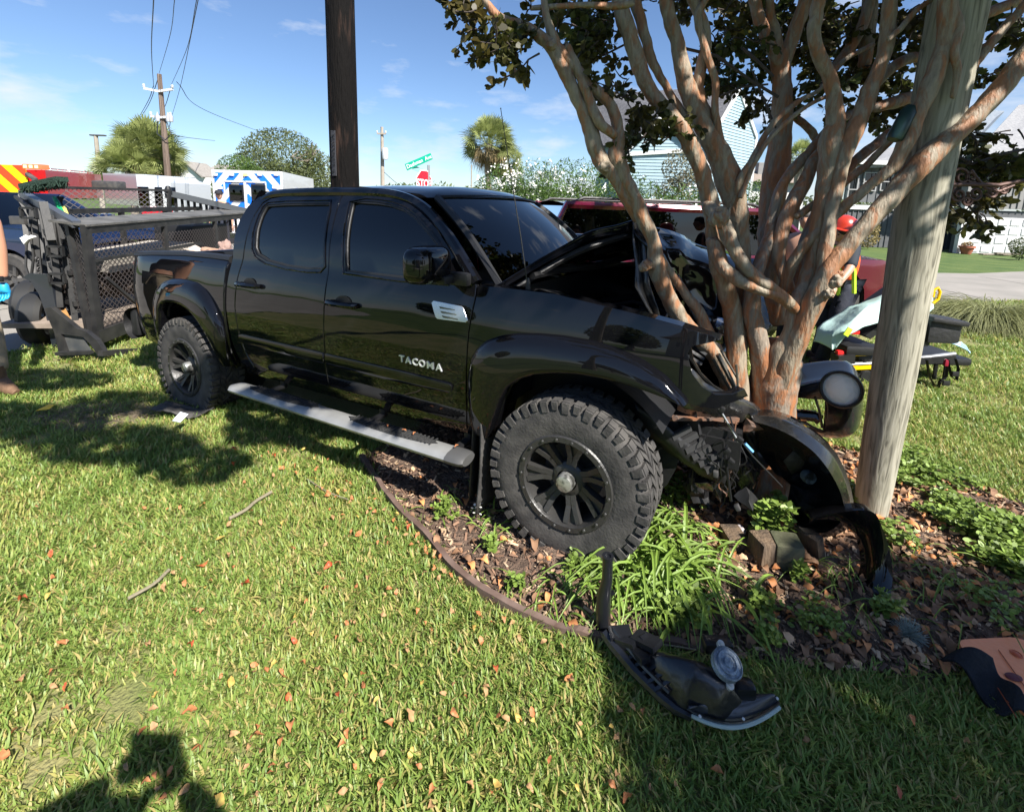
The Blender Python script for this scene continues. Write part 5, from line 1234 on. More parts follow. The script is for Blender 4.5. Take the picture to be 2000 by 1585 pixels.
def ribbon(name, A, B, m_, n=20, amp=.012, bow=.02):
    a_ = smoothpath([tuple(TL(Q(*p)))+(1,) for p in A], 6); c_ = smoothpath([tuple(TL(Q(*p)))+(1,) for p in B], 6); b = MB(); k = 7
    for p, q in zip(a_, c_):
        p = Vector(p[:3]); q = Vector(q[:3])
        for j in range(k):
            t_ = j/(k-1); r_ = p.lerp(q, t_); r_.y -= bow*math.sin(math.pi*t_); nn_ = r_*14; b.v.append(tuple(r_+Vector((noise.noise(nn_), noise.noise(nn_+Vector((7, 0, 0))), noise.noise(nn_+Vector((0, 9, 0)))))*amp))
    for i in range(len(a_)-1):
        for j in range(k-1): q = i*k+j; b.f.append((q, q+1, q+k+1, q+k))
    return obj(name, b, m_, truck, thick=.006, angle=40)
# headlight opening rim + inner bracket slats
b = MB(); rim_pts = [(1398, 662), (1362, 664), (1348, 676), (1352, 700), (1368, 728), (1392, 752), (1420, 768), (1450, 775)]
b.tube([TL(Q(u, v, 2.06+.12*i/7))+Vector((0, -.012, 0)) for i, (u, v) in enumerate(rim_pts)], .009, n=6); obj('headlight_rim', b, M_crush, truck)
b = MB()
for (p, q_, w_) in (((1402, 692, 2.25), (1438, 762, 2.22), .02), ((1408, 684, 2.28), (1442, 742, 2.26), .009), ((1438, 712, 2.2), (1442, 768, 2.2), .008), ((1392, 700, 2.28), (1428, 764, 2.25), .012)):
    b.tube([TL(Q(*p)), TL(Q(*q_))], w_*.7, n=6)
obj('headlight_bracket', b, mat('bracket_bronze', (.12, .11, .09), .4, metal=.5), truck)
# bent sheet under the headlight, reaching to the tree
ribbon('bent_sheet', [(1345, 715, 2.06), (1385, 752, 2.09), (1435, 772, 2.15), (1478, 790, 2.24), (1490, 806, 2.28)], [(1322, 800, 2.12), (1370, 812, 2.13), (1415, 822, 2.16), (1455, 836, 2.2), (1478, 838, 2.24)], M_crush, 20, .012)
b = MB(); sp = [((1380, 752, 2.1), (1340, 800, 2.12)), ((1420, 768, 2.15), (1390, 815, 2.15)), ((1462, 772, 2.22), (1440, 830, 2.2)), ((1482, 795, 2.27), (1475, 838, 2.24))]
for (a, c) in sp: b.v += [tuple(TL(Q(*a))), tuple(TL(Q((a[0]+c[0])/2+4, (a[1]+c[1])/2, (a[2]+c[2])/2-.04))), tuple(TL(Q(*c)))]
for i in range(3):
    for j in range(2): a = i*3+j; b.f.append((a, a+1, a+4, a+3))
pass
# front inner liner with ribs, rusty bracket, wires
li = ribbon('splash_liner', [(1240, 790, 2.14), (1290, 822, 2.10), (1345, 868, 2.10), (1390, 900, 2.12), (1425, 915, 2.15)], [(1256, 838, 2.18), (1288, 868, 2.15), (1330, 900, 2.14), (1375, 930, 2.15), (1412, 945, 2.17)], M_blk, 24, .010)
b = MB(); lp = [((1240, 800, 2.10), (1262, 838, 2.14)), ((1290, 830, 2.08), (1290, 872, 2.12)), ((1345, 880, 2.08), (1330, 900, 2.12)), ((1390, 915, 2.10), (1372, 930, 2.13)), ((1420, 910, 2.15), (1412, 940, 2.16))]
for (a, c) in lp: b.v += [tuple(TL(Q(*a))), tuple(TL(Q(*c)))]
for i in range(4): b.f.append((2*i, 2*i+1, 2*i+3, 2*i+2))
b = MB()
for k in range(6):
    u, v = 1322+k*13, 842+k*13; b.bar(TL(Q(u-10, v+12, 2.10)), TL(Q(u+26, v-8, 2.12)), .022, .03)
obj('liner_rib', b, mat('rib_grey', (.035, .035, .036), .5), li, smooth=False)
M_rust = mat('rusty_steel', (.09, .07, .06), .8, col2=(.22, .09, .04), vscale=12)
b = MB(); b.bar(TL(Q(1300, 815, 2.12)), TL(Q(1385, 815, 2.14)), .05, .012); b.bar(TL(Q(1385, 812, 2.14)), TL(Q(1440, 820, 2.16)), .03, .03); b.lathe([(0, .02), (.014, .02), (.014, 0)], TL(Q(1320, 816, 2.10)), (0, -1, .2), 8); obj('bumper_bracket', b, M_rust, truck, smooth=False)
M_wblk = mat('wire_black', (.012, .012, .013), .4); M_wblue = mat('wire_blue', (.15, .4, .65), .4)
rw = random.Random(77)
for k in range(26):
    u0, v0 = rw.uniform(1390, 1450), rw.uniform(810, 850); u1, v1 = u0+rw.uniform(-40, 45), rw.uniform(870, 990); Y0 = rw.uniform(2.1, 2.3)
    pp_ = smoothpath([tuple(TL(Q(u0, v0, Y0)))+(.004,), tuple(TL(Q((u0+u1)/2+rw.uniform(-35, 35), (v0+v1)/2+rw.uniform(-20, 20), Y0-.03)))+(.004,), tuple(TL(Q(u1+rw.uniform(-20, 20), v1-20, Y0)))+(.004,), tuple(TL(Q(u1, v1, Y0)))+(.004,)], 4)
    b = MB(); b.tube([p[:3] for p in pp_], rw.choice((.003, .004, .007)), n=5); obj('wire', b, M_wblk if k % 7 else M_rust, truck)
for (pts, mm, r_) in (([(1402, 800, 2.08), (1425, 830, 2.05), (1445, 858, 2.03), (1470, 890, 2.0), (1528, 950, 1.97)], M_wblk, .0035), ([(1405, 798, 2.07), (1428, 836, 2.05), (1442, 862, 2.03)], M_alu, .005), ([(1412, 860, 2.05), (1418, 900, 2.05), (1424, 950, 2.04), (1428, 978, 2.04)], M_wblk, .006), ([(1455, 866, 2.02), (1470, 882, 2.01)], M_wblue, .008)):
    b = MB(); b.tube([TL(Q(*p)) for p in pts], r_, n=6); obj('wire', b, mm, truck)
for (u, v, r_) in ((1440, 990, .012), (1410, 800, .012), (1445, 858, .010), (1398, 925, .012), (1420, 880, .011), (1428, 900, .009)):
    b = MB(); b.bbox(TL(Q(u, v, 2.03)), (.03, .024, .022), .005, Matrix.Rotation(rw.uniform(0, 3), 3, 'Y')); obj('connector', b, M_dk if v > 900 else M_blk, truck)
for k in range(13):
    crumple('crushed_bracket', TL(Q(rw.uniform(1290, 1475), rw.uniform(800, 960), rw.uniform(2.3, 2.55))), (.06, .05, .06), rw.choice((M_crush, M_blk, M_blk)), 140+k, n=12)
for k in range(10):
    crumple('crushed_bracket', TL(Q(rw.uniform(1370, 1470), rw.uniform(820, 1000), rw.uniform(2.15, 2.4))), (.03, .03, .03), rw.choice((M_crush, M_dk, M_rust, M_blk)), 100+k, n=9)

# ---- bumper: near half torn off and swung forward, seen from inside
SH = [  # (outer edge u,v,Y), (inner rim), deep
 ((1462, 808, 2.20), (1470, 822, 2.12), (1480, 900, 2.28)),
 ((1500, 806, 2.17), (1505, 832, 2.08), (1505, 920, 2.34)),
 ((1545, 818, 2.13), (1545, 850, 2.03), (1530, 940, 2.38)),
 ((1590, 845, 2.10), (1585, 878, 2.00), (1560, 955, 2.38)),
 ((1628, 880, 2.08), (1612, 908, 1.98), (1585, 960, 2.34)),
 ((1650, 920, 2.08), (1632, 940, 1.98), (1600, 975, 2.28)),
 ((1663, 965, 2.09), (1645, 972, 2.00), (1600, 1000, 2.22)),
 ((1666, 1010, 2.10), (1648, 1008, 2.02), (1590, 1020, 2.16)),
 ((1640, 1040, 2.10), (1620, 1036, 2.03), (1570, 1034, 2.12)),
 ((1590, 1048, 2.10), (1575, 1040, 2.05), (1550, 1025, 2.10)),
 ((1560, 1030, 2.12), (1552, 1018, 2.08), (1535, 1000, 2.12))]
b = MB(); k = 8; n_ = len(SH); outer_ = []
cen = TL(Q(1545, 945, 2.36))
fine = []
for j in range(3):
    path = smoothpath([tuple(TL(Q(*r_[j])))+(1,) for r_ in SH], 4); fine.append([Vector(p[:3]) for p in path])
nn = len(fine[0])
for i in range(nn):
    o_, r_, d_ = fine[0][i], fine[1][i], fine[2][i]; b.v += [tuple(o_), tuple(o_.lerp(r_, .5)+Vector((.0, -.008, .012))), tuple(r_), tuple(r_.lerp(d_, .35)+Vector((0, .05, 0))), tuple(r_.lerp(d_, .8)+Vector((0, .05, 0))), tuple(d_.lerp(cen, .5)), tuple(cen)]
for i in range(nn-1):
    for j in range(6): a = i*7+j; b.f.append((a, a+1, a+8, a+7))
bs = obj('front_bumper', b, M_crush, truck, thick=.006, angle=60)
b = MB(); b.grid(lambda u, v: fine[0][int(u*(nn-1))]+Vector((.0, .10*v, -.02*v)), nn-1, 3); obj('bumper_face', b, M_paint, bs)
b = MB(); c = TL(Q(1584, 935, 2.15)); b.lathe([(0, .0), (.03, .0), (.034, .02), (.03, .04)], c, (-.5, .8, 0), 20); obj('fog_lamp_back', b, mat('fog_back', (.10, .13, .16), .4, col2=(.02, .02, .02), vscale=25, contrast=(.45, .55)), bs)
b = MB(); b.add([TL(Q(1530, 900, 2.2)), TL(Q(1560, 870, 2.15)), TL(Q(1580, 885, 2.17)), TL(Q(1565, 915, 2.2)), TL(Q(1545, 925, 2.22))], [(0, 1, 2, 3, 4)]); obj('foam_patch', b, mat('mud_grey', (.06, .055, .055), .8, col2=(.015, .015, .015), vscale=20), bs, thick=.004)
# ---- bumper: far half, wrapped ahead of the tree, with round fog lamp
FB = [(1500, 2.95), (1545, 2.86), (1590, 2.78), (1630, 2.72), (1660, 2.70), (1676, 2.76), (1680, 2.9)]
top_v = [726, 716, 709, 705, 708, 730, 752]; mid_v = [765, 757, 748, 742, 745, 758, 775]; bot_v = [800, 812, 842, 852, 850, 838, 825]
rows = []
for i, (u, Y) in enumerate(FB):
    lean = [0, 0, 0, -4, -6, -4, -2][i]
    rows.append([(u-8, top_v[i]+2, Y+.30), (u-3, top_v[i], Y+.24), (u+2, top_v[i]+10, Y+.17), (u+4, mid_v[i]-5, Y+.03), (u+5, mid_v[i]+4, Y-.03), (u+4, (mid_v[i]+bot_v[i])/2, Y-.06), (u, bot_v[i]-8, Y-.02), (u-4, bot_v[i], Y+.06), (u-8, bot_v[i]+2, Y+.2)])
cols = [smoothpath([tuple(TL(Q(*r_[j])))+(1,) for r_ in rows], 5) for j in range(9)]
nn = len(cols[0]); b = MB()
prof = [smoothpath([tuple(cols[j][i]) for j in range(9)], 3) for i in range(nn)]
m2 = len(prof[0])
for i in range(nn): b.v += [tuple(p[:3]) for p in prof[i]]
for i in range(nn-1):
    for j in range(m2-1):
        a = i*m2+j
        t_ = i/(nn-1); r__ = j/(m2-1)
        if t_ < .40 and .56 < r__ < .74: continue     # grille opening
        b.f.append((a, a+1, a+m2+1, a+m2))
fb = obj('front_bumper', b, mat('satin_black_bumper', (.012, .013, .016), .22, coat=.35, bump=.12, bscale=5), truck, thick=.01, angle=60)
lc = TL(Q(1643, 760, 2.58)); ld = (TL(Q(1645, 760, 2.3))-TL(Q(1640, 757, 2.6))).normalized()
b = MB(); b.lathe([(.106, -.03), (.108, .0), (.102, .012), (.094, .006), (.090, -.02), (.088, -.05)], lc, ld, 36); hl = obj('fog_lamp_ring', b, M_blk, fb)
b = MB(); b.lathe([(.089, -.02), (.07, -.004), (.04, .006), (0, .010)], lc-ld*.012, ld, 32)
lm = mat('lamp_lens', (.95, .93, .82), .35, spec=.2, bump=.5, bscale=35); obj('fog_lamp', b, lm, fb)
b = MB(); b.tube([TL(Q(1500, 815, 2.85)), TL(Q(1540, 808, 2.8)), TL(Q(1590, 812, 2.76)), TL(Q(1602, 820, 2.74))], .035, n=10); obj('lower_bar', b, M_paint, fb)
b = MB(); b.tube([TL(Q(1592, 775, 2.73)), TL(Q(1600, 800, 2.71)), TL(Q(1606, 835, 2.71))], .008, n=6); obj('bumper_seam', b, M_crush, fb)
# loose items in the bed
for (u, v, c_) in ((380, 492, (.45, .36, .30)), (398, 488, (.5, .42, .35)), (418, 490, (.38, .22, .13)), (438, 488, (.42, .2, .1)), (372, 497, (.35, .28, .24))):
    p = Q(u, v, 4.65); mm = mat('bed_clutter_%d' % u, c_, .9, bump=.6, bscale=20)
    g_ = crumple('cloth_bundle', p, (.06, .06, .035), mm, u, n=16, parent=None) if False else None
# ================================================================ TRAILER
M_tr = mat('trailer_black', (.012, .012, .013), .55, col2=(.030, .029, .028), vscale=9, bump=.06, bscale=60)
M_mesh = mat('expanded_steel', (.10, .082, .078), .5, metal=.3)
M_ply = mat('weathered_plywood', (.42, .38, .32), .9, col2=(.28, .25, .22), vscale=6)
M_owood = mat('orange_wood', (.42, .22, .07), .75, col2=(.24, .12, .04), vscale=7, stretch=(1, 4, 4))
A0 = G(197, 690); A0.z = .12
tl = thing('utility_trailer', 'black mesh sided landscaping trailer jackknifed behind the pickup bed', 'trailer', tuple(A0))
A1 = Q(150, 440, A0.y-.02)                        # near top corner
C1 = Q(482, 424, 8.6); C0 = Vector((C1.x, C1.y, .12))
dirL = (C1-A1); dirL.z = 0; LL = dirL.length; dirL.normalize()
B1 = Q(44, 378, A0.y+1.5)                         # far left top of the end gate
B0 = Vector((B1.x, B1.y, .15)); B0 = Q(70, 650, A0.y+1.1)
sideN = Vector((-dirL.y, dirL.x, 0))              # towards the far side
ztop = A1.z
def on_side(t, z): return Vector((A0.x, A0.y, 0))+dirL*(LL*t)+Vector((0, 0, z))
def emesh(b, fn, W_, H_, cw=.07, ch=.032, t=.0055):
    """expanded metal: zig-zag strands across a W x H panel; fn(x,z) -> point"""
    rows_ = int(H_/ch); cols_ = int(W_/cw)
    for r_ in range(rows_):
        for c_ in range(cols_):
            x0, x1, xm = c_*cw, (c_+1)*cw, (c_+.5)*cw; z0 = r_*ch; z1 = (r_+1)*ch
            if r_ % 2: x0, x1, xm = x0+cw/2, x1+cw/2, xm+cw/2
            for (xa, za, xb, zb) in ((x0, z0, xm, z1), (xm, z1, x1, z0)):
                if xb > W_: continue
                p, q = fn(xa, za), fn(xb, zb); b.add([p+Vector((0, 0, -t)), q+Vector((0, 0, -t)), q+Vector((0, 0, t)), p+Vector((0, 0, t))], [(0, 1, 2, 3)])
zlo = .22; Hs = ztop-zlo
b = MB(); emesh(b, lambda x, z: on_side(x/LL, zlo+z), LL, Hs-.12); o = obj('mesh_side', b, M_mesh, tl, smooth=False); o['kind'] = 'stuff'
# frame of the near long side
def tbar(name, a, c, w, h=None, m_=M_tr, up=(0, 0, 1), par=None): 
    b = MB(); b.bar(a, c, w, h, up=up); return obj(name, b, m_, par or tl, smooth=False)
tbar('bottom_rail', on_side(-.01, .18), on_side(1, .18), .06, .14)
b = MB(); w1 = dirL.cross(Vector((0, 0, 1)))*1
b.prism([on_side(-.01, ztop+.01)-sideN*.04, on_side(1, ztop+.06)-sideN*.04, on_side(1, ztop+.10)+sideN*.42, on_side(-.01, ztop+.05)+sideN*.30], (0, 0, -.02)); obj('top_cap', b, mat('dusty_cap', (.13, .125, .115), .7, col2=(.07, .068, .062), vscale=5, bump=.5, bscale=30), tl, smooth=False)
tbar('top_rail', on_side(-.01, ztop-.04), on_side(1, ztop+.0), .05, .09)
tbar('middle_rail', on_side(.0, ztop-.36), on_side(.55, ztop-.36), .03, .035)
for t_ in (0, .33, .66, 1.0): tbar('post', on_side(t_, .12), on_side(t_, ztop), .075 if t_ == 0 else .045, .05)
tbar('brace', on_side(.05, zlo+.55), on_side(.20, zlo+.05), .03, .03)
# solid dark lower panel and plywood behind the mesh
b = MB(); b.prism([on_side(.02, .30)+sideN*.05, on_side(.95, .30)+sideN*.05, on_side(.95, .30)+sideN*1.0, on_side(.02, .30)+sideN*1.0], (0, 0, -.05)); obj('deck', b, mat('deck_planks', (.3, .24, .19), .9, col2=(.2, .16, .13), vscale=7), tl, smooth=False)
far = .78
b = MB(); emesh(b, lambda x, z: on_side(.17+x/LL, .35+z)+sideN*far, LL*.80, ztop-.3, .10, .05); o = obj('mesh_side', b, M_mesh, tl, smooth=False); o['kind'] = 'stuff'
for t_ in (.17, .45, .7, .95): tbar('post', on_side(t_, .12)+sideN*far, on_side(t_, ztop+.1)+sideN*far, .05)
tbar('top_rail', on_side(.17, ztop+.1)+sideN*far, on_side(.97, ztop+.1)+sideN*far, .06)
# raised mesh gate at the back (upper, lighter mesh seen above the cap)
g0_, g1_ = Q(112, 366, 6.4), Q(330, 372, 7.8); gb0, gb1 = Q(128, 440, 6.3), Q(330, 430, 7.8)
gx = (g1_-g0_); gl = Vector((gx.x, gx.y, 0)).length
b = MB(); emesh(b, lambda x, z: (gb0.lerp(gb1, x/gl)).lerp(g0_.lerp(g1_, x/gl), min(1, z/.55)), gl, .55, .095, .042); o = obj('gate_mesh', b, mat('gate_steel', (.12, .11, .11), .5), tl, smooth=False); o['kind'] = 'stuff'
tbar('gate_rail', g0_, g1_, .035); tbar('gate_rail', g1_, gb1, .045)
# slanted top rail on the far right, behind the cab
s0, s1 = Q(330, 378, 7.9), Q(480, 412, 8.6); b = MB(); b.bar(s0, s1, .08, .10); b.bar(s0-Vector((0, 0, .03)), s1-Vector((0, 0, .03)), .2, .03); obj('slanted_rail', b, mat('rail_sheen', (.10, .11, .12), .35, metal=.4), tl, smooth=False)
b = MB()
for k in range(14): p = s0.lerp(s1, k/13); b.bar(p, p-Vector((0, 0, .45)), .03, .03)
obj('gate_bar', b, M_tr, tl, smooth=False)
b = MB(); b.lathe([(0, 0), (.05, .0), (.055, .14), (.03, .2), (0, .21)], Q(330, 388, 7.85), (0, 0, 1), 12); obj('post_cap', b, M_blk, tl)
# end (left) : slanted bar, uprights, straps
E1 = Q(44, 378, 5.75); E0 = Q(82, 655, 5.3)
tbar('end_rail', A1+Vector((0, 0, .01)), E1, .07, .07, mat('rail_blue_grey', (.09, .10, .12), .4, metal=.3))
tbar('end_rail', Q(30, 384, 5.6), Q(64, 410, 5.3), .03, .03)
def endp(t, s):                                   # t: 0 near corner .. 1 far; s: 0 bottom .. 1 top
    return (Vector((A0.x, A0.y, .12)).lerp(E0, t)).lerp(A1.lerp(E1, t), s)
for t_, w_ in ((.10, .09), (.30, .07), (.46, .12), (.62, .06), (.80, .12), (1.0, .08)):
    tbar('upright', endp(t_, .22 if t_ > .2 else .05), endp(t_, .99), w_, .05)
b = MB(); emesh(b, lambda x, z: endp(min(1, x/1.3), .25+min(.72, z/1.5)), .8, 1.05, .07, .035); o = obj('end_mesh', b, M_mesh, tl, smooth=False); o['kind'] = 'stuff'
for s_ in (.30, .55, .80): tbar('cross_bar', endp(.25, s_), endp(1.0, s_), .05, .05)
for (u0, v0, u1, v1, w_) in ((66, 412, 80, 560, 10), (100, 420, 118, 600, 13), (84, 395, 100, 470, 16), (122, 430, 150, 650, 12), (105, 540, 112, 610, 16)):
    a, c = Q(u0, v0, 5.0), Q(u1, v1, 4.9); tbar('upright', a, c, w_*pxm(5)*.8, .04)
for (u, v) in ((108, 491), (112, 544), (56, 416)):
    p = Q(u, v, 4.85); b = MB(); w_, h_ = .075, .05
    b.box(p+Vector((0, 0, h_)), (w_*2, .03, .022)); b.box(p-Vector((0, 0, h_)), (w_*2, .03, .022)); b.box(p+Vector((-w_, 0, 0)), (.022, .03, h_*2)); b.box(p+Vector((w_, 0, 0)), (.022, .03, h_*2)); obj('latch', b, M_tr, tl, smooth=False)
b = MB(); b.bbox(Q(36, 430, 5.2), (.16, .05, .09), .01); obj('reflector', b, M_dk, tl)
b = MB()
for k in range(9): p = Q(72+k*1.8, 505+k*10, 4.9); b.lathe([(.018, -.006), (.024, 0), (.018, .006)], p, (1, .3*(k % 2), 0), 8)
obj('chain', b, M_dk, tl)
b = MB(); b.tube([Q(52, 470, 5), Q(50, 520, 4.95), Q(60, 550, 4.9)], .012, n=5); b.tube([Q(60, 405, 5), Q(58, 450, 4.95), Q(66, 500, 4.9), Q(60, 545, 4.9)], .014, n=5); obj('strap', b, M_tr, tl)
# fender, tandem wheel, step plate, orange floor wood
def strip3(name, left, right, m_, par=tl, thick=.012):
    b = MB(); n_ = len(left)
    for a, c in zip(left, right): b.v += [tuple(Q(*a)), tuple(Q(*c))]
    for i in range(n_-1): b.f.append((2*i, 2*i+1, 2*i+3, 2*i+2))
    return obj(name, b, m_, par, smooth=False, thick=thick)
M_fen = mat('fender_dark_blue', (.02, .024, .032), .3, coat=.5)
def polyp(name, poly, Y, m_, d=.04):
    b = MB(); b.prism([Q(u, v, Y) for u, v in poly], (0, d, 0)); return obj(name, b, m_, tl, smooth=False)
polyp('fender', [(44, 542), (60, 550), (76, 575), (89, 612), (97, 655), (104, 692), (122, 692), (116, 650), (109, 600), (101, 558), (90, 536), (56, 534)], 4.86, M_fen, .05)
if 0: strip3('fender', [(44, 538, 5.2), (54, 552, 5.05), (80, 590, 4.95), (92, 640, 4.9), (98, 688, 4.85)], [(88, 536, 5.2), (100, 556, 5.05), (108, 600, 4.95), (116, 650, 4.9), (118, 690, 4.85)], M_fen, thick=.02)
for (u, Y, r_) in ((68, 5.35, .31), (80, 5.05, .29)):
    c = Q(u, 598 if Y > 5.1 else 620, Y); b = MB(); ax = Vector((.93, .36, 0)).normalized()
    b.lathe([(.19, -.06), (.22, -.10), (r_*.9, -.10), (r_, -.06), (r_, .06), (r_*.9, .10), (.22, .10), (.19, .06)], c, ax, 28); wh_ = obj('wheel', b, mat('tyre_dark', (.018, .018, .018), .6), tl)
    b = MB(); b.lathe([(0, .03), (.06, .05), (.10, .02), (.19, .05), (.20, .08)], c, -ax, 20); b.lathe([(0, .03), (.06, .05), (.10, .02), (.19, .05), (.20, .08)], c, ax, 20); obj('rim', b, M_alu, wh_)
b = MB(); b.prism([Q(86, 600, 5.0), Q(128, 602, 4.95), Q(150, 645, 4.6), Q(106, 640, 4.65)], (0, 0, -.04)); obj('wood_block', b, M_owood, tl, smooth=False)
polyp('side_plate', [(86, 602), (98, 600), (150, 642), (168, 648), (188, 664), (206, 692), (192, 696), (176, 672), (162, 658), (118, 652), (132, 694), (116, 697), (106, 650)], 4.5, M_tr, .05)
polyp('side_plate', [(116, 652), (160, 656), (178, 690), (132, 694)], 4.53, mat('dusty_plate', (.045, .05, .055), .6, col2=(.09, .09, .085), vscale=6), .02)
if 0: strip3('side_plate', [(84, 600, 4.95), (106, 640, 4.6), (116, 694, 4.45)], [(96, 606, 4.9), (158, 648, 4.5), (178, 690, 4.4)], M_tr, thick=.02)
if 0: strip3('side_plate', [(158, 648, 4.5), (176, 668, 4.45), (196, 694, 4.4)], [(166, 648, 4.5), (186, 662, 4.45), (206, 690, 4.4)], M_tr, thick=.02)
tbar('skid_bar', Q(112, 690, 4.45), Q(178, 688, 4.4), .05, .03)
tbar('skid_bar', Q(196, 690, 4.45), Q(300, 682, 5.0), .06, .05)
# cargo inside the trailer
M_broomg = mat('push_broom_green', (.012, .035, .022), .85, bump=1, bscale=50)
t = thing('push_broom', 'dark green bristled push broom head lying on top of the trailer rail', 'broom', tuple(Q(90, 362, 5.4)))
b = MB(); b.bar(Q(48, 364, 5.4), Q(122, 350, 5.3), .12, .055); obj('block', b, M_broomg, t)
b = MB(); rb = random.Random(4)
for k in range(420): 
    p = Q(48, 366, 5.4).lerp(Q(124, 353, 5.3), rb.random())+Vector((0, rb.uniform(-.08, .08), 0)); b.tube([p, p+Vector((rb.gauss(0, .015), rb.gauss(0, .03), -.07*rb.uniform(.6, 1.1)))], .004, n=3, caps=False)
o = obj('bristles', b, M_broomg, t); o['kind'] = 'stuff'
t = thing('leaf_rake', 'green and yellow handled rake leaning out of the trailer under the broom', 'rake', tuple(Q(118, 400, 5.4)))
b = MB(); b.tube([Q(106, 386, 5.5), Q(128, 428, 5.3)], [.02, .03], n=8); obj('green_sleeve', b, mat('sleeve_green', (.01, .3, .11), .4), t)
b = MB(); b.tube([Q(124, 404, 5.45), Q(133, 428, 5.3)], [.02, .026], n=8); obj('yellow_grip', b, mat('grip_yellow', (.7, .62, .15), .4), t)
b = MB()
for k in range(10): b.tube([Q(112+k*1.3, 384, 5.5), Q(120, 396, 5.5), Q(125, 408, 5.45)], .01, n=4)
obj('tines', b, M_blk, t)
b = MB(); b.prism([on_side(.10, .95)+sideN*.08, on_side(.55, .98)+sideN*.1, on_side(.55, 1.0)+sideN*.7, on_side(.14, .98)+sideN*.6], (0, 0, -.16)); tag(recentre(obj('plywood_box', b, M_ply, None, smooth=False)), 'weathered plywood box inside the mesh trailer', 'plywood')
rb = random.Random(9)
lb, at = leaf_blob([(on_side(.28, .62)+sideN*.4)[:] + (.28, .8, .2)], 1300, .11, rb, .35)
tag(obj('brush_pile', lb, mat('dry_brush', (.10, .075, .06), .9, attr='rnd'), None, smooth=False, attrs=at), 'heap of dry brown brush inside the mesh trailer', 'brush', kind='stuff')
b = MB(); b.bbox(on_side(.75, .95)+sideN*.5, (.6, .9, .5), .05); tag(recentre(obj('equipment_box', b, M_blk)), 'dark equipment box inside the trailer behind the truck bed', 'box')
def rag(name, lab, cat, u, v, Y, s, m_, seed):
    rr = random.Random(seed); bm = bmesh.new(); bmesh.ops.create_icosphere(bm, subdivisions=4, radius=1); c = Q(u, v, Y)
    for q in bm.verts:
        d = 1+.45*noise.noise(q.co*1.6+Vector((seed, 0, 0)))+.2*noise.noise(q.co*4+Vector((0, seed, 0))); q.co = Vector((q.co.x*s[0], q.co.y*s[1], q.co.z*s[2]))*d+c
    bm.verts.index_update(); b = MB(); b.add([q.co for q in bm.verts], [tuple(q.index for q in f.verts) for f in bm.faces]); bm.free(); return tag(recentre(obj(name, b, m_)), lab, cat)
rag('cloth_bag', 'pale tied cloth sacks sticking up above the bed rail', 'bag', 380, 496, 5.35, (.12, .1, .08), mat('pale_sack', (.48, .40, .34), .9), 1)
rag('cloth_bag', 'brown sack beside the pale sacks in the truck bed', 'bag', 412, 495, 5.3, (.13, .1, .07), mat('brown_sack', (.36, .22, .15), .9), 2)
rag('cloth_bag', 'dark tan sack against the back of the cab', 'bag', 440, 490, 5.25, (.07, .08, .11), mat('tan_sack', (.3, .2, .17), .9), 3)
b = MB(); 
for dz in (0,): b.tube([Q(52, 462, 4.85), Q(46, 466, 4.85), Q(50, 473, 4.85), Q(56, 466, 4.84), Q(62, 463, 4.84), Q(70, 462, 4.84)], [.02, .03, .028, .02, .022, .006], n=8)
tag(recentre(obj('white_rag', b, mat('white_cloth', (.8, .8, .8), .8))), 'white rag knotted round a trailer upright', 'rag')

# ================================================================ WOODEN LAMP POST (leaning, right)
def barkmat(name, c1, c2, c3, scale=1.0):
    m = bpy.data.materials.new(name); m.use_nodes = True; n = m.node_tree.nodes; l = m.node_tree.links; b = n['Principled BSDF']; b.inputs['Roughness'].default_value = .62
    tc = n.new('ShaderNodeTexCoord'); mp_ = n.new('ShaderNodeMapping'); mp_.inputs['Scale'].default_value = (6*scale, 6*scale, 1.6*scale); l.new(tc.outputs['Object'], mp_.inputs['Vector'])
    t = n.new('ShaderNodeTexNoise'); t.inputs['Scale'].default_value = 2.4; t.inputs['Detail'].default_value = 7; t.inputs['Roughness'].default_value = .62; t.inputs['Distortion'].default_value = .8; l.new(mp_.outputs['Vector'], t.inputs['Vector'])
    r = n.new('ShaderNodeValToRGB'); e = r.color_ramp.elements; e[0].position = .43; e[0].color = (*c1, 1); e[1].position = .57; e[1].color = (*c3, 1); k = e.new(.49); k.color = (*c2, 1); l.new(t.outputs['Fac'], r.inputs['Fac'])
    t2 = n.new('ShaderNodeTexNoise'); t2.inputs['Scale'].default_value = 9; t2.inputs['Detail'].default_value = 6; l.new(mp_.outputs['Vector'], t2.inputs['Vector'])
    mm = n.new('ShaderNodeMixRGB'); mm.blend_type = 'MULTIPLY'; mm.inputs['Fac'].default_value = .55; l.new(r.outputs[0], mm.inputs['Color1'])
    r2 = n.new('ShaderNodeMapRange'); r2.inputs['From Min'].default_value = .3; r2.inputs['From Max'].default_value = .7; r2.inputs['To Min'].default_value = .55; r2.inputs['To Max'].default_value = 1.25; l.new(t2.outputs['Fac'], r2.inputs['Value']); l.new(r2.outputs[0], mm.inputs['Color2'])
    l.new(mm.outputs[0], b.inputs['Base Color']); bp = n.new('ShaderNodeBump'); bp.inputs['Strength'].default_value = .7; bp.inputs['Distance'].default_value = .012; l.new(t2.outputs['Fac'], bp.inputs['Height']); l.new(bp.outputs[0], b.inputs['Normal'])
    return m
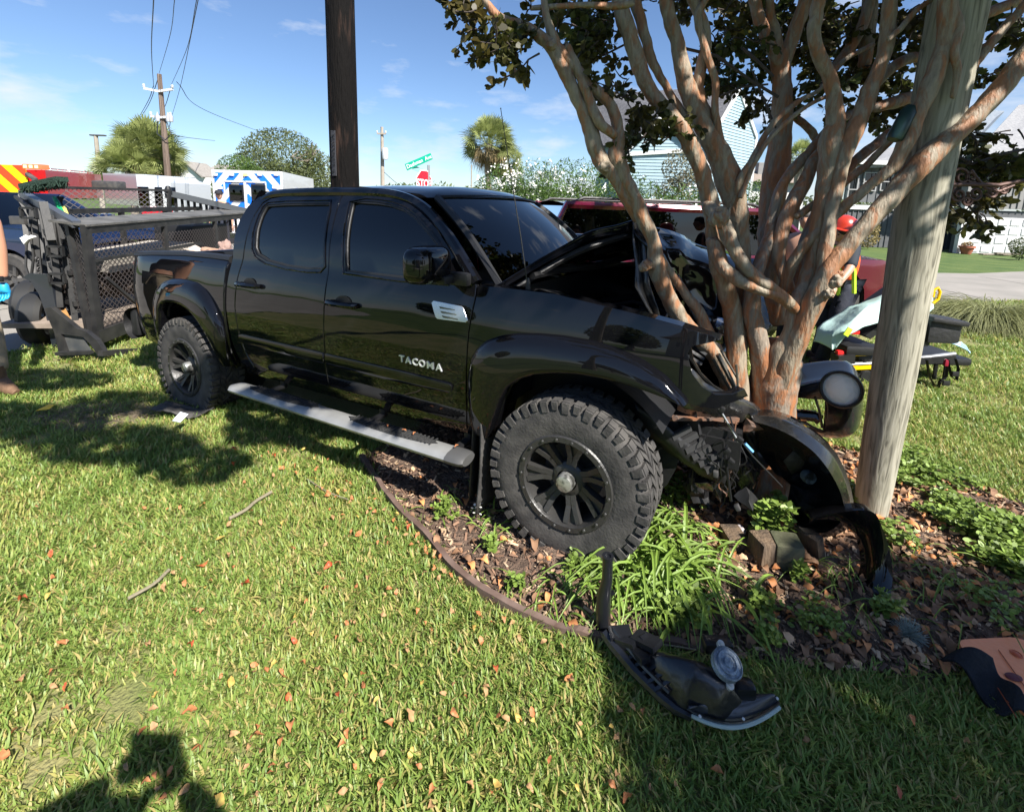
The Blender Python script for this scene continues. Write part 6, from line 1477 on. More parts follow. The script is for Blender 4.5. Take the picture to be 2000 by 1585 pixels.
def woodgrain():
    m = bpy.data.materials.new('grey_green_timber'); m.use_nodes = True; n = m.node_tree.nodes; l = m.node_tree.links; b = n['Principled BSDF']; b.inputs['Roughness'].default_value = .85
    tc = n.new('ShaderNodeTexCoord'); mp_ = n.new('ShaderNodeMapping'); mp_.inputs['Scale'].default_value = (34, 34, 3.0); l.new(tc.outputs['Object'], mp_.inputs['Vector'])
    t = n.new('ShaderNodeTexNoise'); t.inputs['Scale'].default_value = 1.0; t.inputs['Detail'].default_value = 6; t.inputs['Distortion'].default_value = 1.6; l.new(mp_.outputs['Vector'], t.inputs['Vector'])
    r = n.new('ShaderNodeValToRGB'); e = r.color_ramp.elements; e[0].position = .33; e[0].color = (.13, .12, .09, 1); e[1].position = .62; e[1].color = (.38, .355, .28, 1); k = e.new(.46); k.color = (.28, .262, .2, 1); l.new(t.outputs['Fac'], r.inputs['Fac'])
    l.new(r.outputs[0], b.inputs['Base Color']); bp = n.new('ShaderNodeBump'); bp.inputs['Strength'].default_value = .6; bp.inputs['Distance'].default_value = .006; l.new(t.outputs['Fac'], bp.inputs['Height']); l.new(bp.outputs[0], b.inputs['Normal']); return m
Lb = G(1701, 1003); Ld = Lb.y
lp_ = thing('lamp_post', 'round grey green wooden lamp post standing right of the wrecked bumper', 'lamp post', tuple(Lb))
b = MB(); ctr = [(1698, 1003, 36), (1716, 900, 40), (1740, 760, 44), (1760, 640, 46), (1783, 500, 48), (1803, 380, 49), (1824, 260, 50), (1843, 154, 51), (1862, 60, 52), (1886, -60, 52), (1945, -330, 52)]
pts = []
for i, (u, v, r_) in enumerate(ctr): p = Q(u, v, Ld); pts.append((p.x, p.y, p.z if i else -.1, r_*pxm(Ld)*.86))
pts = smoothpath(pts, 5); b.tube([p[:3] for p in pts], [p[3]*.96 for p in pts], n=36, seed=7, amp=.03); obj('post', b, woodgrain(), lp_)
# scrolled iron bracket
M_iron = mat('rusty_iron', (.10, .055, .045), .6, metal=.4)
b = MB(); Yk = Ld
def bq2(u, v): return Q(u, v, Yk)
b.tube([bq2(u, v) for u, v in ((1852, 392), (1862, 365), (1858, 320), (1866, 300))], .008, n=6)
b.tube([bq2(u, v) for u, v in ((1855, 361), (1900, 360), (1950, 362), (1985, 355), (2010, 352))], .011, n=8)
def spiral(c, r0, r1, a0, turns, n_=22): return [bq2(c[0]+(r0+(r1-r0)*i/n_)*math.cos(a0+turns*2*math.pi*i/n_), c[1]+(r0+(r1-r0)*i/n_)*math.sin(a0+turns*2*math.pi*i/n_)) for i in range(n_+1)]
for c, r0, r1, a0, tn in (((1878, 345), 20, 4, 2.2, 1.5), ((1872, 380), 16, 3, -2, -1.5), ((1905, 378), 15, 4, 3.4, -1.4), ((1938, 375), 12, 3, 3, -1.3), ((1898, 345), 12, 4, 1, 1.2), ((1888, 392), 10, 2, 0, 1.3), ((1960, 370), 9, 3, 2.5, -1.2)):
    b.tube(spiral(c, r0, r1, a0, tn), .007, n=5)
b.tube([bq2(u, v) for u, v in ((1896, 332), (1905, 345), (1925, 368), (1950, 374), (1980, 362))], .008, n=6)
obj('scroll_bracket', b, M_iron, lp_)
# green glass bottle-like object hung among the stems
b = MB(); c = Q(1764, 240, 2.35); d = (Q(1782, 200, 2.35)-Q(1752, 256, 2.35)).normalized(); b.lathe([(0, -.085), (.032, -.085), (.036, -.07), (.036, .05), (.02, .08), (.0, .09)], c, d, 16); tag(recentre(obj('hanging_flower_pot', b, mat('deep_green_glaze', (.012, .035, .03), .3))), 'small dark green cylinder hanging in the tree near the lamp post', 'hanging pot')

# ================================================================ CRAPE MYRTLE
M_bark = barkmat('myrtle_bark', (.33, .155, .075), (.27, .18, .115), (.31, .255, .185), 1.3)
M_bark2 = barkmat('myrtle_bark_inner', (.36, .15, .065), (.29, .165, .10), (.27, .22, .17), 1.3)
TB = G(1508, 985); TB = Vector((1.55, 2.55, 0))
mt = thing('myrtle_tree', 'many stemmed crape myrtle with smooth tan and orange bark that the pickup hit', 'tree', tuple(TB))
ROOTLOC[mt.name] = Vector(TB)
brn = 0
def stem(name, pts, m_=None, n=16, knots=(), seed=None, sub=6):
    """pts: (u, v, Y, radius px)"""
    global brn; brn += 1
    P_ = []
    for (u, v, Y, r_) in pts: p = Q(u, v, Y); P_.append((p.x, p.y, p.z, r_*(Y/rayd(u, v).y)/CF*(.95 if name == 'trunk' else .77)))
    for e_ in (0, -1):
        a_, b_ = P_[e_], P_[1 if e_ == 0 else -2]; dv = (Vector(a_[:3])-Vector(b_[:3])).normalized(); q_ = Vector(a_[:3])+dv*a_[3]*.7
        q2_ = Vector(a_[:3])+dv*a_[3]*.95
        if e_ == 0: P_.insert(0, tuple(q_)+(a_[3]*.7,)); P_.insert(0, tuple(q2_)+(a_[3]*.15,))
        else: P_.append(tuple(q_)+(a_[3]*.7,)); P_.append(tuple(q2_)+(a_[3]*.15,))
    S_ = smoothpath(P_, sub); b = MB(); sg = seed if seed is not None else brn*3.7
    ctr_ = [Vector((p[0]+.006*noise.noise(Vector((i*.35, sg, 0))), p[1], p[2])) for i, p in enumerate(S_)]
    rad = [max(.003, p[3])*(1+.07*noise.noise(Vector((i*.5, sg, 5)))) for i, p in enumerate(S_)]
    b.tube(ctr_, rad, n=n, seed=sg, amp=.13)
    return obj(name, b, m_ or M_bark, mt, angle=70)
Y0 = 2.50
stem('trunk', [(1502, 1010, 2.50, 58), (1503, 940, 2.50, 50), (1505, 860, 2.50, 44), (1508, 790, 2.50, 43), (1512, 740, 2.50, 46), (1516, 705, 2.5, 44), (1517, 685, 2.5, 30)], M_bark2, n=28)
# left leaning stems through the engine bay
stem('branch', [(1478, 900, 2.55, 30), (1440, 790, 2.45, 26), (1418, 735, 2.40, 22), (1392, 690, 2.38, 20), (1345, 640, 2.35, 20), (1322, 610, 2.34, 20), (1300, 570, 2.32, 20), (1283, 525, 2.30, 22), (1277, 480, 2.30, 18), (1258, 430, 2.30, 18), (1238, 385, 2.30, 19), (1218, 345, 2.30, 20), (1203, 305, 2.30, 22), (1208, 260, 2.3, 15), (1198, 215, 2.3, 14), (1180, 190, 2.3, 14), (1150, 165, 2.3, 14), (1120, 130, 2.3, 14), (1092, 95, 2.3, 13), (1078, 70, 2.3, 13), (1066, 30, 2.3, 10), (1062, -10, 2.3, 9), (1058, -60, 2.3, 9)])
stem('branch', [(1243, 425, 2.33, 12), (1224, 390, 2.31, 14), (1200, 345, 2.30, 17), (1175, 318, 2.3, 20), (1160, 280, 2.3, 20), (1150, 245, 2.3, 18), (1133, 205, 2.3, 17), (1115, 165, 2.3, 16), (1095, 125, 2.3, 17), (1076, 90, 2.3, 17), (1050, 68, 2.3, 15), (1025, 52, 2.3, 13), (1000, 44, 2.3, 12), (975, 35, 2.3, 12), (952, 10, 2.3, 10), (938, -15, 2.3, 9), (920, -60, 2.3, 8)])
stem('branch', [(1198, 262, 2.28, 12), (1172, 240, 2.26, 13), (1155, 205, 2.27, 13), (1140, 165, 2.28, 12), (1122, 122, 2.29, 11), (1110, 95, 2.3, 10)])
stem('branch', [(1500, 950, 2.56, 26), (1450, 830, 2.5, 22), (1425, 760, 2.5, 18), (1405, 700, 2.5, 17), (1385, 655, 2.5, 16), (1365, 610, 2.5, 14), (1340, 575, 2.5, 12), (1318, 545, 2.5, 10), (1295, 510, 2.48, 9), (1285, 480, 2.45, 8)])
stem('branch', [(1040, 16, 2.32, 6), (1090, 13, 2.30, 7), (1140, 10, 2.3, 7), (1195, 12, 2.3, 9), (1230, 8, 2.3, 9)])
# second group
stem('branch', [(1470, 880, 2.55, 28), (1452, 800, 2.52, 26), (1440, 740, 2.5, 25), (1438, 680, 2.5, 25), (1432, 620, 2.5, 24), (1420, 570, 2.48, 22), (1404, 520, 2.47, 22), (1396, 470, 2.46, 21), (1392, 430, 2.46, 20), (1388, 400, 2.46, 22), (1378, 360, 2.46, 20), (1365, 320, 2.46, 20), (1345, 275, 2.46, 21), (1318, 235, 2.46, 20), (1290, 205, 2.46, 19), (1262, 165, 2.46, 19), (1245, 120, 2.46, 20), (1232, 75, 2.46, 20), (1218, 35, 2.46, 20), (1205, -10, 2.46, 17), (1190, -70, 2.46, 15)])
stem('branch', [(1396, 480, 2.40, 20), (1410, 520, 2.36, 18), (1440, 545, 2.33, 16), (1470, 560, 2.31, 15), (1500, 570, 2.30, 14), (1525, 582, 2.3, 13), (1548, 600, 2.36, 13), (1566, 622, 2.46, 12)])
stem('branch', [(1386, 405, 2.42, 17), (1404, 425, 2.38, 20), (1418, 450, 2.36, 19), (1432, 482, 2.34, 17), (1452, 515, 2.32, 16), (1480, 545, 2.31, 16), (1505, 560, 2.3, 15), (1540, 590, 2.33, 14), (1562, 618, 2.44, 12)])
stem('branch', [(1396, 420, 2.36, 8), (1408, 412, 2.33, 14), (1420, 420, 2.33, 7), (1425, 408, 2.33, 3)])
stem('branch', [(1440, 700, 2.55, 18), (1447, 640, 2.56, 18), (1450, 580, 2.57, 17), (1452, 520, 2.58, 18), (1446, 460, 2.58, 22), (1438, 410, 2.58, 28), (1424, 355, 2.58, 34), (1408, 310, 2.58, 30), (1385, 265, 2.58, 26), (1365, 230, 2.58, 22), (1345, 180, 2.58, 22), (1332, 130, 2.58, 20), (1322, 80, 2.58, 17), (1308, 40, 2.58, 17), (1298, -10, 2.58, 16), (1290, -60, 2.6, 15)])
stem('branch', [(1412, 320, 2.60, 18), (1400, 285, 2.6, 17), (1380, 230, 2.6, 17), (1365, 190, 2.6, 16), (1368, 140, 2.6, 14), (1378, 90, 2.6, 14), (1370, 40, 2.6, 14), (1352, -5, 2.6, 13), (1340, -60, 2.6, 12)])
stem('branch', [(1424, 330, 2.58, 14), (1412, 290, 2.56, 10), (1400, 240, 2.55, 9), (1396, 200, 2.55, 9), (1398, 160, 2.55, 9), (1385, 120, 2.55, 9), (1370, 70, 2.56, 9), (1362, 30, 2.57, 9), (1375, 5, 2.57, 8), (1392, -20, 2.57, 8)])
stem('branch', [(1336, 225, 2.6, 9), (1312, 188, 2.6, 10), (1290, 150, 2.60, 10), (1272, 115, 2.60, 12), (1262, 80, 2.6, 13), (1250, 35, 2.6, 14), (1236, -10, 2.6, 14), (1228, -60, 2.6, 13)])
stem('branch', [(1440, 440, 2.56, 12), (1439, 395, 2.54, 12), (1446, 350, 2.5, 9), (1470, 310, 2.52, 8), (1487, 280, 2.54, 8), (1510, 240, 2.55, 7), (1540, 212, 2.57, 7), (1570, 192, 2.6, 6), (1600, 175, 2.62, 5), (1650, 118, 2.65, 5), (1700, 90, 2.7, 6)])
stem('branch', [(1448, 380, 2.49, 7), (1468, 330, 2.5, 6), (1500, 275, 2.5, 6), (1540, 235, 2.52, 6), (1580, 205, 2.54, 5), (1625, 185, 2.56, 4)])
# dark vertical back stem
stem('branch', [(1520, 620, 2.85, 20), (1508, 540, 2.85, 24), (1503, 470, 2.85, 27), (1507, 400, 2.85, 29), (1517, 330, 2.85, 30), (1525, 260, 2.85, 27), (1528, 200, 2.85, 25), (1526, 150, 2.85, 22), (1522, 110, 2.85, 20)], M_bark2)
stem('branch', [(1524, 130, 2.85, 19), (1505, 90, 2.85, 15), (1490, 55, 2.85, 14), (1478, 20, 2.85, 14), (1466, -30, 2.85, 13)], M_bark2)
stem('branch', [(1524, 120, 2.85, 14), (1515, 60, 2.86, 11), (1505, 25, 2.86, 10), (1500, -30, 2.86, 9)])
stem('branch', [(1530, 120, 2.85, 18), (1548, 75, 2.84, 17), (1562, 35, 2.83, 16), (1575, -5, 2.83, 16), (1590, -60, 2.83, 15)])
stem('branch', [(1555, 230, 2.9, 9), (1572, 245, 2.9, 9), (1588, 262, 2.9, 10), (1600, 285, 2.88, 10), (1590, 310, 2.86, 8)])
# centre stems from trunk
stem('branch', [(1495, 780, 2.48, 30), (1490, 720, 2.47, 26), (1478, 650, 2.46, 24), (1468, 600, 2.46, 22), (1470, 560, 2.48, 18), (1484, 520, 2.5, 15), (1500, 470, 2.55, 14), (1508, 430, 2.6, 12), (1520, 380, 2.62, 12), (1550, 330, 2.64, 13), (1580, 300, 2.66, 13), (1605, 270, 2.7, 12), (1640, 235, 2.74, 11), (1680, 215, 2.8, 10)], M_bark2)
stem('branch', [(1508, 745, 2.44, 24), (1520, 690, 2.42, 22), (1545, 650, 2.4, 19), (1552, 600, 2.4, 18), (1572, 560, 2.42, 20), (1590, 500, 2.44, 20), (1600, 440, 2.45, 22), (1612, 380, 2.46, 24), (1620, 320, 2.47, 26), (1625, 280, 2.48, 30), (1632, 235, 2.48, 22), (1628, 190, 2.48, 18), (1620, 150, 2.48, 17), (1600, 110, 2.48, 16), (1590, 70, 2.48, 15), (1594, 30, 2.48, 16), (1600, -10, 2.48, 15), (1600, -70, 2.5, 14)])
stem('branch', [(1516, 770, 2.46, 32), (1532, 720, 2.42, 30), (1555, 665, 2.38, 26), (1580, 610, 2.35, 24), (1606, 560, 2.33, 26), (1622, 520, 2.33, 22), (1655, 480, 2.33, 21), (1690, 440, 2.33, 22), (1730, 395, 2.33, 23), (1770, 350, 2.33, 25), (1805, 315, 2.33, 28), (1845, 280, 2.33, 24), (1885, 245, 2.33, 22), (1925, 205, 2.33, 23), (1965, 160, 2.33, 24), (2010, 100, 2.33, 23), (2060, 30, 2.33, 22)])
stem('branch', [(1612, 545, 2.34, 20), (1612, 500, 2.36, 17), (1618, 450, 2.38, 17), (1625, 400, 2.4, 16), (1640, 340, 2.42, 17), (1650, 300, 2.43, 20), (1668, 255, 2.44, 22), (1685, 215, 2.45, 20), (1702, 170, 2.46, 18), (1722, 120, 2.47, 17), (1732, 75, 2.48, 17), (1736, 30, 2.48, 17), (1740, -20, 2.48, 16), (1745, -70, 2.5, 15)])
stem('branch', [(1540, 560, 2.5, 14), (1520, 500, 2.52, 16), (1530, 440, 2.54, 17), (1552, 390, 2.56, 18), (1575, 350, 2.58, 16), (1588, 315, 2.6, 14), (1612, 285, 2.62, 12)], M_bark2)
stem('branch', [(1555, 640, 2.6, 20), (1562, 590, 2.6, 19), (1568, 540, 2.6, 22), (1575, 500, 2.62, 24), (1590, 450, 2.65, 24), (1610, 400, 2.68, 20), (1640, 350, 2.7, 14), (1665, 320, 2.72, 12), (1700, 290, 2.75, 12), (1735, 262, 2.8, 12)], M_bark2)
stem('branch', [(1528, 575, 2.52, 14), (1545, 520, 2.48, 14), (1580, 470, 2.44, 14), (1625, 425, 2.42, 13), (1660, 395, 2.4, 12), (1700, 362, 2.38, 12), (1730, 338, 2.36, 14), (1750, 318, 2.35, 17), (1775, 270, 2.34, 19), (1790, 225, 2.34, 18), (1812, 180, 2.34, 20), (1832, 130, 2.34, 20), (1848, 80, 2.34, 19), (1850, 40, 2.34, 20), (1852, -10, 2.34, 20), (1860, -70, 2.34, 19)])
stem('branch', [(1560, 420, 2.52, 9), (1610, 385, 2.52, 10), (1655, 352, 2.5, 10), (1690, 325, 2.5, 9), (1715, 300, 2.5, 8), (1752, 262, 2.48, 7)])
stem('branch', [(1845, 250, 2.36, 10), (1868, 200, 2.36, 11), (1880, 165, 2.37, 11), (1900, 130, 2.38, 12), (1935, 85, 2.39, 11), (1970, 45, 2.4, 10), (2010, 0, 2.4, 10)])
stem('branch', [(1862, 185, 2.3, 6), (1870, 140, 2.3, 9), (1862, 100, 2.3, 10), (1870, 55, 2.32, 12), (1860, 10, 2.33, 12), (1850, -40, 2.33, 12)])
stem('branch', [(1700, 180, 2.62, 8), (1740, 135, 2.62, 12), (1775, 115, 2.64, 13), (1800, 110, 2.66, 12), (1815, 95, 2.66, 9), (1808, 78, 2.66, 7), (1795, 72, 2.66, 4)])
stem('branch', [(1738, 75, 2.4, 6), (1760, 55, 2.42, 7), (1785, 25, 2.44, 7), (1815, 2, 2.46, 6), (1830, -20, 2.46, 5)])
stem('branch', [(1690, 215, 2.8, 10), (1730, 205, 2.82, 14), (1765, 195, 2.84, 16), (1810, 180, 2.9, 14), (1850, 160, 2.95, 12)], M_bark2)
stem('branch', [(1600, 170, 2.95, 10), (1640, 120, 3.0, 12), (1680, 60, 3.0, 13), (1700, 0, 3.0, 12), (1720, -50, 3.0, 12)], M_bark2)
stem('branch', [(1690, 120, 3.05, 15), (1695, 60, 3.05, 17), (1700, 0, 3.05, 17), (1700, -50, 3.05, 16)], M_bark2)
stem('branch', [(1800, 120, 2.95, 14), (1835, 80, 2.95, 15), (1880, 45, 2.95, 15), (1930, 25, 2.95, 14), (1985, 5, 2.95, 12)], M_bark2)
stem('branch', [(1950, 140, 2.9, 8), (1980, 150, 2.9, 8), (2020, 130, 2.9, 8)])
# burls on the forks
for k, (u, v, Y, r_) in enumerate(((1405, 425, 2.34, 22), (1630, 548, 2.29, 17), (1618, 572, 2.28, 12), (1640, 535, 2.3, 9), (1180, 325, 2.27, 14), (1262, 518, 2.27, 13), (1078, 88, 2.27, 11), (1255, 522, 2.25, 9))):
    bm = bmesh.new(); bmesh.ops.create_icosphere(bm, subdivisions=4, radius=1); c = Q(u, v, Y)
    for q in bm.verts: q.co = q.co*(r_*pxm(Y))*(1+.32*noise.noise(q.co*1.8+Vector((k*3, 0, 0)))+.10*noise.noise(q.co*6))*.85+c
    bm.verts.index_update(); b = MB(); b.add([q.co for q in bm.verts], [tuple(q.index for q in f.verts) for f in bm.faces]); bm.free(); obj('burl', b, M_bark, mt, angle=80)
b = MB(); b.tube([Q(1398, 440, 2.26), Q(1404, 465, 2.24), Q(1412, 476, 2.24), Q(1417, 466, 2.24), Q(1410, 440, 2.26)], .003, n=5); obj('hanging_bark', b, M_bark, mt)
# twigs + leaves
M_myl = mat('myrtle_leaf', (.06, .088, .022), .5, attr='rnd', trans=.42, col2=(.10, .075, .02), vscale=3)
rl = random.Random(31); tw = MB(); lv = MB(); lat = []
def leafblade(b, at, p, d, s, n_, col):
    e = d.cross(n_).normalized()*s*.32; d = d*s; i = len(b.v)
    b.v += [tuple(p), tuple(p+d*.35+e), tuple(p+d*.75+e*.8), tuple(p+d), tuple(p+d*.75-e*.8), tuple(p+d*.35-e)]; b.f.append((i, i+1, i+2, i+3, i+4, i+5)); at.extend([col]*6)
def spray(p0, d, L_, k, dens=1.0, size=.045):
    pts = [p0]; q = p0; dd = d.normalized()
    nst = 6
    for i in range(nst): dd = (dd+Vector((rl.gauss(0, .22), rl.gauss(0, .22), rl.gauss(-.02, .15)))).normalized(); q = q+dd*L_/nst; pts.append(q)
    tw.tube(pts, [.0045*(1-.12*i) for i in range(nst+1)], n=4, caps=False)
    if k > 0:
        for i in range(2, nst+1):
            if rl.random() < .8: spray(pts[i], (dd+Vector((rl.gauss(0, .8), rl.gauss(0, .8), rl.gauss(-.1, .6)))), L_*.6, k-1, dens, size)
    else:
        for i in range(1, nst+1):
            for j in range(2):
                if rl.random() < dens:
                    ld_ = (dd+Vector((rl.gauss(0, .9), rl.gauss(0, .9), rl.gauss(-.15, .7)))).normalized()
                    leafblade(lv, lat, pts[i], ld_, size*rl.uniform(.7, 1.25), Vector((rl.gauss(0, 1), rl.gauss(0, 1), rl.gauss(0, 1)+.6)).normalized(), rl.random())
# clusters seen in the photograph: (u, v, Y, spread px u, spread px v, count)
CL = [(905, 25, 2.35, 26, 20, 5), (945, 50, 2.4, 26, 24, 6), (985, 70, 2.4, 18, 20, 4), (1028, 95, 2.35, 18, 14, 5), (1120, 60, 2.6, 40, 30, 9), (1165, 60, 2.6, 30, 34, 9), (1150, 95, 2.6, 40, 14, 6), (1130, 20, 2.7, 60, 16, 7), (1195, 165, 2.5, 10, 16, 2), (1218, 190, 2.45, 18, 10, 3), (1235, 240, 2.4, 20, 22, 3), (1280, 265, 2.4, 26, 22, 4), (1225, 275, 2.4, 16, 12, 2), (1260, 215, 2.4, 16, 14, 3),
      (1420, 60, 3.0, 50, 40, 9), (1400, 140, 3.0, 55, 28, 8), (1440, 170, 3.0, 50, 18, 6), (1480, 100, 3.1, 40, 40, 6), (1420, 20, 3.2, 60, 20, 7), (1485, 195, 2.9, 22, 14, 4), (1520, 20, 3.2, 60, 20, 6), (1580, 110, 3.2, 60, 40, 9), (1640, 80, 3.2, 60, 50, 12), (1680, 150, 3.2, 60, 45, 12), (1740, 90, 3.2, 60, 60, 13), (1620, 180, 3.1, 50, 26, 8), (1790, 60, 3.2, 50, 50, 9), (1760, 200, 3.2, 60, 26, 7), (1700, 220, 3.1, 60, 16, 4), (1560, 50, 3.2, 50, 40, 8), (1650, 20, 3.3, 90, 25, 10), (1840, 30, 3.2, 50, 40, 7),
      (1900, 160, 3.0, 26, 30, 5), (1890, 230, 2.9, 20, 24, 4), (1960, 40, 2.8, 30, 20, 4), (1985, 95, 2.8, 18, 16, 2), (1905, 270, 2.7, 30, 24, 6), (1880, 315, 2.7, 30, 26, 8), (1930, 330, 2.7, 40, 28, 8), (1975, 290, 2.7, 30, 30, 5), (1980, 340, 2.7, 26, 20, 4), (1900, 390, 2.65, 40, 18, 5), (1915, 430, 2.6, 26, 12, 2), (1880, 400, 2.65, 20, 14, 2), (1340, 20, 3.0, 40, 20, 5)]
for (u, v, Y, su, sv, n_) in CL:
    for k in range(n_):
        p = Q(u+rl.gauss(0, su*.6), v+rl.gauss(0, sv*.6), Y+rl.gauss(0, .18)); d = Vector((rl.gauss(0, 1), rl.gauss(0, .8), rl.gauss(-.2, .6)))
        spray(p-d.normalized()*.05, d, rl.uniform(.10, .18), 1, .95, .043)
for (pts, r_) in (([(870, 20), (905, 12), (940, 25), (975, 48)], 3), ([(1240, 225), (1262, 262), (1290, 282), (1312, 262)], 2), ([(1315, 90), (1400, 110), (1470, 160), (1520, 190)], 3), ([(1400, 190), (1450, 170), (1500, 165)], 2), ([(1450, 95), (1480, 120), (1510, 150)], 3), ([(1860, 300), (1900, 320), (1960, 300), (2010, 290)], 3), ([(1470, 140), (1500, 215), (1520, 260)], 2), ([(1860, 345), (1890, 400), (1925, 440)], 2), ([(1100, 110), (1140, 118), (1180, 108), (1225, 85)], 2)):
    tw.tube([Q(u, v, 2.6) for u, v in pts], r_*pxm(2.6), n=5)
# upper crown above the frame (throws the dappled shade)
for k in range(330):
    a = rl.uniform(0, 2*math.pi); rr = math.sqrt(rl.random())*2.2; z = rl.uniform(3.2, 4.9)
    p = Vector((2.15+rr*math.cos(a), 2.25+rr*math.sin(a)*.9, z)); spray(p, Vector((rl.gauss(0, 1), rl.gauss(0, 1), rl.gauss(0, .6))), .4, 1, .95, .10)
obj('twigs', tw, mat('twig', (.06, .045, .04), .8), mt)['kind'] = 'stuff'
o = obj('crown', lv, M_myl, mt, smooth=False, attrs=lat); o['kind'] = 'stuff'
# leafy shade tree standing behind the viewer; its crown shades the lower right corner and the left lawn
sh = thing('shade_tree', 'leafy oak behind the viewer to the right that shades the lawn corner', 'tree', (7.6, -4.6, 0))
b = MB(); rr_ = random.Random(6); b.tube([(7.6, -4.6, 0), (7.5, -4.5, 1.4), (7.2, -4.3, 2.8), (6.8, -4.0, 4.2)], [.26, .2, .18, .12], n=12)
for e in ((5.0, -2.3, 4.7), (5.6, -3.4, 4.6), (8.4, -5.2, 4.6), (4.6, -2.9, 4.8)): b.tube([(7.1, -4.2, 3.2), ((7+e[0])/2, (-4.2+e[1])/2, 4.2), e], [.10, .06, .02], n=8)
obj('trunk', b, M_bark_grey, sh)
SH_ = []
def shade_at(gx, gy, h, rx, ry, rz): SH_.append((gx+.6185*h, gy-.7235*h, h, rx, ry, rz))
for (gx, gy, rx, ry) in ((1.3, 1.1, .95, .42), (2.1, 1.35, .8, .5), (2.9, 1.2, .8, .6), (.95, .8, .6, .35), (1.8, .4, 1.0, .6), (3.2, .3, 1.2, .8), (1.15, 1.35, .55, .25), (1.75, 1.72, .5, .2)): shade_at(gx, gy, 4.4, rx, ry, .35)
dens_a = leaf_blob(SH_, 10500, .13, rr_, .5)
o = obj('crown', dens_a[0], M_leaf_oak, sh, smooth=False, attrs=dens_a[1]); o['kind'] = 'stuff'
sh2 = thing('shade_tree', 'tree behind the viewer to the left whose long branch dapples the left lawn', 'tree', (-4.2, -3.2, 0))
b = MB(); b.tube([(-4.2, -3.2, 0), (-4.1, -3.1, 2), (-3.6, -2.7, 3.6), (-2.2, -1.8, 4.5), (-.2, -.6, 4.7)], [.22, .17, .13, .07, .03], n=10); obj('trunk', b, M_bark_grey, sh2)
SH_ = []
for (gx, gy, rx, ry) in ((-2.6, 2.75, .55, .22), (-1.95, 2.55, .35, .16), (-3.6, 3.05, .7, .25), (-1.7, 3.0, .35, .16), (-2.9, 3.4, .6, .16), (-2.1, 3.5, .5, .15), (-4.2, 3.8, .7, .2), (-1.25, 3.1, .25, .12)): shade_at(gx, gy, 4.6, rx, ry, .2)
dens_b = leaf_blob(SH_, 3400, .13, rr_, .5)
o = obj('crown', dens_b[0], M_leaf_oak, sh2, smooth=False, attrs=dens_b[1]); o['kind'] = 'stuff'
# ================================================================ PEOPLE
M_skin = mat('skin', (.50, .27, .18), .5); M_skin2 = mat('skin_tan', (.52, .26, .16), .5)
def skinmesh(name, joints, edges, m_, parent, sub=2, root=0):
    me = bpy.data.meshes.new('sk'); me.from_pydata([j[:3] for j in joints], edges, []); o = bpy.data.objects.new('sk', me); COL.objects.link(o)
    md = o.modifiers.new('s', 'SKIN'); md.use_smooth_shade = True; sv = me.skin_vertices[0].data
    for i, j in enumerate(joints):
        r = j[3]; sv[i].radius = (r, j[4] if len(j) > 4 else r); sv[i].use_root = (i == root)
    s2 = o.modifiers.new('u', 'SUBSURF'); s2.levels = sub; s2.render_levels = sub
    bpy.context.view_layer.update(); ev = o.evaluated_get(bpy.context.evaluated_depsgraph_get()); m2 = bpy.data.meshes.new_from_object(ev)
    b = MB(); b.v = [tuple(v.co) for v in m2.vertices]; b.f = [tuple(p.vertices) for p in m2.polygons]
    bpy.data.objects.remove(o); bpy.data.meshes.remove(me); bpy.data.meshes.remove(m2)
    return obj(name, b, m_, parent, angle=180)
def head(parent, c, face, up, r, skin, hair_m, hair='short'):
    face = face.normalized(); up = up.normalized(); rt = face.cross(up).normalized(); up = rt.cross(face)
    M_ = Matrix((rt, face, up)).transposed(); bm = bmesh.new(); bmesh.ops.create_uvsphere(bm, u_segments=28, v_segments=20, radius=1)
    for v in bm.verts:
        x, y, z = v.co
        w = .78*(1-.20*max(0, -z)); d = .98; q = Vector((x*w, y*d, z*1.22))
        if y > 0: 
            q.y += .10*math.exp(-((x/.16)**2+((z+.05)/.22)**2))*1.7                      # nose
            q.y -= .07*math.exp(-(((abs(x)-.34)/.16)**2+((z-.10)/.12)**2))               # eye sockets
            q.y += .05*math.exp(-((x/.3)**2+((z+.55)/.10)**2))-.04*math.exp(-((x/.26)**2+((z+.46)/.035)**2))
            q.y += .06*math.exp(-((x/.25)**2+((z+.88)/.16)**2))
        v.co = q
    bm.verts.index_update(); b = MB(); b.add([M_ @ (v.co*r)+c for v in bm.verts], [tuple(v.index for v in f.verts) for f in bm.faces]); bm.free()
    for s in (-1, 1): b.lathe([(0, 0), (.2*r, .03*r), (.16*r, .1*r), (0, .08*r)], c+rt*s*r*.76-face*.05*r, rt*s, 10)
    ho = obj('head', b, skin, parent, angle=180)
    b = MB()
    for s in (-1, 1): b.lathe([(0, .05*r), (.09*r, .02*r), (.11*r, 0)], c+rt*s*.32*r+face*.86*r+up*.12*r, face, 10)
    obj('eyes', b, mat('eye', (.05, .04, .035), .2), ho)
    if hair:
        b = MB(); n_ = 16
        b.grid(lambda u, v: c+M_ @ Vector((.83*r*math.cos(2*math.pi*v)*math.cos(u*1.5), (1.03*r*math.sin(2*math.pi*v)*math.cos(u*1.5))-.06*r, (.25+1.02*math.sin(u*1.5))*r+(-.35*r if math.sin(2*math.pi*v) < .2 else .12*r)*(1-u))), 8, 28); obj('hair', b, hair_m, parent)
    return M_
M_hair = mat('dark_hair', (.02, .015, .012), .6)
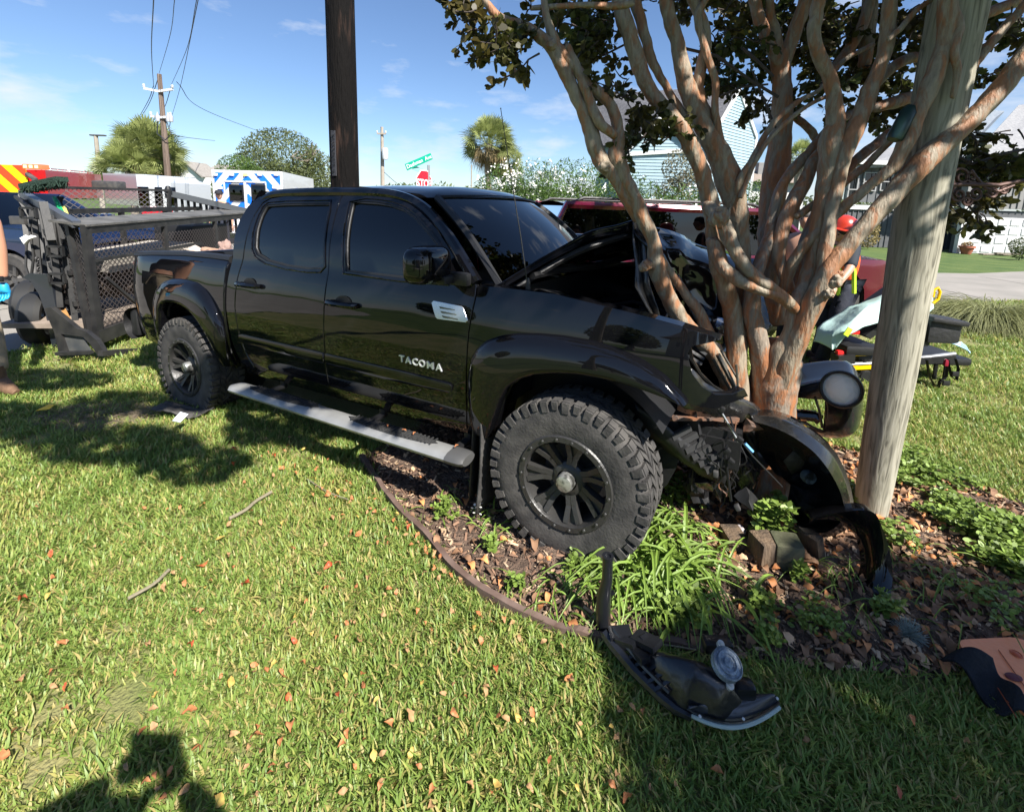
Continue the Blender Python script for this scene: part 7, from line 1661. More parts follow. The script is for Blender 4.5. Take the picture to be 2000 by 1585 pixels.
def hand(parent, wrist, d, side, skin, r=.04, name='glove'):
    d = d.normalized(); side = (side-d*side.dot(d)).normalized(); nrm = d.cross(side).normalized()
    J = [tuple(wrist)+(.028,), tuple(wrist+d*.045)+(.036,), tuple(wrist+d*.085)+(.038,)]; E_ = [(0, 1), (1, 2)]
    for k, (off, L_) in enumerate(((-.030, .060), (-.010, .070), (.010, .066), (.029, .052))):
        b0 = len(J); p = wrist+d*.09+side*off; J.append(tuple(p)+(.0105,)); E_.append((2, b0)); q = p
        for s in range(3): q = q+(d*(.9-.25*s)+nrm*(.15+.28*s)).normalized()*L_/2.6; J.append(tuple(q)+(.0095-.0012*s,)); E_.append((len(J)-2, len(J)-1))
    b0 = len(J); p = wrist+d*.035-side*.035; J.append(tuple(p)+(.013,)); E_.append((1, b0)); J.append(tuple(p+d*.03-side*.025+nrm*.01)+(.012,)); J.append(tuple(p+d*.055-side*.03+nrm*.02)+(.010,)); E_ += [(b0, b0+1), (b0+1, b0+2)]
    return skinmesh(name, J, E_, skin, parent, 2)

# -- responder in orange vest bending by the SUV
M_navy = mat('navy_trousers', (.012, .015, .028), .8, bump=.8, bscale=12); M_orange = mat('orange_vest', (.85, .13, .02), .6, bump=.4, bscale=14); M_hiviz = mat('hi_vis_yellow', (.6, .85, .05), .5)
Yp = 5.1
def pq(u, v, Y=Yp): return Q(u, v, Y)
f1 = pq(1606, 716, 5.2); 
P1 = thing('person', 'person in orange safety vest, red helmet and navy trousers bent over behind the tree', 'person', (f1.x, f1.y, 0))
hipL, hipR = pq(1618, 570, 5.2), pq(1648, 566, 5.05); knL, knR = pq(1612, 640, 5.15), pq(1632, 645, 4.95); fL, fR = pq(1592, 712, 5.25), pq(1600, 716, 5.0)
fL.z = .06; fR.z = .06; pel = (hipL+hipR)/2+Vector((0, 0, .05)); chest = pq(1645, 495, 5.0); nk = pq(1648, 466, 4.95)
shL, shR = pq(1628, 480, 5.15), pq(1668, 482, 4.85); hL, hR = pq(1600, 570, 4.9), pq(1632, 560, 4.6); eL, eR = pq(1606, 525, 5.1), pq(1660, 525, 4.7)
J = [tuple(pel)+(.13,), tuple(hipL)+(.09,), tuple(hipR)+(.09,), tuple(knL)+(.065,), tuple(knR)+(.065,), tuple(fL)+(.045,), tuple(fR)+(.045,), tuple((pel+chest)/2)+(.13,), tuple(chest)+(.15,), tuple(nk)+(.055,), tuple(shL)+(.07,), tuple(shR)+(.07,), tuple(eL)+(.045,), tuple(eR)+(.045,), tuple(hL)+(.03,), tuple(hR)+(.03,)]
E_ = [(0, 1), (0, 2), (1, 3), (2, 4), (3, 5), (4, 6), (0, 7), (7, 8), (8, 9), (8, 10), (8, 11), (10, 12), (11, 13), (12, 14), (13, 15)]
skinmesh('body', J, E_, M_skin, P1)
g = lambda idx, s: tuple(J[idx][:3])+(J[idx][3]*s+.012,)
skinmesh('trousers', [g(0, 1.15), g(1, 1.12), g(2, 1.12), g(3, 1.15), g(4, 1.15), g(5, 1.4), g(6, 1.4)], [(0, 1), (0, 2), (1, 3), (2, 4), (3, 5), (4, 6)], M_navy, P1)
skinmesh('vest', [tuple(pel+Vector((0, 0, .06)))+(.155,), g(7, 1.35), g(8, 1.3), g(10, 1.25), g(11, 1.25)], [(0, 1), (1, 2), (2, 3), (2, 4)], M_orange, P1)
skinmesh('shirt', [g(8, .7), g(10, .9), g(11, .9), g(12, 1.1), g(13, 1.1)], [(0, 1), (0, 2), (1, 3), (2, 4)], mat('navy_shirt', (.015, .02, .03), .8), P1)
b = MB(); b.tube([pq(1637, 575, 4.95), pq(1639, 530, 4.86), pq(1634, 480, 4.83)], .022, n=6); b.tube([pq(1668, 572, 4.85), pq(1668, 530, 4.8), pq(1662, 480, 4.76)], .022, n=6); obj('reflective_strip', b, M_hiviz, P1)
for f_, k_ in ((fL, knL), (fR, knR)): b = MB(); b.bbox(f_+Vector((-.03, -.06, -.005)), (.11, .28, .11), .04); obj('boot', b, M_blk, P1)
for h_, e_ in ((hL, eL), (hR, eR)): hand(P1, h_, h_-e_, Vector((1, 0, 0)), M_skin, name='hand')
hc = pq(1646, 452, 4.85); head(P1, hc, Vector((-.4, -.5, -.5)), Vector((.1, -.5, .8)), .098, M_skin, M_hair)
b = MB(); b.lathe([(.135, -.015), (.132, .0), (.125, .05), (.095, .105), (.05, .13), (0, .14)], hc+Vector((0, 0, .03)), (.15, -.1, 1), 22); b.lathe([(.13, 0), (.165, -.012), (.165, -.004), (.13, .012)], hc+Vector((0, 0, .02)), (.15, -.1, 1), 22); obj('helmet', b, mat('helmet_red', (.5, .04, .02), .3, coat=.5), P1)

def simple_person(label, base, H, face, colors, cap=None, arms='down'):
    """upright adult; face: horizontal facing direction"""
    base = Vector(base); f = Vector(face).normalized(); r = Vector((f.y, -f.x, 0)); u = Vector((0, 0, 1)); s = H/1.78
    t = thing('person', label, 'person', tuple(base)); P_ = lambda x, y, z: base+r*x*s+f*y*s+u*z*s
    if arms == 'camera': el = (P_(-.29, .19, 1.60), P_(.29, .19, 1.60)); ha = (P_(-.10, .30, 1.655), P_(.10, .30, 1.655))
    elif arms == 'forward': el = (P_(-.27, .05, 1.12), P_(.27, .05, 1.12)); ha = (P_(-.18, .28, 1.05), P_(.18, .28, 1.05))
    else: el = (P_(-.28, 0, 1.12), P_(.28, 0, 1.12)); ha = (P_(-.29, .06, .86), P_(.29, .06, .86))
    J = [tuple(P_(0, 0, .95))+(.14*s, .11*s), tuple(P_(-.1, 0, .9))+(.09*s,), tuple(P_(.1, 0, .9))+(.09*s,), tuple(P_(-.11, .02, .5))+(.065*s,), tuple(P_(.11, .02, .5))+(.065*s,), tuple(P_(-.12, -.02, .09))+(.042*s,), tuple(P_(.12, -.02, .09))+(.042*s,), tuple(P_(0, 0, 1.15))+(.14*s, .11*s), tuple(P_(0, 0, 1.38))+(.16*s, .12*s), tuple(P_(0, .01, 1.53))+(.055*s,),
         tuple(P_(-.19, 0, 1.43))+(.065*s,), tuple(P_(.19, 0, 1.43))+(.065*s,), tuple(el[0])+(.06*s,), tuple(el[1])+(.06*s,), tuple(ha[0])+(.028*s,), tuple(ha[1])+(.028*s,)]
    E_ = [(0, 1), (0, 2), (1, 3), (2, 4), (3, 5), (4, 6), (0, 7), (7, 8), (8, 9), (8, 10), (8, 11), (10, 12), (11, 13), (12, 14), (13, 15)]
    skinmesh('body', J, E_, M_skin, t)
    g = lambda i, k: tuple(J[i][:3])+(J[i][3]*k+.01,)
    skinmesh('trousers', [g(0, 1.1), g(1, 1.1), g(2, 1.1), g(3, 1.15), g(4, 1.15), g(5, 1.3), g(6, 1.3)], [(0, 1), (0, 2), (1, 3), (2, 4), (3, 5), (4, 6)], colors[1], t)
    skinmesh('shirt', [g(0, 1.05), g(7, 1.08), g(8, 1.08), g(10, 1.1), g(11, 1.1), tuple(Vector(J[10][:3]).lerp(Vector(J[12][:3]), .8))+(.055*s,), tuple(Vector(J[11][:3]).lerp(Vector(J[13][:3]), .8))+(.055*s,)], [(0, 1), (1, 2), (2, 3), (2, 4), (3, 5), (4, 6)], colors[0], t)
    for k in (-1, 1): b = MB(); b.bbox(P_(.12*k, .05, .05), (.10*s, .28*s, .10*s), .035, Matrix((r, f, u)).transposed()); obj('boot', b, M_blk, t)
    for i in (14, 15): w_ = Vector(J[i][:3]); hand(t, w_, w_-Vector(J[i-2][:3]), r, M_skin, name='hand')
    hc = P_(0, .03, 1.67); head(t, hc, f, u, .098*s, M_skin, M_hair)
    if cap:
        b = MB(); b.lathe([(.102*s, -.01), (.103*s, .03), (.085*s, .075), (.04*s, .1), (0, .105)], hc+u*.045, u, 22); b.box(hc+f*.14*s+u*.045*s, (.15*s, .11*s, .012), Matrix((r, f, u)).transposed()); obj('cap', b, cap, t)
    return t
M_capd = mat('dark_cap_cloth', (.015, .015, .02), .8)
q = Q(428, 375, 13); simple_person('person in dark cap standing by the ambulance, only the head in view', (q.x, 13, 0), q.z+.02, (.2, -1, 0), (mat('dark_uniform', (.02, .022, .03), .8), M_navy), M_capd)
q = Q(1388, 428, 4.6); simple_person('person in lime hi-vis vest standing behind the raised hood', (q.x, 4.3, 0), 1.60, (-.8, .3, 0), (M_hiviz, M_navy), None, 'forward')
q = Q(1582, 390, 5.6); simple_person('person in dark clothing mostly hidden behind the myrtle stems', (q.x, 5.6, 0), 1.70, (-.6, -.6, 0), (mat('dark_uniform', (.02, .022, .03), .8), M_navy), None, 'forward')
ph = simple_person('photographer in cap holding a phone up, standing behind the camera', (.02, -.46, 0), 1.78, (.0, 1, 0), (mat('grey_tee', (.2, .2, .22), .9), M_navy), M_capd, 'camera')
b = MB(); b.bbox((-.01, -.09, 1.69), (.155, .01, .078), .004); tag(recentre(obj('phone', b, M_blk)), 'dark phone held sideways at the viewpoint', 'phone')

# -- person cut by the left edge: arm with blue glove, khaki trousers, boot
M_khaki = mat('khaki_trousers', (.34, .27, .18), .9, bump=1.2, bscale=9); M_glove = mat('blue_glove', (.02, .32, .62), .45)
Yl = 3.85
bt = G(18, 768)
P3_ = thing('person', 'person at the left edge with blue glove, wristwatch and khaki trousers', 'person', (bt.x-.1, bt.y, 0))
qa = lambda u, v, Y=3.75: Q(u, v, Y)
ft = Vector((bt.x-.08, bt.y+.02, .10)); kn = qa(-22, 655, 3.8); hp = qa(-60, 540, 3.85); hp2 = hp+Vector((-.2, .1, 0)); kn2 = Vector((hp2.x-.25, hp2.y+.05, .5)); ft2 = Vector((kn2.x-.2, kn2.y+.05, .1))
pl = (hp+hp2)/2+Vector((0, 0, .06)); ch = pl+Vector((-.02, 0, .45)); nk = ch+Vector((0, 0, .2)); sR = ch+Vector((.2, -.05, .08)); sL = ch+Vector((-.2, .05, .08)); elb = qa(-14, 430, 3.72); wr = qa(6, 548, 3.70); eL = sL+Vector((-.1, -.05, -.3)); wL = eL+Vector((0, -.15, -.22))
J = [tuple(pl)+(.13,), tuple(hp)+(.09,), tuple(hp2)+(.09,), tuple(kn)+(.065,), tuple(kn2)+(.065,), tuple(ft)+(.045,), tuple(ft2)+(.045,), tuple((pl+ch)/2)+(.13,), tuple(ch)+(.15,), tuple(nk)+(.055,), tuple(sR)+(.07,), tuple(sL)+(.07,), tuple(elb)+(.050,), tuple(eL)+(.045,), tuple((elb+wr)/2)+(.058,), tuple(wr)+(.034,), tuple(wL)+(.03,)]
E_ = [(0, 1), (0, 2), (1, 3), (2, 4), (3, 5), (4, 6), (0, 7), (7, 8), (8, 9), (8, 10), (8, 11), (10, 12), (11, 13), (12, 14), (14, 15), (13, 16)]
skinmesh('body', J, E_, M_skin2, P3_)
g = lambda i, k: tuple(J[i][:3])+(J[i][3]*k+.014,)
shin1 = tuple(kn.lerp(ft, .45))+(.085,); shin2 = tuple(kn.lerp(ft, .85))+(.07,)
skinmesh('trousers', [g(0, 1.1), g(1, 1.15), g(2, 1.1), g(3, 1.3), g(4, 1.2), shin1, shin2, g(6, 1.4)], [(0, 1), (0, 2), (1, 3), (2, 4), (3, 5), (5, 6), (4, 7)], M_khaki, P3_)
skinmesh('shirt', [g(0, 1.05), g(7, 1.08), g(8, 1.08), g(10, 1.1), g(11, 1.1), tuple(sR.lerp(elb, .55))+(.07,), tuple(sL.lerp(eL, .7))+(.06,)], [(0, 1), (1, 2), (2, 3), (2, 4), (3, 5), (4, 6)], mat('dark_uniform', (.02, .022, .03), .8), P3_)
b = MB(); wd = (wr-elb).normalized(); b.lathe([(.040, -.012), (.043, -.01), (.043, .012), (.040, .014)], wr-wd*.02, wd, 20); b.bbox(wr-wd*.02+Vector((.02, -.035, 0)), (.04, .02, .045), .006); obj('wristwatch', b, M_blk, P3_)
hand(P3_, wr+wd*.01, wd+Vector((-.05, 0, -.2)), Vector((1, .2, 0)), M_glove)
M_boot = mat('brown_boot', (.16, .09, .05), .7, bump=.6, bscale=30)
for f_ in (ft, ft2):
    b = MB(); b.tube([f_+Vector((-.03, 0, .12)), f_+Vector((-.02, 0, .0)), f_+Vector((.05, -.02, -.035)), f_+Vector((.13, -.05, -.055)), f_+Vector((.20, -.07, -.075))], [.058, .062, .055, .045, .028], n=14, squash=1); obj('boot', b, M_boot, P3_)
head(P3_, nk+Vector((0, -.02, .13)), Vector((1, -.3, -.2)), Vector((0, 0, 1)), .098, M_skin2, M_hair)

# ================================================================ STRETCHER
M_yel = mat('stretcher_yellow', (.85, .5, .0), .35); M_sheet = mat('mint_sheet', (.44, .62, .59), .7, bump=.8, bscale=7)
Ys = 4.55
s0_ = Q(1760, 720, Ys); stt = thing('stretcher', 'folded yellow and black ambulance stretcher with pale green sheet on the lawn', 'stretcher', (s0_.x, Ys, 0))
sq_ = lambda u, v, Y=Ys: Q(u, v, Y)
for (v0, v1, dY) in ((700, 694, 0), (700, 694, .55)):
    b = MB(); b.tube([sq_(1632, 712, Ys+dY), sq_(1700, 709, Ys+dY), sq_(1865, 690, Ys+dY)], .018, n=8); obj('side_rail', b, M_alu, stt)
b = MB(); b.bar(sq_(1662, 692), sq_(1702, 690), .03, .035); b.bar(sq_(1658, 718), sq_(1700, 716), .03, .04); b.bar(sq_(1658, 728), sq_(1664, 722), .05, .05); b.bar(sq_(1662, 692), sq_(1662, 716), .02, .02); obj('yellow_frame', b, M_yel, stt, smooth=False)
b = MB(); b.bbox(sq_(1750, 690, Ys+.28), (1.15, .5, .08), .03); b.bar(sq_(1785, 704), sq_(1862, 700), .06, .07); b.bar(sq_(1630, 700), sq_(1662, 698), .12, .09); b.bbox(sq_(1655, 672, Ys+.2), (.36, .5, .10), .03); obj('mattress_frame', b, M_blk, stt)
b = MB(); b.bar(sq_(1645, 733), sq_(1705, 730), .02, .02); b.bar(sq_(1650, 735), sq_(1690, 705), .025, .025)
for u in (1646, 1690): b.lathe([(.0, -.02), (.06, -.02), (.07, 0), (.06, .02), (0, .02)], Vector((sq_(u, 735).x, Ys, .07)), (0, 1, 0), 18)
for u in (1830, 1850): b.tube([sq_(u, 700), sq_(u-6, 740)], .018, n=6)
b.lathe([(.0, -.02), (.06, -.02), (.07, 0), (.06, .02), (0, .02)], Vector((sq_(1772, 742).x, Ys, .07)), (0, 1, 0), 18)
obj('undercarriage', b, M_blk, stt)
for (u, v) in ((1642, 688), (1668, 648)): b = MB(); b.bbox(sq_(u, v), (.09, .05, .045), .015); obj('red_lever', b, mat('lever_red', (.7, .02, .02), .3), stt)
b = MB()                                           # raised back rest under the sheet
b.prism([sq_(1690, 655), sq_(1820, 565), sq_(1830, 572), sq_(1700, 662)], (0, .5, 0)); obj('back_rest', b, M_blk, stt, smooth=False)
def sheetpt(u, v):
    pts = [(1624, 678, Ys-.06), (1630, 650, Ys-.05), (1660, 628, Ys-.05), (1695, 600, Ys), (1760, 580, Ys+.02), (1812, 560, Ys+.05), (1826, 572, Ys+.1)]
    low = [(1634, 684, Ys-.1), (1650, 655, Ys-.1), (1686, 636, Ys-.1), (1728, 630, Ys-.08), (1785, 646, Ys-.05), (1806, 625, Ys), (1824, 600, Ys+.05)]
    i = min(int(u*6), 5); f = u*6-i; a = Q(*pts[i]).lerp(Q(*pts[i+1]), f); c = Q(*low[i]).lerp(Q(*low[i+1]), f)
    if v < .5: p = (a+Vector((0, .28, -.04))).lerp(a, v*2)
    else: p = a.lerp(c, (v-.5)*2)
    return p+Vector((0, -.02*math.sin(14*u+5*v), .015*math.sin(9*u+8*v)+.02*noise.noise(p*6)))
b = MB(); b.grid(sheetpt, 40, 20); tag(obj('bed_sheet', b, M_sheet, None, thick=.004), 'pale mint green sheet draped over the raised end of the stretcher', 'sheet')
b = MB(); b.bbox(sq_(1656, 648, Ys-.13), (.055, .012, .085), .004, Matrix.Rotation(.5, 3, 'Y')); obj('tag', b, M_hiviz, stt)
b = MB(); b.tube([sq_(1822, 580), sq_(1824, 566), sq_(1832, 562), sq_(1836, 570), sq_(1832, 584), sq_(1822, 592)], .014, n=8); obj('yellow_handle', b, M_yel, stt)
b = MB(); cb = sq_(1828, 643, Ys-.02); b.bbox(cb, (.32, .22, .24), .04); b.bbox(cb+Vector((.0, -.02, .11)), (.36, .27, .05), .02, Matrix.Rotation(.12, 3, 'Y')); b.bbox(sq_(1794, 648, Ys), (.10, .2, .25), .03); tag(recentre(obj('equipment_bag', b, mat('bag_black', (.02, .02, .022), .55, bump=.3, bscale=25))), 'black equipment case with flap lid on the stretcher end', 'bag')
b = MB(); 
for k in range(4): b.tube([sq_(1858, 664+k*2), sq_(1864, 672), sq_(1876, 668+k*3), sq_(1886, 676+k*2), sq_(1894, 690-k)], .007, n=5)
tag(recentre(obj('blue_tubing', b, mat('pale_blue', (.45, .68, .8), .5))), 'bunch of pale blue tubing hanging off the stretcher end', 'tubing')
b = MB()
for pts in ([(1810, 702), (1815, 735), (1828, 758), (1836, 775), (1856, 780), (1866, 787)], [(1852, 702), (1848, 735), (1835, 745), (1832, 765), (1838, 775)], [(1850, 700), (1858, 735), (1868, 742), (1872, 720), (1866, 700)], [(1836, 740), (1852, 748), (1850, 752), (1834, 745)]):
    b.tube([sq_(u, v, Ys-.1) for u, v in pts], .018, n=6, squash=.3)
for (u, v) in ((1840, 765), (1858, 783), (1866, 730), (1848, 748)): b.bbox(sq_(u, v, Ys-.11), (.07, .02, .05), .008)
obj('strap', b, M_blk, stt); b = MB(); b.bbox(sq_(1848, 708, Ys-.1), (.04, .03, .07), .01); obj('red_buckle', b, mat('buckle_red', (.25, .01, .03), .4), stt)

# ================================================================ BACKBOARD AND DARK MAT (lower right)
M_ora = mat('backboard_orange', (1.0, .33, .13), .45, bump=.15, bscale=60)
bp = [G(1858, 1268, .03), G(1990, 1262, .03), G(2100, 1330, .03), G(2200, 1460, .03), G(1985, 1395, .03)]
c_ = sum(bp, Vector())/5; bb_ = thing('backboard', 'orange plastic rescue backboard lying on the grass at the right edge', 'backboard', tuple(c_))
def rounded(poly, r=.05, n_=4):
    out = []; k = len(poly)
    for i in range(k):
        a, b_, c2 = poly[i-1], poly[i], poly[(i+1) % k]; p = b_+(a-b_).normalized()*r; q = b_+(c2-b_).normalized()*r
        for j in range(n_+1): t_ = j/n_; out.append(p.lerp(b_, t_).lerp(b_.lerp(q, t_), t_))
    return out
b = MB(); b.prism(rounded(bp), (0, 0, .045)); obj('board', b, M_ora, bb_, smooth=True, angle=40)
b = MB()
for (u, v) in ((1884, 1280), (1985, 1276), (1980, 1372)): b.lathe([(0, .002), (.010, .002), (.013, 0), (.016, .002), (.018, 0)], G(u, v, .077), (0, 0, 1), 16)
obj('dimple', b, mat('backboard_dark', (.55, .10, .03), .5), bb_)
b = MB(); pc_ = G(1980, 1321, .078); b.lathe([(0, .001), (.026, .001), (.028, 0)], pc_, (0, 0, 1), 20); b.v = [(pc_.x+(x-pc_.x)*1.0, pc_.y+(y-pc_.y)*.6, z) for x, y, z in b.v]; obj('hand_hole', b, mat('hole_maroon', (.12, .012, .02), .6), bb_)
b = MB()
for (a, c) in (((1905, 1272), (1985, 1400)), ((1950, 1268), (2030, 1380)), ((1870, 1290), (1935, 1300))): b.tube([G(*a, .078), G(*c, .078)], .0018, n=4)
obj('groove', b, mat('groove', (.35, .08, .03), .6), bb_)
def matpt(u, v):
    a = G(1838, 1292, .05).lerp(G(1935, 1290, .12), u); c = G(1960, 1400, .03).lerp(G(2010, 1420, .03), u); p = a.lerp(c, v); p.z += .035*math.sin(3.5*u+6*v)+.03*noise.noise(p*9)+.02; return p
b = MB(); b.grid(matpt, 16, 22); tag(recentre(obj('folded_mat', b, mat('black_cloth', (.008, .010, .016), .8, bump=.4, bscale=60), None, thick=.012)), 'black folded cloth pad leaning against the orange backboard', 'pad')

# ================================================================ BROKEN HEADLIGHT HOUSING
hd_ = thing('headlight_housing', 'broken off black headlight housing with clear curved lens lying on the grass', 'headlight', tuple(G(1370, 1340)))
gg = lambda u, v, z: G(u, v, z+.045)
M_hb = mat('housing_black', (.010, .011, .014), .28, coat=.3, bump=.15, bscale=30)
def bowl(u, v):
    # u along the length, v across
    L_ = [(1250, 1262, .05), (1300, 1275, .10), (1360, 1290, .13), (1420, 1320, .12), (1455, 1350, .07)]
    R_ = [(1240, 1300, .02), (1280, 1345, .02), (1330, 1390, .02), (1400, 1415, .02), (1480, 1400, .02)]
    i = min(int(u*4), 3); f = u*4-i; a = gg(*L_[i]).lerp(gg(*L_[i+1]), f); c = gg(*R_[i]).lerp(gg(*R_[i+1]), f); p = a.lerp(c, v); p.z += .06*math.sin(math.pi*v)*math.sin(math.pi*min(1, u*1.05))+.006*noise.noise(p*30); return p
b = MB(); b.grid(bowl, 26, 18); obj('shell', b, M_hb, hd_, thick=.006, angle=50)
b = MB(); spt = [(1181, 1236, .05), (1200, 1262, .04), (1240, 1310, .03), (1290, 1360, .025), (1320, 1385, .02), (1350, 1400, .02)]
b.tube([gg(*p) for p in spt], [.02, .022, .02, .018, .016, .012], n=8); b.tube([gg(u+18, v-8, z+.03) for u, v, z in spt[:4]], .008, n=6); b.bar(gg(1190, 1240, .06), gg(1232, 1236, .07), .05, .03); b.bar(gg(1205, 1250, .06), gg(1240, 1262, .08), .03, .03); b.bar(gg(1235, 1265, .06), gg(1262, 1290, .08), .04, .02); b.bar(gg(1255, 1245, .09), gg(1275, 1268, .09), .03, .03); b.bar(gg(1240, 1240, .08), gg(1285, 1262, .11), .06, .02)
for k in range(5): b.bar(gg(1225+k*14, 1290+k*15, .035), gg(1255+k*14, 1275+k*14, .07), .012, .02)
obj('mounting_frame', b, M_hb, hd_)
lens = []
for i in range(15):
    t_ = i/14; u = 1342+(1522-1342)*t_; v = 1392+34*math.sin(math.pi*t_*.86)-26*t_**2.2; lens.append((u, v))
def lensf(u, v):
    i = min(int(u*14), 13); f = u*14-i; q = (lens[i][0]*(1-f)+lens[i+1][0]*f, lens[i][1]*(1-f)+lens[i+1][1]*f)
    inn = (1345+160*u, 1385-18*math.sin(math.pi*u)-30*u**2); p = gg(q[0], q[1], .015).lerp(gg(inn[0], inn[1], .06), v); p.z += .02*math.sin(math.pi*v); return p
b = MB(); b.grid(lensf, 30, 10); obj('inner_reflector', b, mat('reflector_dark', (.05, .055, .065), .25, metal=.3), hd_, thick=.004)
b = MB(); b.tube([gg(u, v, .022) for u, v in lens], [.007]*15, n=8); obj('lens_rim', b, mat('clear_lens_edge', (.42, .52, .50), .15, coat=1), hd_)
b = MB(); b.tube([gg(u, v-9, .04) for u, v in lens], .004, n=6); obj('seal', b, M_hb, hd_)
cp = gg(1421, 1295, .17); cd_ = Vector((.15, -.35, .8)).normalized(); b = MB(); b.lathe([(.0, .012), (.014, .012), (.016, .004), (.024, .004), (.026, .010), (.034, .010), (.036, .003), (.042, .003), (.044, .008), (.048, .004), (.047, -.02)], cp, cd_, 36)
obj('bulb_cap', b, mat('cap_grey_blue', (.13, .165, .21), .55, col2=(.30, .36, .43), vscale=45, bump=.8, bscale=60), hd_)
for (u, v, z) in ((1408, 1257, .15), (1426, 1338, .12)): b = MB(); b.lathe([(0, .008), (.004, .008), (.005, .003), (.012, .003), (.012, -.01)], gg(u, v, z), (.1, -.4, .8), 14); obj('adjuster', b, mat('grey_white', (.5, .5, .48), .5), hd_)
b = MB(); b.bbox(gg(1400, 1258, .12), (.10, .05, .04), .012); obj('clip', b, M_hb, hd_); b = MB(); b.bbox(gg(1452, 1345, .08), (.07, .05, .05), .015); obj('clip', b, M_hb, hd_)
for (u, v) in ((1367, 1398), (1452, 1403), (1518, 1363)): b = MB(); b.lathe([(0, .003), (.004, .002), (.005, 0)], gg(u, v, .055), (0, -.3, 1), 8); obj('rivet', b, M_white, hd_)
# upright black tube beside it
tb_ = thing('plastic_tube', 'upright black plastic post sticking up from the bed edge', 'plastic tube', tuple(G(1178, 1232)))
b = MB(); t0 = G(1178, 1236); Yt = t0.y; b.tube([t0, Q(1178, 1190, Yt), Q(1180, 1160, Yt), Q(1186, 1130, Yt), Q(1187, 1088, Yt)], [.030, .029, .027, .021, .020], n=14); b.lathe([(.020, 0), (.023, .002), (.023, .012), (.013, .012), (.009, -.01)], Q(1187, 1090, Yt), (0, 0, 1), 14); b.bar(Q(1182, 1165, Yt), Q(1200, 1155, Yt), .012, .012); b.bar(Q(1172, 1180, Yt-.01), Q(1172, 1225, Yt-.01), .008, .012); obj('tube', b, M_hb, tb_)
# fender flare hanging to the ground
fl_ = thing('torn_fender_flare', 'torn off curved black wheel arch moulding standing on the bed below the lamp post', 'fender flare', tuple(G(1690, 1195)))
FLP = [((1568, 1022, 2.10), (1582, 1012, 2.02)), ((1630, 1020, 2.06), (1640, 1000, 1.98)), ((1672, 1040, 1.99), (1700, 998, 1.95)), ((1694, 1075, 1.94), (1722, 1030, 1.92)), ((1700, 1120, 1.90), (1738, 1085, 1.88)), ((1690, 1155, 1.86), (1741, 1140, 1.84)), ((1668, 1180, 1.82), (1728, 1180, 1.80)), ((1664, 1200, 1.80), (1700, 1203, 1.78))]
inn = smoothpath([tuple(Q(*a))+(1,) for a, c in FLP], 6); out_ = smoothpath([tuple(Q(*c))+(1,) for a, c in FLP], 6); b = MB()
for a, c in zip(inn, out_):
    a = Vector(a[:3]); c = Vector(c[:3]); b.v += [tuple(a+Vector((0, .06, 0))), tuple(a), tuple(a.lerp(c, .5)+Vector((0, -.015, 0))), tuple(c), tuple(c+Vector((0, .05, 0)))]
for i in range(len(inn)-1):
    for j in range(4): q = i*5+j; b.f.append((q, q+1, q+6, q+5))
obj('flare', b, M_paint, fl_, thick=.006, angle=60)
# crumpled wood blocks at the tree foot
M_blockw = mat('split_timber', (.17, .115, .07), .85, col2=(.07, .05, .035), vscale=5, stretch=(4, 4, 1), bump=.6, bscale=20)
for i, (u, v, w_, h_, rot, lab) in enumerate(((1502, 1118, .11, .14, .15, 'left brown timber block at the foot of the myrtle'), (1545, 1126, .12, .15, -.2, 'mossy grey timber block right of the brown one at the tree foot'), (1592, 1104, .05, .15, .45, 'pale sunlit timber stake leaning at the right of the blocks'), (1440, 1085, .10, .09, .0, 'dark low timber block left of the others under the bumper'))):
    p = G(u, v); b = MB(); b.bbox(p+Vector((0, .06, h_/2)), (w_, .12, h_), .012, Matrix.Rotation(rot, 3, 'Z') @ Matrix.Rotation([.03, -.05, -.35, 0][i], 3, 'Y')); tag(recentre(obj('timber_block', b, M_blockw if i != 1 else mat('mossy_timber', (.13, .12, .075), .9, col2=(.06, .07, .035), vscale=6, bump=.5, bscale=25))), lab, 'timber block', 'timber blocks at the tree foot')
rag('seashell', 'white and brown shell or pot shard lying under the bumper', 'shell', 1442, 1036, 2.18, (.035, .03, .022), mat('shell_white', (.6, .6, .62), .5, col2=(.3, .2, .17), vscale=9), 12)
rag('seashell', 'pale round shard under the torn bumper shell', 'shell', 1540, 1024, 2.22, (.014, .014, .012), mat('shell_pale', (.6, .65, .7), .5), 13)
# rubber mat and paper by the rear wheel
b = MB(); m0, m1, m2, m3 = G(292, 815), G(330, 800), G(420, 806), G(370, 826); b.grid(lambda u, v: (m0.lerp(m1, v)).lerp(m3.lerp(m2, v), u)+Vector((0, 0, .05+.02*math.sin(4*u+2*v)+.015*noise.noise(Vector((u*6, v*6, 0))))), 14, 8); tag(recentre(obj('floor_mat', b, M_rubber, None, thick=.012)), 'black rubber floor mat lying by the rear wheel', 'mat')
b = MB(); p = G(350, 822, .10); b.add([p+Vector((-.05, 0, .0)), p+Vector((.02, -.02, .0)), p+Vector((.055, .02, .045)), p+Vector((-.015, .04, .05))], [(0, 1, 2, 3)]); pp0 = obj('paper', b, mat('paper_white', (.75, .8, .85), .7), None, smooth=False, thick=.002); b = MB(); 
tag(recentre(pp0), 'small white card lying on the black floor mat', 'paper')
b = MB(); p = G(88, 800, .06); b.add([p+Vector((-.05, -.02, 0)), p+Vector((.04, -.01, .01)), p+Vector((.05, .03, .03)), p+Vector((-.02, .05, .02))], [(0, 1, 2, 3)]); tag(recentre(obj('wrapper', b, mat('wrapper_yellow', (.85, .5, .03), .5), None, smooth=False, thick=.002)), 'small yellow wrapper on the grass left of the rear wheel', 'wrapper')
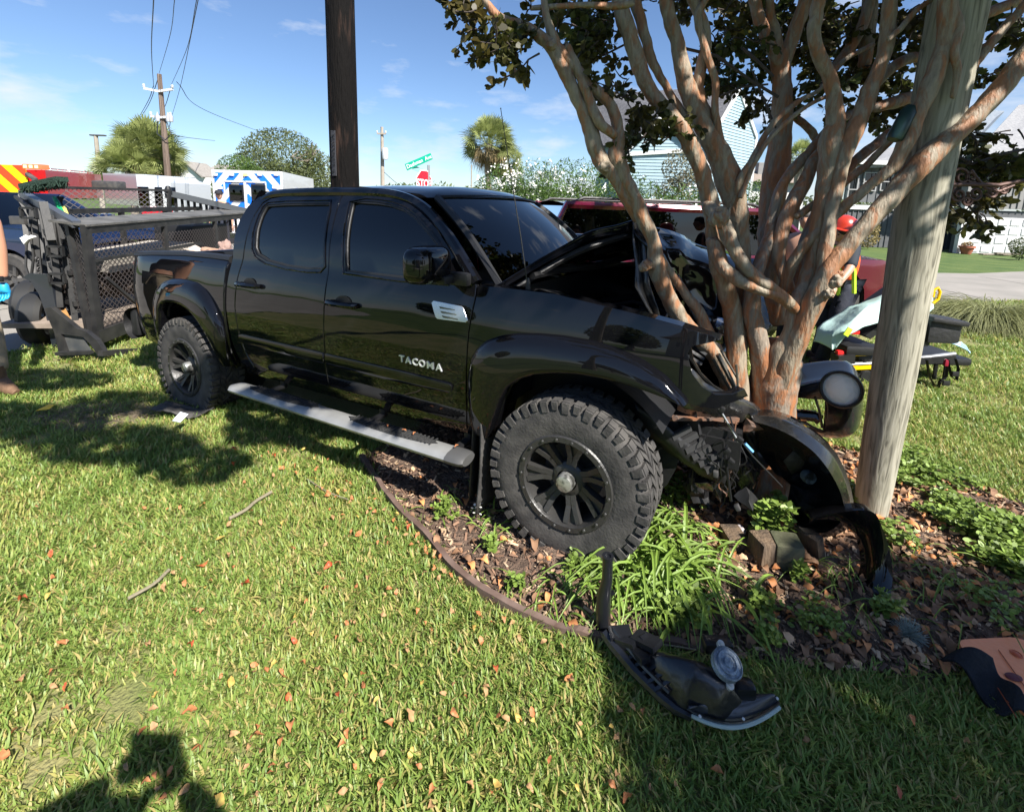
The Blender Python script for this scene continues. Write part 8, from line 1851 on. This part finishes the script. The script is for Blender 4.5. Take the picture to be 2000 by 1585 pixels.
# sticks
for (pts, r_, lab) in (([(448, 1012), (480, 995), (500, 978), (530, 960)], .011, 'thick pale broken stick on the lawn in the sun'), ([(250, 1168), (300, 1140), (330, 1112)], .009, 'thin grey stick lying on the lawn at left'), ([(600, 935), (640, 960), (680, 975)], .004, 'curved thin twig near the bed edge'), ([(1190, 1256), (1290, 1258), (1360, 1268)], .004, 'pale dry twig beside the headlight housing')):
    b = MB(); S_ = smoothpath([tuple(G(u, v, .04))+(r_*.8,) for u, v in pts], 4); b.tube([p[:3] for p in S_], [p[3]*(1+.25*noise.noise(Vector((i, 0, 0)))) for i, p in enumerate(S_)], n=7); tag(recentre(obj('stick', b, mat('dry_stick', (.22, .19, .13), .85, bump=.6, bscale=40))), lab, 'stick', 'sticks on the lawn')
# garden edging
b = MB(); ed = [(706, 898), (735, 940), (765, 985), (830, 1050), (900, 1130), (1000, 1195), (1100, 1238), (1180, 1255), (1300, 1266), (1400, 1280)]
P_ = [G(u, v) for u, v in ed]; S_ = smoothpath([(p.x, p.y, 0, 1) for p in P_], 6)
for i, p in enumerate(S_): h_ = .045+.018*noise.noise(Vector((i*.3, 0, 0))); b.v += [(p[0]-.010, p[1]-.014, 0), (p[0]-.010, p[1]-.014, h_), (p[0]+.008, p[1]+.008, h_), (p[0]+.008, p[1]+.008, 0)]
for i in range(len(S_)-1):
    for j in range(3): a = i*4+j; b.f.append((a, a+1, a+5, a+4))
tag(recentre(obj('garden_edging', b, mat('brown_edging', (.10, .06, .045), .8, col2=(.16, .11, .09), vscale=12), None, smooth=False)), 'brown plastic edging strip curving along the near side of the bed', 'edging')
b = MB(); P_ = [G(u, v) for u, v in ((1860, 940), (1920, 968), (1985, 990), (2080, 1015))]; b.tube([(p.x, p.y, .015) for p in P_], .014, n=6); tag(recentre(obj('garden_edging', b, mat('brown_edging', (.1, .06, .045), .8))), 'short dark edging strip on the far right side of the bed', 'edging')

# ================================================================ PLANTS
rp = random.Random(71)
M_strap = mat('strap_leaf', (.19, .29, .05), .45, attr='rnd', trans=.35); M_weed = mat('weed_leaf', (.18, .26, .05), .5, attr='rnd', trans=.3); M_wgrey = mat('moss_grey', (.25, .30, .27), .8)
def strap(b, at, p, a, L_, w_, rise, col):
    d = Vector((math.cos(a), math.sin(a), 0)); sd_ = Vector((-d.y, d.x, 0)); prev = None; n_ = 7; i0 = len(b.v)
    for i in range(n_+1):
        t_ = i/n_; q = p+d*(L_*t_*(.45+.55*t_))+Vector((0, 0, L_*(rise*t_-(rise*.95)*t_**2.2))); w = w_*(1-t_**2.5)*.5+.0006
        b.v += [tuple(q-sd_*w), tuple(q+Vector((0, 0, -w*.6))), tuple(q+sd_*w)]; at += [col+.15*t_]*3
    for i in range(n_):
        for j in (0, 1): k = i0+i*3+j; b.f.append((k, k+1, k+4, k+3))
def lily(label, u, v, n_, L_, w_=.016, name='lily_clump', rise=1.1, spread=.10):
    p = G(u, v, .01); t = thing(name, label, 'plant', tuple(p), 'strap leaved clumps in the bed'); b = MB(); at = []
    for k in range(n_): strap(b, at, p+Vector((rp.gauss(0, spread), rp.gauss(0, spread*.7), 0)), rp.uniform(0, 6.28), L_*rp.uniform(.5, 1.15), w_*rp.uniform(.6, 1.2), rise*rp.uniform(.7, 1.4), rp.uniform(.25, .8))
    o = obj('leaves', b, M_strap, t, smooth=True, attrs=at); o['kind'] = 'stuff'; return t
lily('big bright green strap leaved clump in front of the front wheel', 1300, 1130, 150, .36, .017, spread=.13)
lily('green strap leaved clump right behind the upright black post', 1210, 1140, 70, .28, .013)
lily('strap leaved clump tight against the front tyre right side', 1290, 1040, 60, .30, .014)
lily('darker strap leaved clump in the shade below the big clump', 1290, 1190, 50, .26, .012)
lily('small grassy tuft left of the front tyre by the mud flap', 960, 1030, 26, .16, .010)
lily('small grassy tuft under the step bar end', 850, 985, 18, .14, .008)
lily('small bright tuft touching the tyre bottom', 1010, 1030, 10, .15, .014)
lily('low grassy tuft left of the black post', 1110, 1170, 40, .17, .010)
lily('thin grass tuft at the right below the lamp post', 1800, 1110, 24, .2, .006)
lily('sparse thin grass by the torn flare', 1640, 1150, 30, .2, .005)
lily('sparse thin grass in the shade of the bed', 1830, 1200, 24, .22, .005)
def weed(label, u, v, n_, R_, s_, h_=.1, m_=None, dark=0, cat='plant', name='weed'):
    p = G(u, v, .01); t = thing(name, label, cat, tuple(p), 'low leafy weeds in the bed'); b = MB(); at = []
    for k in range(int(n_*2.2)):
        s_j = s_*.62; a = rp.uniform(0, 6.28); r_ = R_*math.sqrt(rp.random())*(.75+.35*math.sin(3*a+u)); c = p+Vector((r_*math.cos(a), r_*math.sin(a)*.75, rp.uniform(.02, h_)))
        for j in range(rp.randint(3, 6)):
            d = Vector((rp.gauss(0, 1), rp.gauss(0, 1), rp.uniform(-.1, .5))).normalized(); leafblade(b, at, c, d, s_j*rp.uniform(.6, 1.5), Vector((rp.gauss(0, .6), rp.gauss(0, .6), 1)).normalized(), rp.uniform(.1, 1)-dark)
    b2 = MB()
    o = obj('leaves', b, m_ or M_weed, t, smooth=False, attrs=at); o['kind'] = 'stuff'; return t
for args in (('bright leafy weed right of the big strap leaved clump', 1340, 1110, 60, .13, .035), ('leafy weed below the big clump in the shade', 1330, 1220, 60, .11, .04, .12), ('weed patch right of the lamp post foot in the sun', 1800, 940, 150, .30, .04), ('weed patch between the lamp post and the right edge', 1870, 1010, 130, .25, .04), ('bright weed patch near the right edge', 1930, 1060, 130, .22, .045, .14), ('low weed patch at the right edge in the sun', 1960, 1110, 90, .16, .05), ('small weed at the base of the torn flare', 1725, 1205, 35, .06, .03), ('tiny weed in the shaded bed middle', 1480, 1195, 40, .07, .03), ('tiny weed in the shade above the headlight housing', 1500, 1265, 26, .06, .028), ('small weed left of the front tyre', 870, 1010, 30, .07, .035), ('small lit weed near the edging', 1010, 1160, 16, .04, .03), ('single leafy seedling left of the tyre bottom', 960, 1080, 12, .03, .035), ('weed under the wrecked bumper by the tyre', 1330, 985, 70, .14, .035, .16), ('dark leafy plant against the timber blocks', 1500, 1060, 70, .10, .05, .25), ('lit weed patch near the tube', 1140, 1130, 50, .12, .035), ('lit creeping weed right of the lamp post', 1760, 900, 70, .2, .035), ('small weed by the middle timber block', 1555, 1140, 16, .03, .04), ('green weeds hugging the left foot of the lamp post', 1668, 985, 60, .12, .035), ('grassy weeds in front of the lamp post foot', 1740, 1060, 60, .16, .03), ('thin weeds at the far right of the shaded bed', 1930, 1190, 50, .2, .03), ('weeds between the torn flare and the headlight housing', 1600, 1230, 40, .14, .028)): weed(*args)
# grey moss tuft
p = G(1775, 1240, .03); b = MB()
for k in range(260): d = Vector((rp.gauss(0, 1), rp.gauss(0, 1), rp.gauss(.3, .8))).normalized(); b.tube([p, p+d*.03+Vector((rp.gauss(0, .008), 0, 0)), p+d*rp.uniform(.04, .07)], .0009, n=3, caps=False)
tag(recentre(obj('moss_tuft', b, M_wgrey)), 'grey green tuft of moss on the shaded bed', 'moss')
# small white flowers by the mud flap
p = G(932, 1000, .06); b = MB()
for k in range(26): q = p+Vector((rp.gauss(0, .02), rp.gauss(0, .02), rp.uniform(0, .06))); u_ = Vector((rp.gauss(0, 1), rp.gauss(0, 1), rp.gauss(0, 1))).normalized()*.008; w_ = u_.cross(Vector((0, .3, 1))).normalized()*.008; i = len(b.v); b.v += [tuple(q-u_), tuple(q+w_), tuple(q+u_), tuple(q-w_)]; b.f.append((i, i+1, i+2, i+3))
tag(recentre(obj('white_flower', b, M_petal, None, smooth=False)), 'tiny white flower spike beside the mud flap', 'flower')
# ornamental grass clump on the right
og = G(1930, 645); t = thing('ornamental_grass', 'large rounded clump of fine ornamental grass at the right edge', 'ornamental grass', tuple(og))
M_og = mat('ornamental_blade', (.20, .21, .085), .6, attr='rnd', trans=.25); b = MB(); at = []
for k in range(2600):
    a = rp.uniform(0, 6.28); r0 = rp.uniform(0, .45); p = og+Vector((.25+r0*math.cos(a)*1.4, r0*math.sin(a)+.25, 0)); aa = a+rp.gauss(0, .35)
    strap(b, at, p, aa, rp.uniform(.5, 1.0), .008, rp.uniform(.7, 1.5), rp.uniform(.1, .9))
o = obj('blades', b, M_og, t, attrs=at); o['kind'] = 'stuff'

# ================================================================ FALLEN LEAVES
def leafmesh(seed, curl):
    r_ = random.Random(seed); b = MB(); n_ = 7
    for i in range(n_+1):
        t_ = i/n_; w = .42*math.sin(math.pi*min(1, t_*1.02+.02))**.8*(1-.25*t_); z = curl*math.sin(math.pi*t_)*.35+r_.gauss(0, .03); w *= r_.uniform(.75, 1.1)
        b.v += [(t_-.5, -w, z+curl*.3*w*w*4+r_.gauss(0, .05)), (t_-.5, 0, z-.03), (t_-.5, w, z+curl*.3*w*w*4+r_.gauss(0, .05))]
    for i in range(n_):
        for j in (0, 1): a = i*3+j; b.f.append((a, a+1, a+4, a+3))
    return b
LM = [mat('leaf_orange', (.58, .25, .10), .6, col2=(.42, .13, .05), vscale=3, trans=.2), mat('leaf_tan', (.50, .30, .14), .7, col2=(.36, .19, .09), vscale=3, trans=.2), mat('leaf_red', (.48, .06, .03), .5, col2=(.5, .2, .07), vscale=3, trans=.2), mat('leaf_yellow', (.62, .48, .12), .6, col2=(.5, .3, .08), vscale=3, trans=.2)]
protoL = []
for i in range(4):
    row = []
    for j in range(4):
        bm_ = leafmesh(i*7+j, (-.5, .3, .7, 1.1)[j]); me = bpy.data.meshes.new('fallen_leaf'); me.from_pydata([(x, y*.9, z) for x, y, z in bm_.v], [], bm_.f); me.materials.append(LM[i]); me.shade_smooth(); row.append(me)
    protoL.append(row)
NAMED = [(352, 990, 0), (395, 985, 3), (430, 1050, 3), (445, 1082, 1), (395, 1100, 2), (480, 1140, 2), (370, 1260, 2), (575, 1250, 2), (660, 1355, 2), (758, 1415, 0), (710, 1310, 0), (700, 1250, 1), (660, 1100, 0), (640, 1105, 2), (500, 1440, 0), (300, 1355, 3), (290, 1260, 1), (275, 1420, 0), (370, 1390, 0), (128, 1340, 2), (37, 1322, 1), (45, 1170, 2), (120, 1255, 0), (450, 1330, 3), (508, 1468, 1), (570, 1420, 0), (565, 1360, 2), (100, 1310, 0), (800, 1395, 1), (970, 1310, 2), (950, 1340, 1), (890, 1390, 0), (1110, 1320, 0), (1120, 1330, 1), (1040, 1390, 0), (795, 1270, 1), (845, 1545, 0), (838, 1578, 1), (430, 1560, 3), (360, 1540, 1), (1400, 1505, 0), (970, 1530, 3), (1755, 1545, 2), (1870, 1560, 1), (1575, 1445, 1), (1750, 1310, 1), (1885, 1440, 1), (1235, 1380, 1), (1225, 1560, 0), (5, 1475, 0), (75, 985, 1), (100, 1080, 2), (455, 880, 2), (535, 890, 2), (550, 915, 0), (575, 925, 0), (460, 905, 2), (640, 965, 0), (690, 905, 1), (650, 1010, 1), (570, 1070, 2), (700, 1040, 0), (755, 1050, 1), (720, 1130, 1), (760, 1150, 0), (830, 1120, 1), (1010, 1400, 3), (935, 1200, 0), (985, 1210, 0), (1000, 1215, 1), (960, 1215, 2), (770, 1015, 0), (800, 1030, 2), (815, 1045, 0), (830, 1070, 0), (845, 1080, 1), (860, 1085, 0)]
lf = random.Random(13); allL = [(u, v, k) for u, v, k in NAMED]
while len(allL) < 300:
    u = lf.uniform(0, 1950) if lf.random() < .35 else lf.gauss(680, 240); v = 860+700*lf.random()**.8
    if lf.random() < .3: u = lf.uniform(520, 900); v = 880+(u-620)*.75+abs(lf.gauss(0, 50))
    if 0 < u < 1990 and 850 < v < 1580 and not inpoly(*G(u, v).xy, BEDP): allL.append((u, v, lf.choice((0, 0, 0, 1, 1, 1, 3))))
for i, (u, v, k) in enumerate(allL):
    p = G(u, v, .045); o = bpy.data.objects.new('fallen_leaf', protoL[k][lf.randrange(4)]); COL.objects.link(o); s = lf.uniform(.022, .038)*(1.2 if i < len(NAMED) else .85)
    o.location = p; o.rotation_euler = (lf.gauss(0, .55), lf.gauss(0, .55), lf.uniform(0, 6.28)); o.scale = (s, s*lf.uniform(.75, 1), s)
    tag(o, 'single fallen leaf on the lawn, %s' % ['orange', 'tan brown', 'bright red', 'yellow'][k], 'leaf', '%s leaves scattered over the lawn' % ['orange', 'tan', 'red', 'yellow'][k])
for (u, v) in ((785, 855), (815, 858), (740, 836), (890, 893)):
    p = TX @ P3({785: .93, 815: .86, 740: 1.05, 890: .58}[u], .97, .448); o = bpy.data.objects.new('fallen_leaf', protoL[0][2]); COL.objects.link(o); o.location = p; o.scale = (.032, .022, .02); o.rotation_euler = (0, 0, u); tag(o, {785: 'small orange leaf on the step pad, middle one of the near pair', 815: 'small orange leaf on the step pad closest to the end cap', 740: 'small orange leaf on the outer silver edge of the step bar', 890: 'small leaf lying on the dark end cap of the step bar'}[u], 'leaf', 'orange leaves on the step bar')
# leaf litter + bark chips in the bed
protos = []
for i in range(3):
    b = MB(); r_ = random.Random(i)
    for k in range(1): b.bbox((0, 0, 0), (1, .28, .12), .04)
    protos.append((b, None, [mat('chip_brown', (.19, .11, .07), .9, objrand=.4), mat('chip_dark', (.08, .05, .035), .9, objrand=.4), mat('chip_pale', (.40, .29, .19), .9, objrand=.4)][i]))
for j in range(4): protos.append((leafmesh(50+j, .4+.3*j), None, [mat('litter_tan', (.52, .34, .20), .8, objrand=.35), mat('litter_brown', (.24, .13, .07), .8, objrand=.35), mat('litter_orange', (.5, .2, .07), .7, objrand=.35), mat('litter_brown', (.24, .13, .07), .8)][j]))
xs = [p[0] for p in BEDP]; ys = [p[1] for p in BEDP]; pts = []
while len(pts) < 21000:
    x, y = lf.uniform(min(xs), max(xs)), lf.uniform(min(ys), max(ys))
    if inpoly(x, y, BEDP):
        leafy = lf.random() < (.20 if x > 1.0 else .04); pts.append((x, y, mound(x, y)+lf.uniform(.012, .035), lf.gauss(0, .3), lf.gauss(0, .3), lf.uniform(0, 6.28), lf.uniform(.03, .065) if leafy else lf.uniform(.012, .045), lf.randint(3, 6) if leafy else lf.choice((0, 0, 1, 1, 2))))
scatter('mulch', pts, protos, None, 'brown bark mulch and dead leaf litter covering the planting bed', 'mulch')

# ================================================================ GRASS
M_gr = bpy.data.materials.new('grass_blade'); M_gr.use_nodes = True
n = M_gr.node_tree.nodes; l = M_gr.node_tree.links; pb = n['Principled BSDF']; pb.inputs['Roughness'].default_value = .45; pb.inputs['Specular IOR Level'].default_value = .4
at_ = n.new('ShaderNodeAttribute'); at_.attribute_name = 'rnd'; oi = n.new('ShaderNodeObjectInfo'); ad = n.new('ShaderNodeMath'); ad.operation = 'MULTIPLY_ADD'; ad.inputs[1].default_value = .3; l.new(oi.outputs['Random'], ad.inputs[0]); l.new(at_.outputs['Fac'], ad.inputs[2])
ge = n.new('ShaderNodeNewGeometry'); tn = n.new('ShaderNodeTexNoise'); tn.inputs['Scale'].default_value = 1.6; tn.inputs['Detail'].default_value = 3; l.new(ge.outputs['Position'], tn.inputs['Vector'])
a2 = n.new('ShaderNodeMath'); a2.operation = 'MULTIPLY_ADD'; a2.inputs[1].default_value = .9; l.new(tn.outputs['Fac'], a2.inputs[0]); l.new(ad.outputs[0], a2.inputs[2])
rp_ = n.new('ShaderNodeValToRGB'); e = rp_.color_ramp.elements; e[0].position = .35; e[0].color = (.19, .29, .06, 1); e[1].position = 1.0; e[1].color = (.50, .41, .16, 1)
for ps, c_ in ((.6, (.275, .37, .085)), (.82, (.43, .44, .12)), (.93, (.46, .42, .14))): k = e.new(ps); k.color = (*c_, 1)
mrn = n.new('ShaderNodeMapRange'); mrn.inputs['From Min'].default_value = .3; mrn.inputs['From Max'].default_value = 1.42; l.new(a2.outputs[0], mrn.inputs['Value']); l.new(mrn.outputs[0], rp_.inputs['Fac']); l.new(rp_.outputs[0], pb.inputs['Base Color'])
tr = n.new('ShaderNodeBsdfTranslucent'); l.new(rp_.outputs[0], tr.inputs['Color']); ms = n.new('ShaderNodeMixShader'); ms.inputs['Fac'].default_value = .42; l.new(pb.outputs[0], ms.inputs[1]); l.new(tr.outputs[0], ms.inputs[2]); l.new(ms.outputs[0], n['Material Output'].inputs['Surface'])
def tuft(seed, n_, R_, L_, w_, dead=.12):
    r_ = random.Random(seed); b = MB(); at = []
    for k in range(n_):
        a = r_.uniform(0, 6.28); rr = R_*math.sqrt(r_.random()); p = Vector((rr*math.cos(a), rr*math.sin(a), -.005)); h = r_.uniform(0, 6.28); lean = r_.uniform(.1, .95); L = L_*r_.uniform(.5, 1.2)
        d = Vector((math.cos(h)*lean, math.sin(h)*lean, 1)).normalized(); s = Vector((-math.sin(h), math.cos(h), 0))*w_*r_.uniform(.6, 1.2)*.5; q = p+d*L*.55; tip = q+(d+Vector((math.cos(h)*.6, math.sin(h)*.6, -.25))).normalized()*L*.45
        i = len(b.v); b.v += [tuple(p-s*.7), tuple(p+s*.7), tuple(q+s), tuple(q-s), tuple(tip)]; b.f += [(i, i+1, i+2, i+3), (i+3, i+2, i+4)]
        c = .95 if r_.random() < dead else r_.uniform(0, .55); at += [c]*5
    return b, at
tufts = [tuft(s, 32, .055, .048, .0056, .10+.05*(s % 3)) + (M_gr,) for s in range(8)]
pts = []; gr = random.Random(99)
def allow(x, y): return not inpoly(x, y, BEDP) and not inpoly(x, y, ROADP)
PATCH = [(G(190, 815), .42, .25), (G(15, 1225), .12, .10), (G(190, 1400), .25, .16)]
def near_patch(x, y):
    m_ = 1
    for c, rx, ry in PATCH:
        d = math.hypot((x-c.x)/rx, (y-c.y)/ry); m_ = min(m_, .25+.75*min(1, max(0, d-.6)))
    return m_
# density falls off with distance; area seen by the camera and a margin
for (y0, y1, dens, sc_) in ((.55, 1.6, 760, 1.0), (1.6, 2.6, 640, 1.0), (2.6, 4.0, 380, 1.1), (4.0, 6.0, 150, 1.3), (6.0, 9.5, 60, 1.7)):
    x0, x1 = -1.35*y1-1.6, 1.3*y1+1.6; n_ = int((x1-x0)*(y1-y0)*dens)
    for k in range(n_):
        x, y = gr.uniform(x0, x1), gr.uniform(y0, y1)
        if abs(x) > 1.35*y+1.7 or not allow(x, y): continue
        if abs(x) > 1.35*y+.3 and gr.random() < .45: continue
        t_ = TXI @ Vector((x, y, 0))
        if -3.9 < t_.x < -.6 and -.55 < t_.y < .7: continue
        if gr.random() > near_patch(x, y): continue
        hv = .75+.7*(noise.noise(Vector((x*1.7, y*1.7, 0)))*.5+.5)
        pts.append((x, y, gz(x, y), gr.gauss(0, .12), gr.gauss(0, .12), gr.uniform(0, 6.28), sc_*hv*gr.uniform(.8, 1.2), gr.randrange(8)))
print('grass tufts', len(pts))
scatter('grass', pts, tufts, None, 'short green and yellowish lawn grass around the truck', 'grass')
# lawn soil under the near grass
b = MB(); b.grid(lambda u, v: (-9+20*u, .1+9.4*v, .0+.006*noise.noise(Vector((u*90, v*60, 0)))), 60, 40)
fs_ = [f for f in b.f if not inpoly(sum(b.v[i][0] for i in f)/4, sum(b.v[i][1] for i in f)/4, ROADP)]; b.f = fs_
struct('lawn', b, M_lawn)
# dead thatch patch by the rear wheel
b = MB(); c = G(190, 815)
for k in range(900):
    a = gr.uniform(0, 6.28); r_ = math.sqrt(gr.random()); p = c+Vector((r_*.42*math.cos(a), r_*.24*math.sin(a), gr.uniform(.005, .035))); d = Vector((gr.gauss(0, 1), gr.gauss(0, 1), gr.gauss(0, .2))).normalized()*.03; b.tube([p-d, p+d], .0013, n=3, caps=False)
tag(recentre(obj('dead_thatch', b, mat('thatch', (.22, .17, .12), .9))), 'patch of grey dead thatch in the lawn left of the rear wheel', 'thatch', kind='stuff')
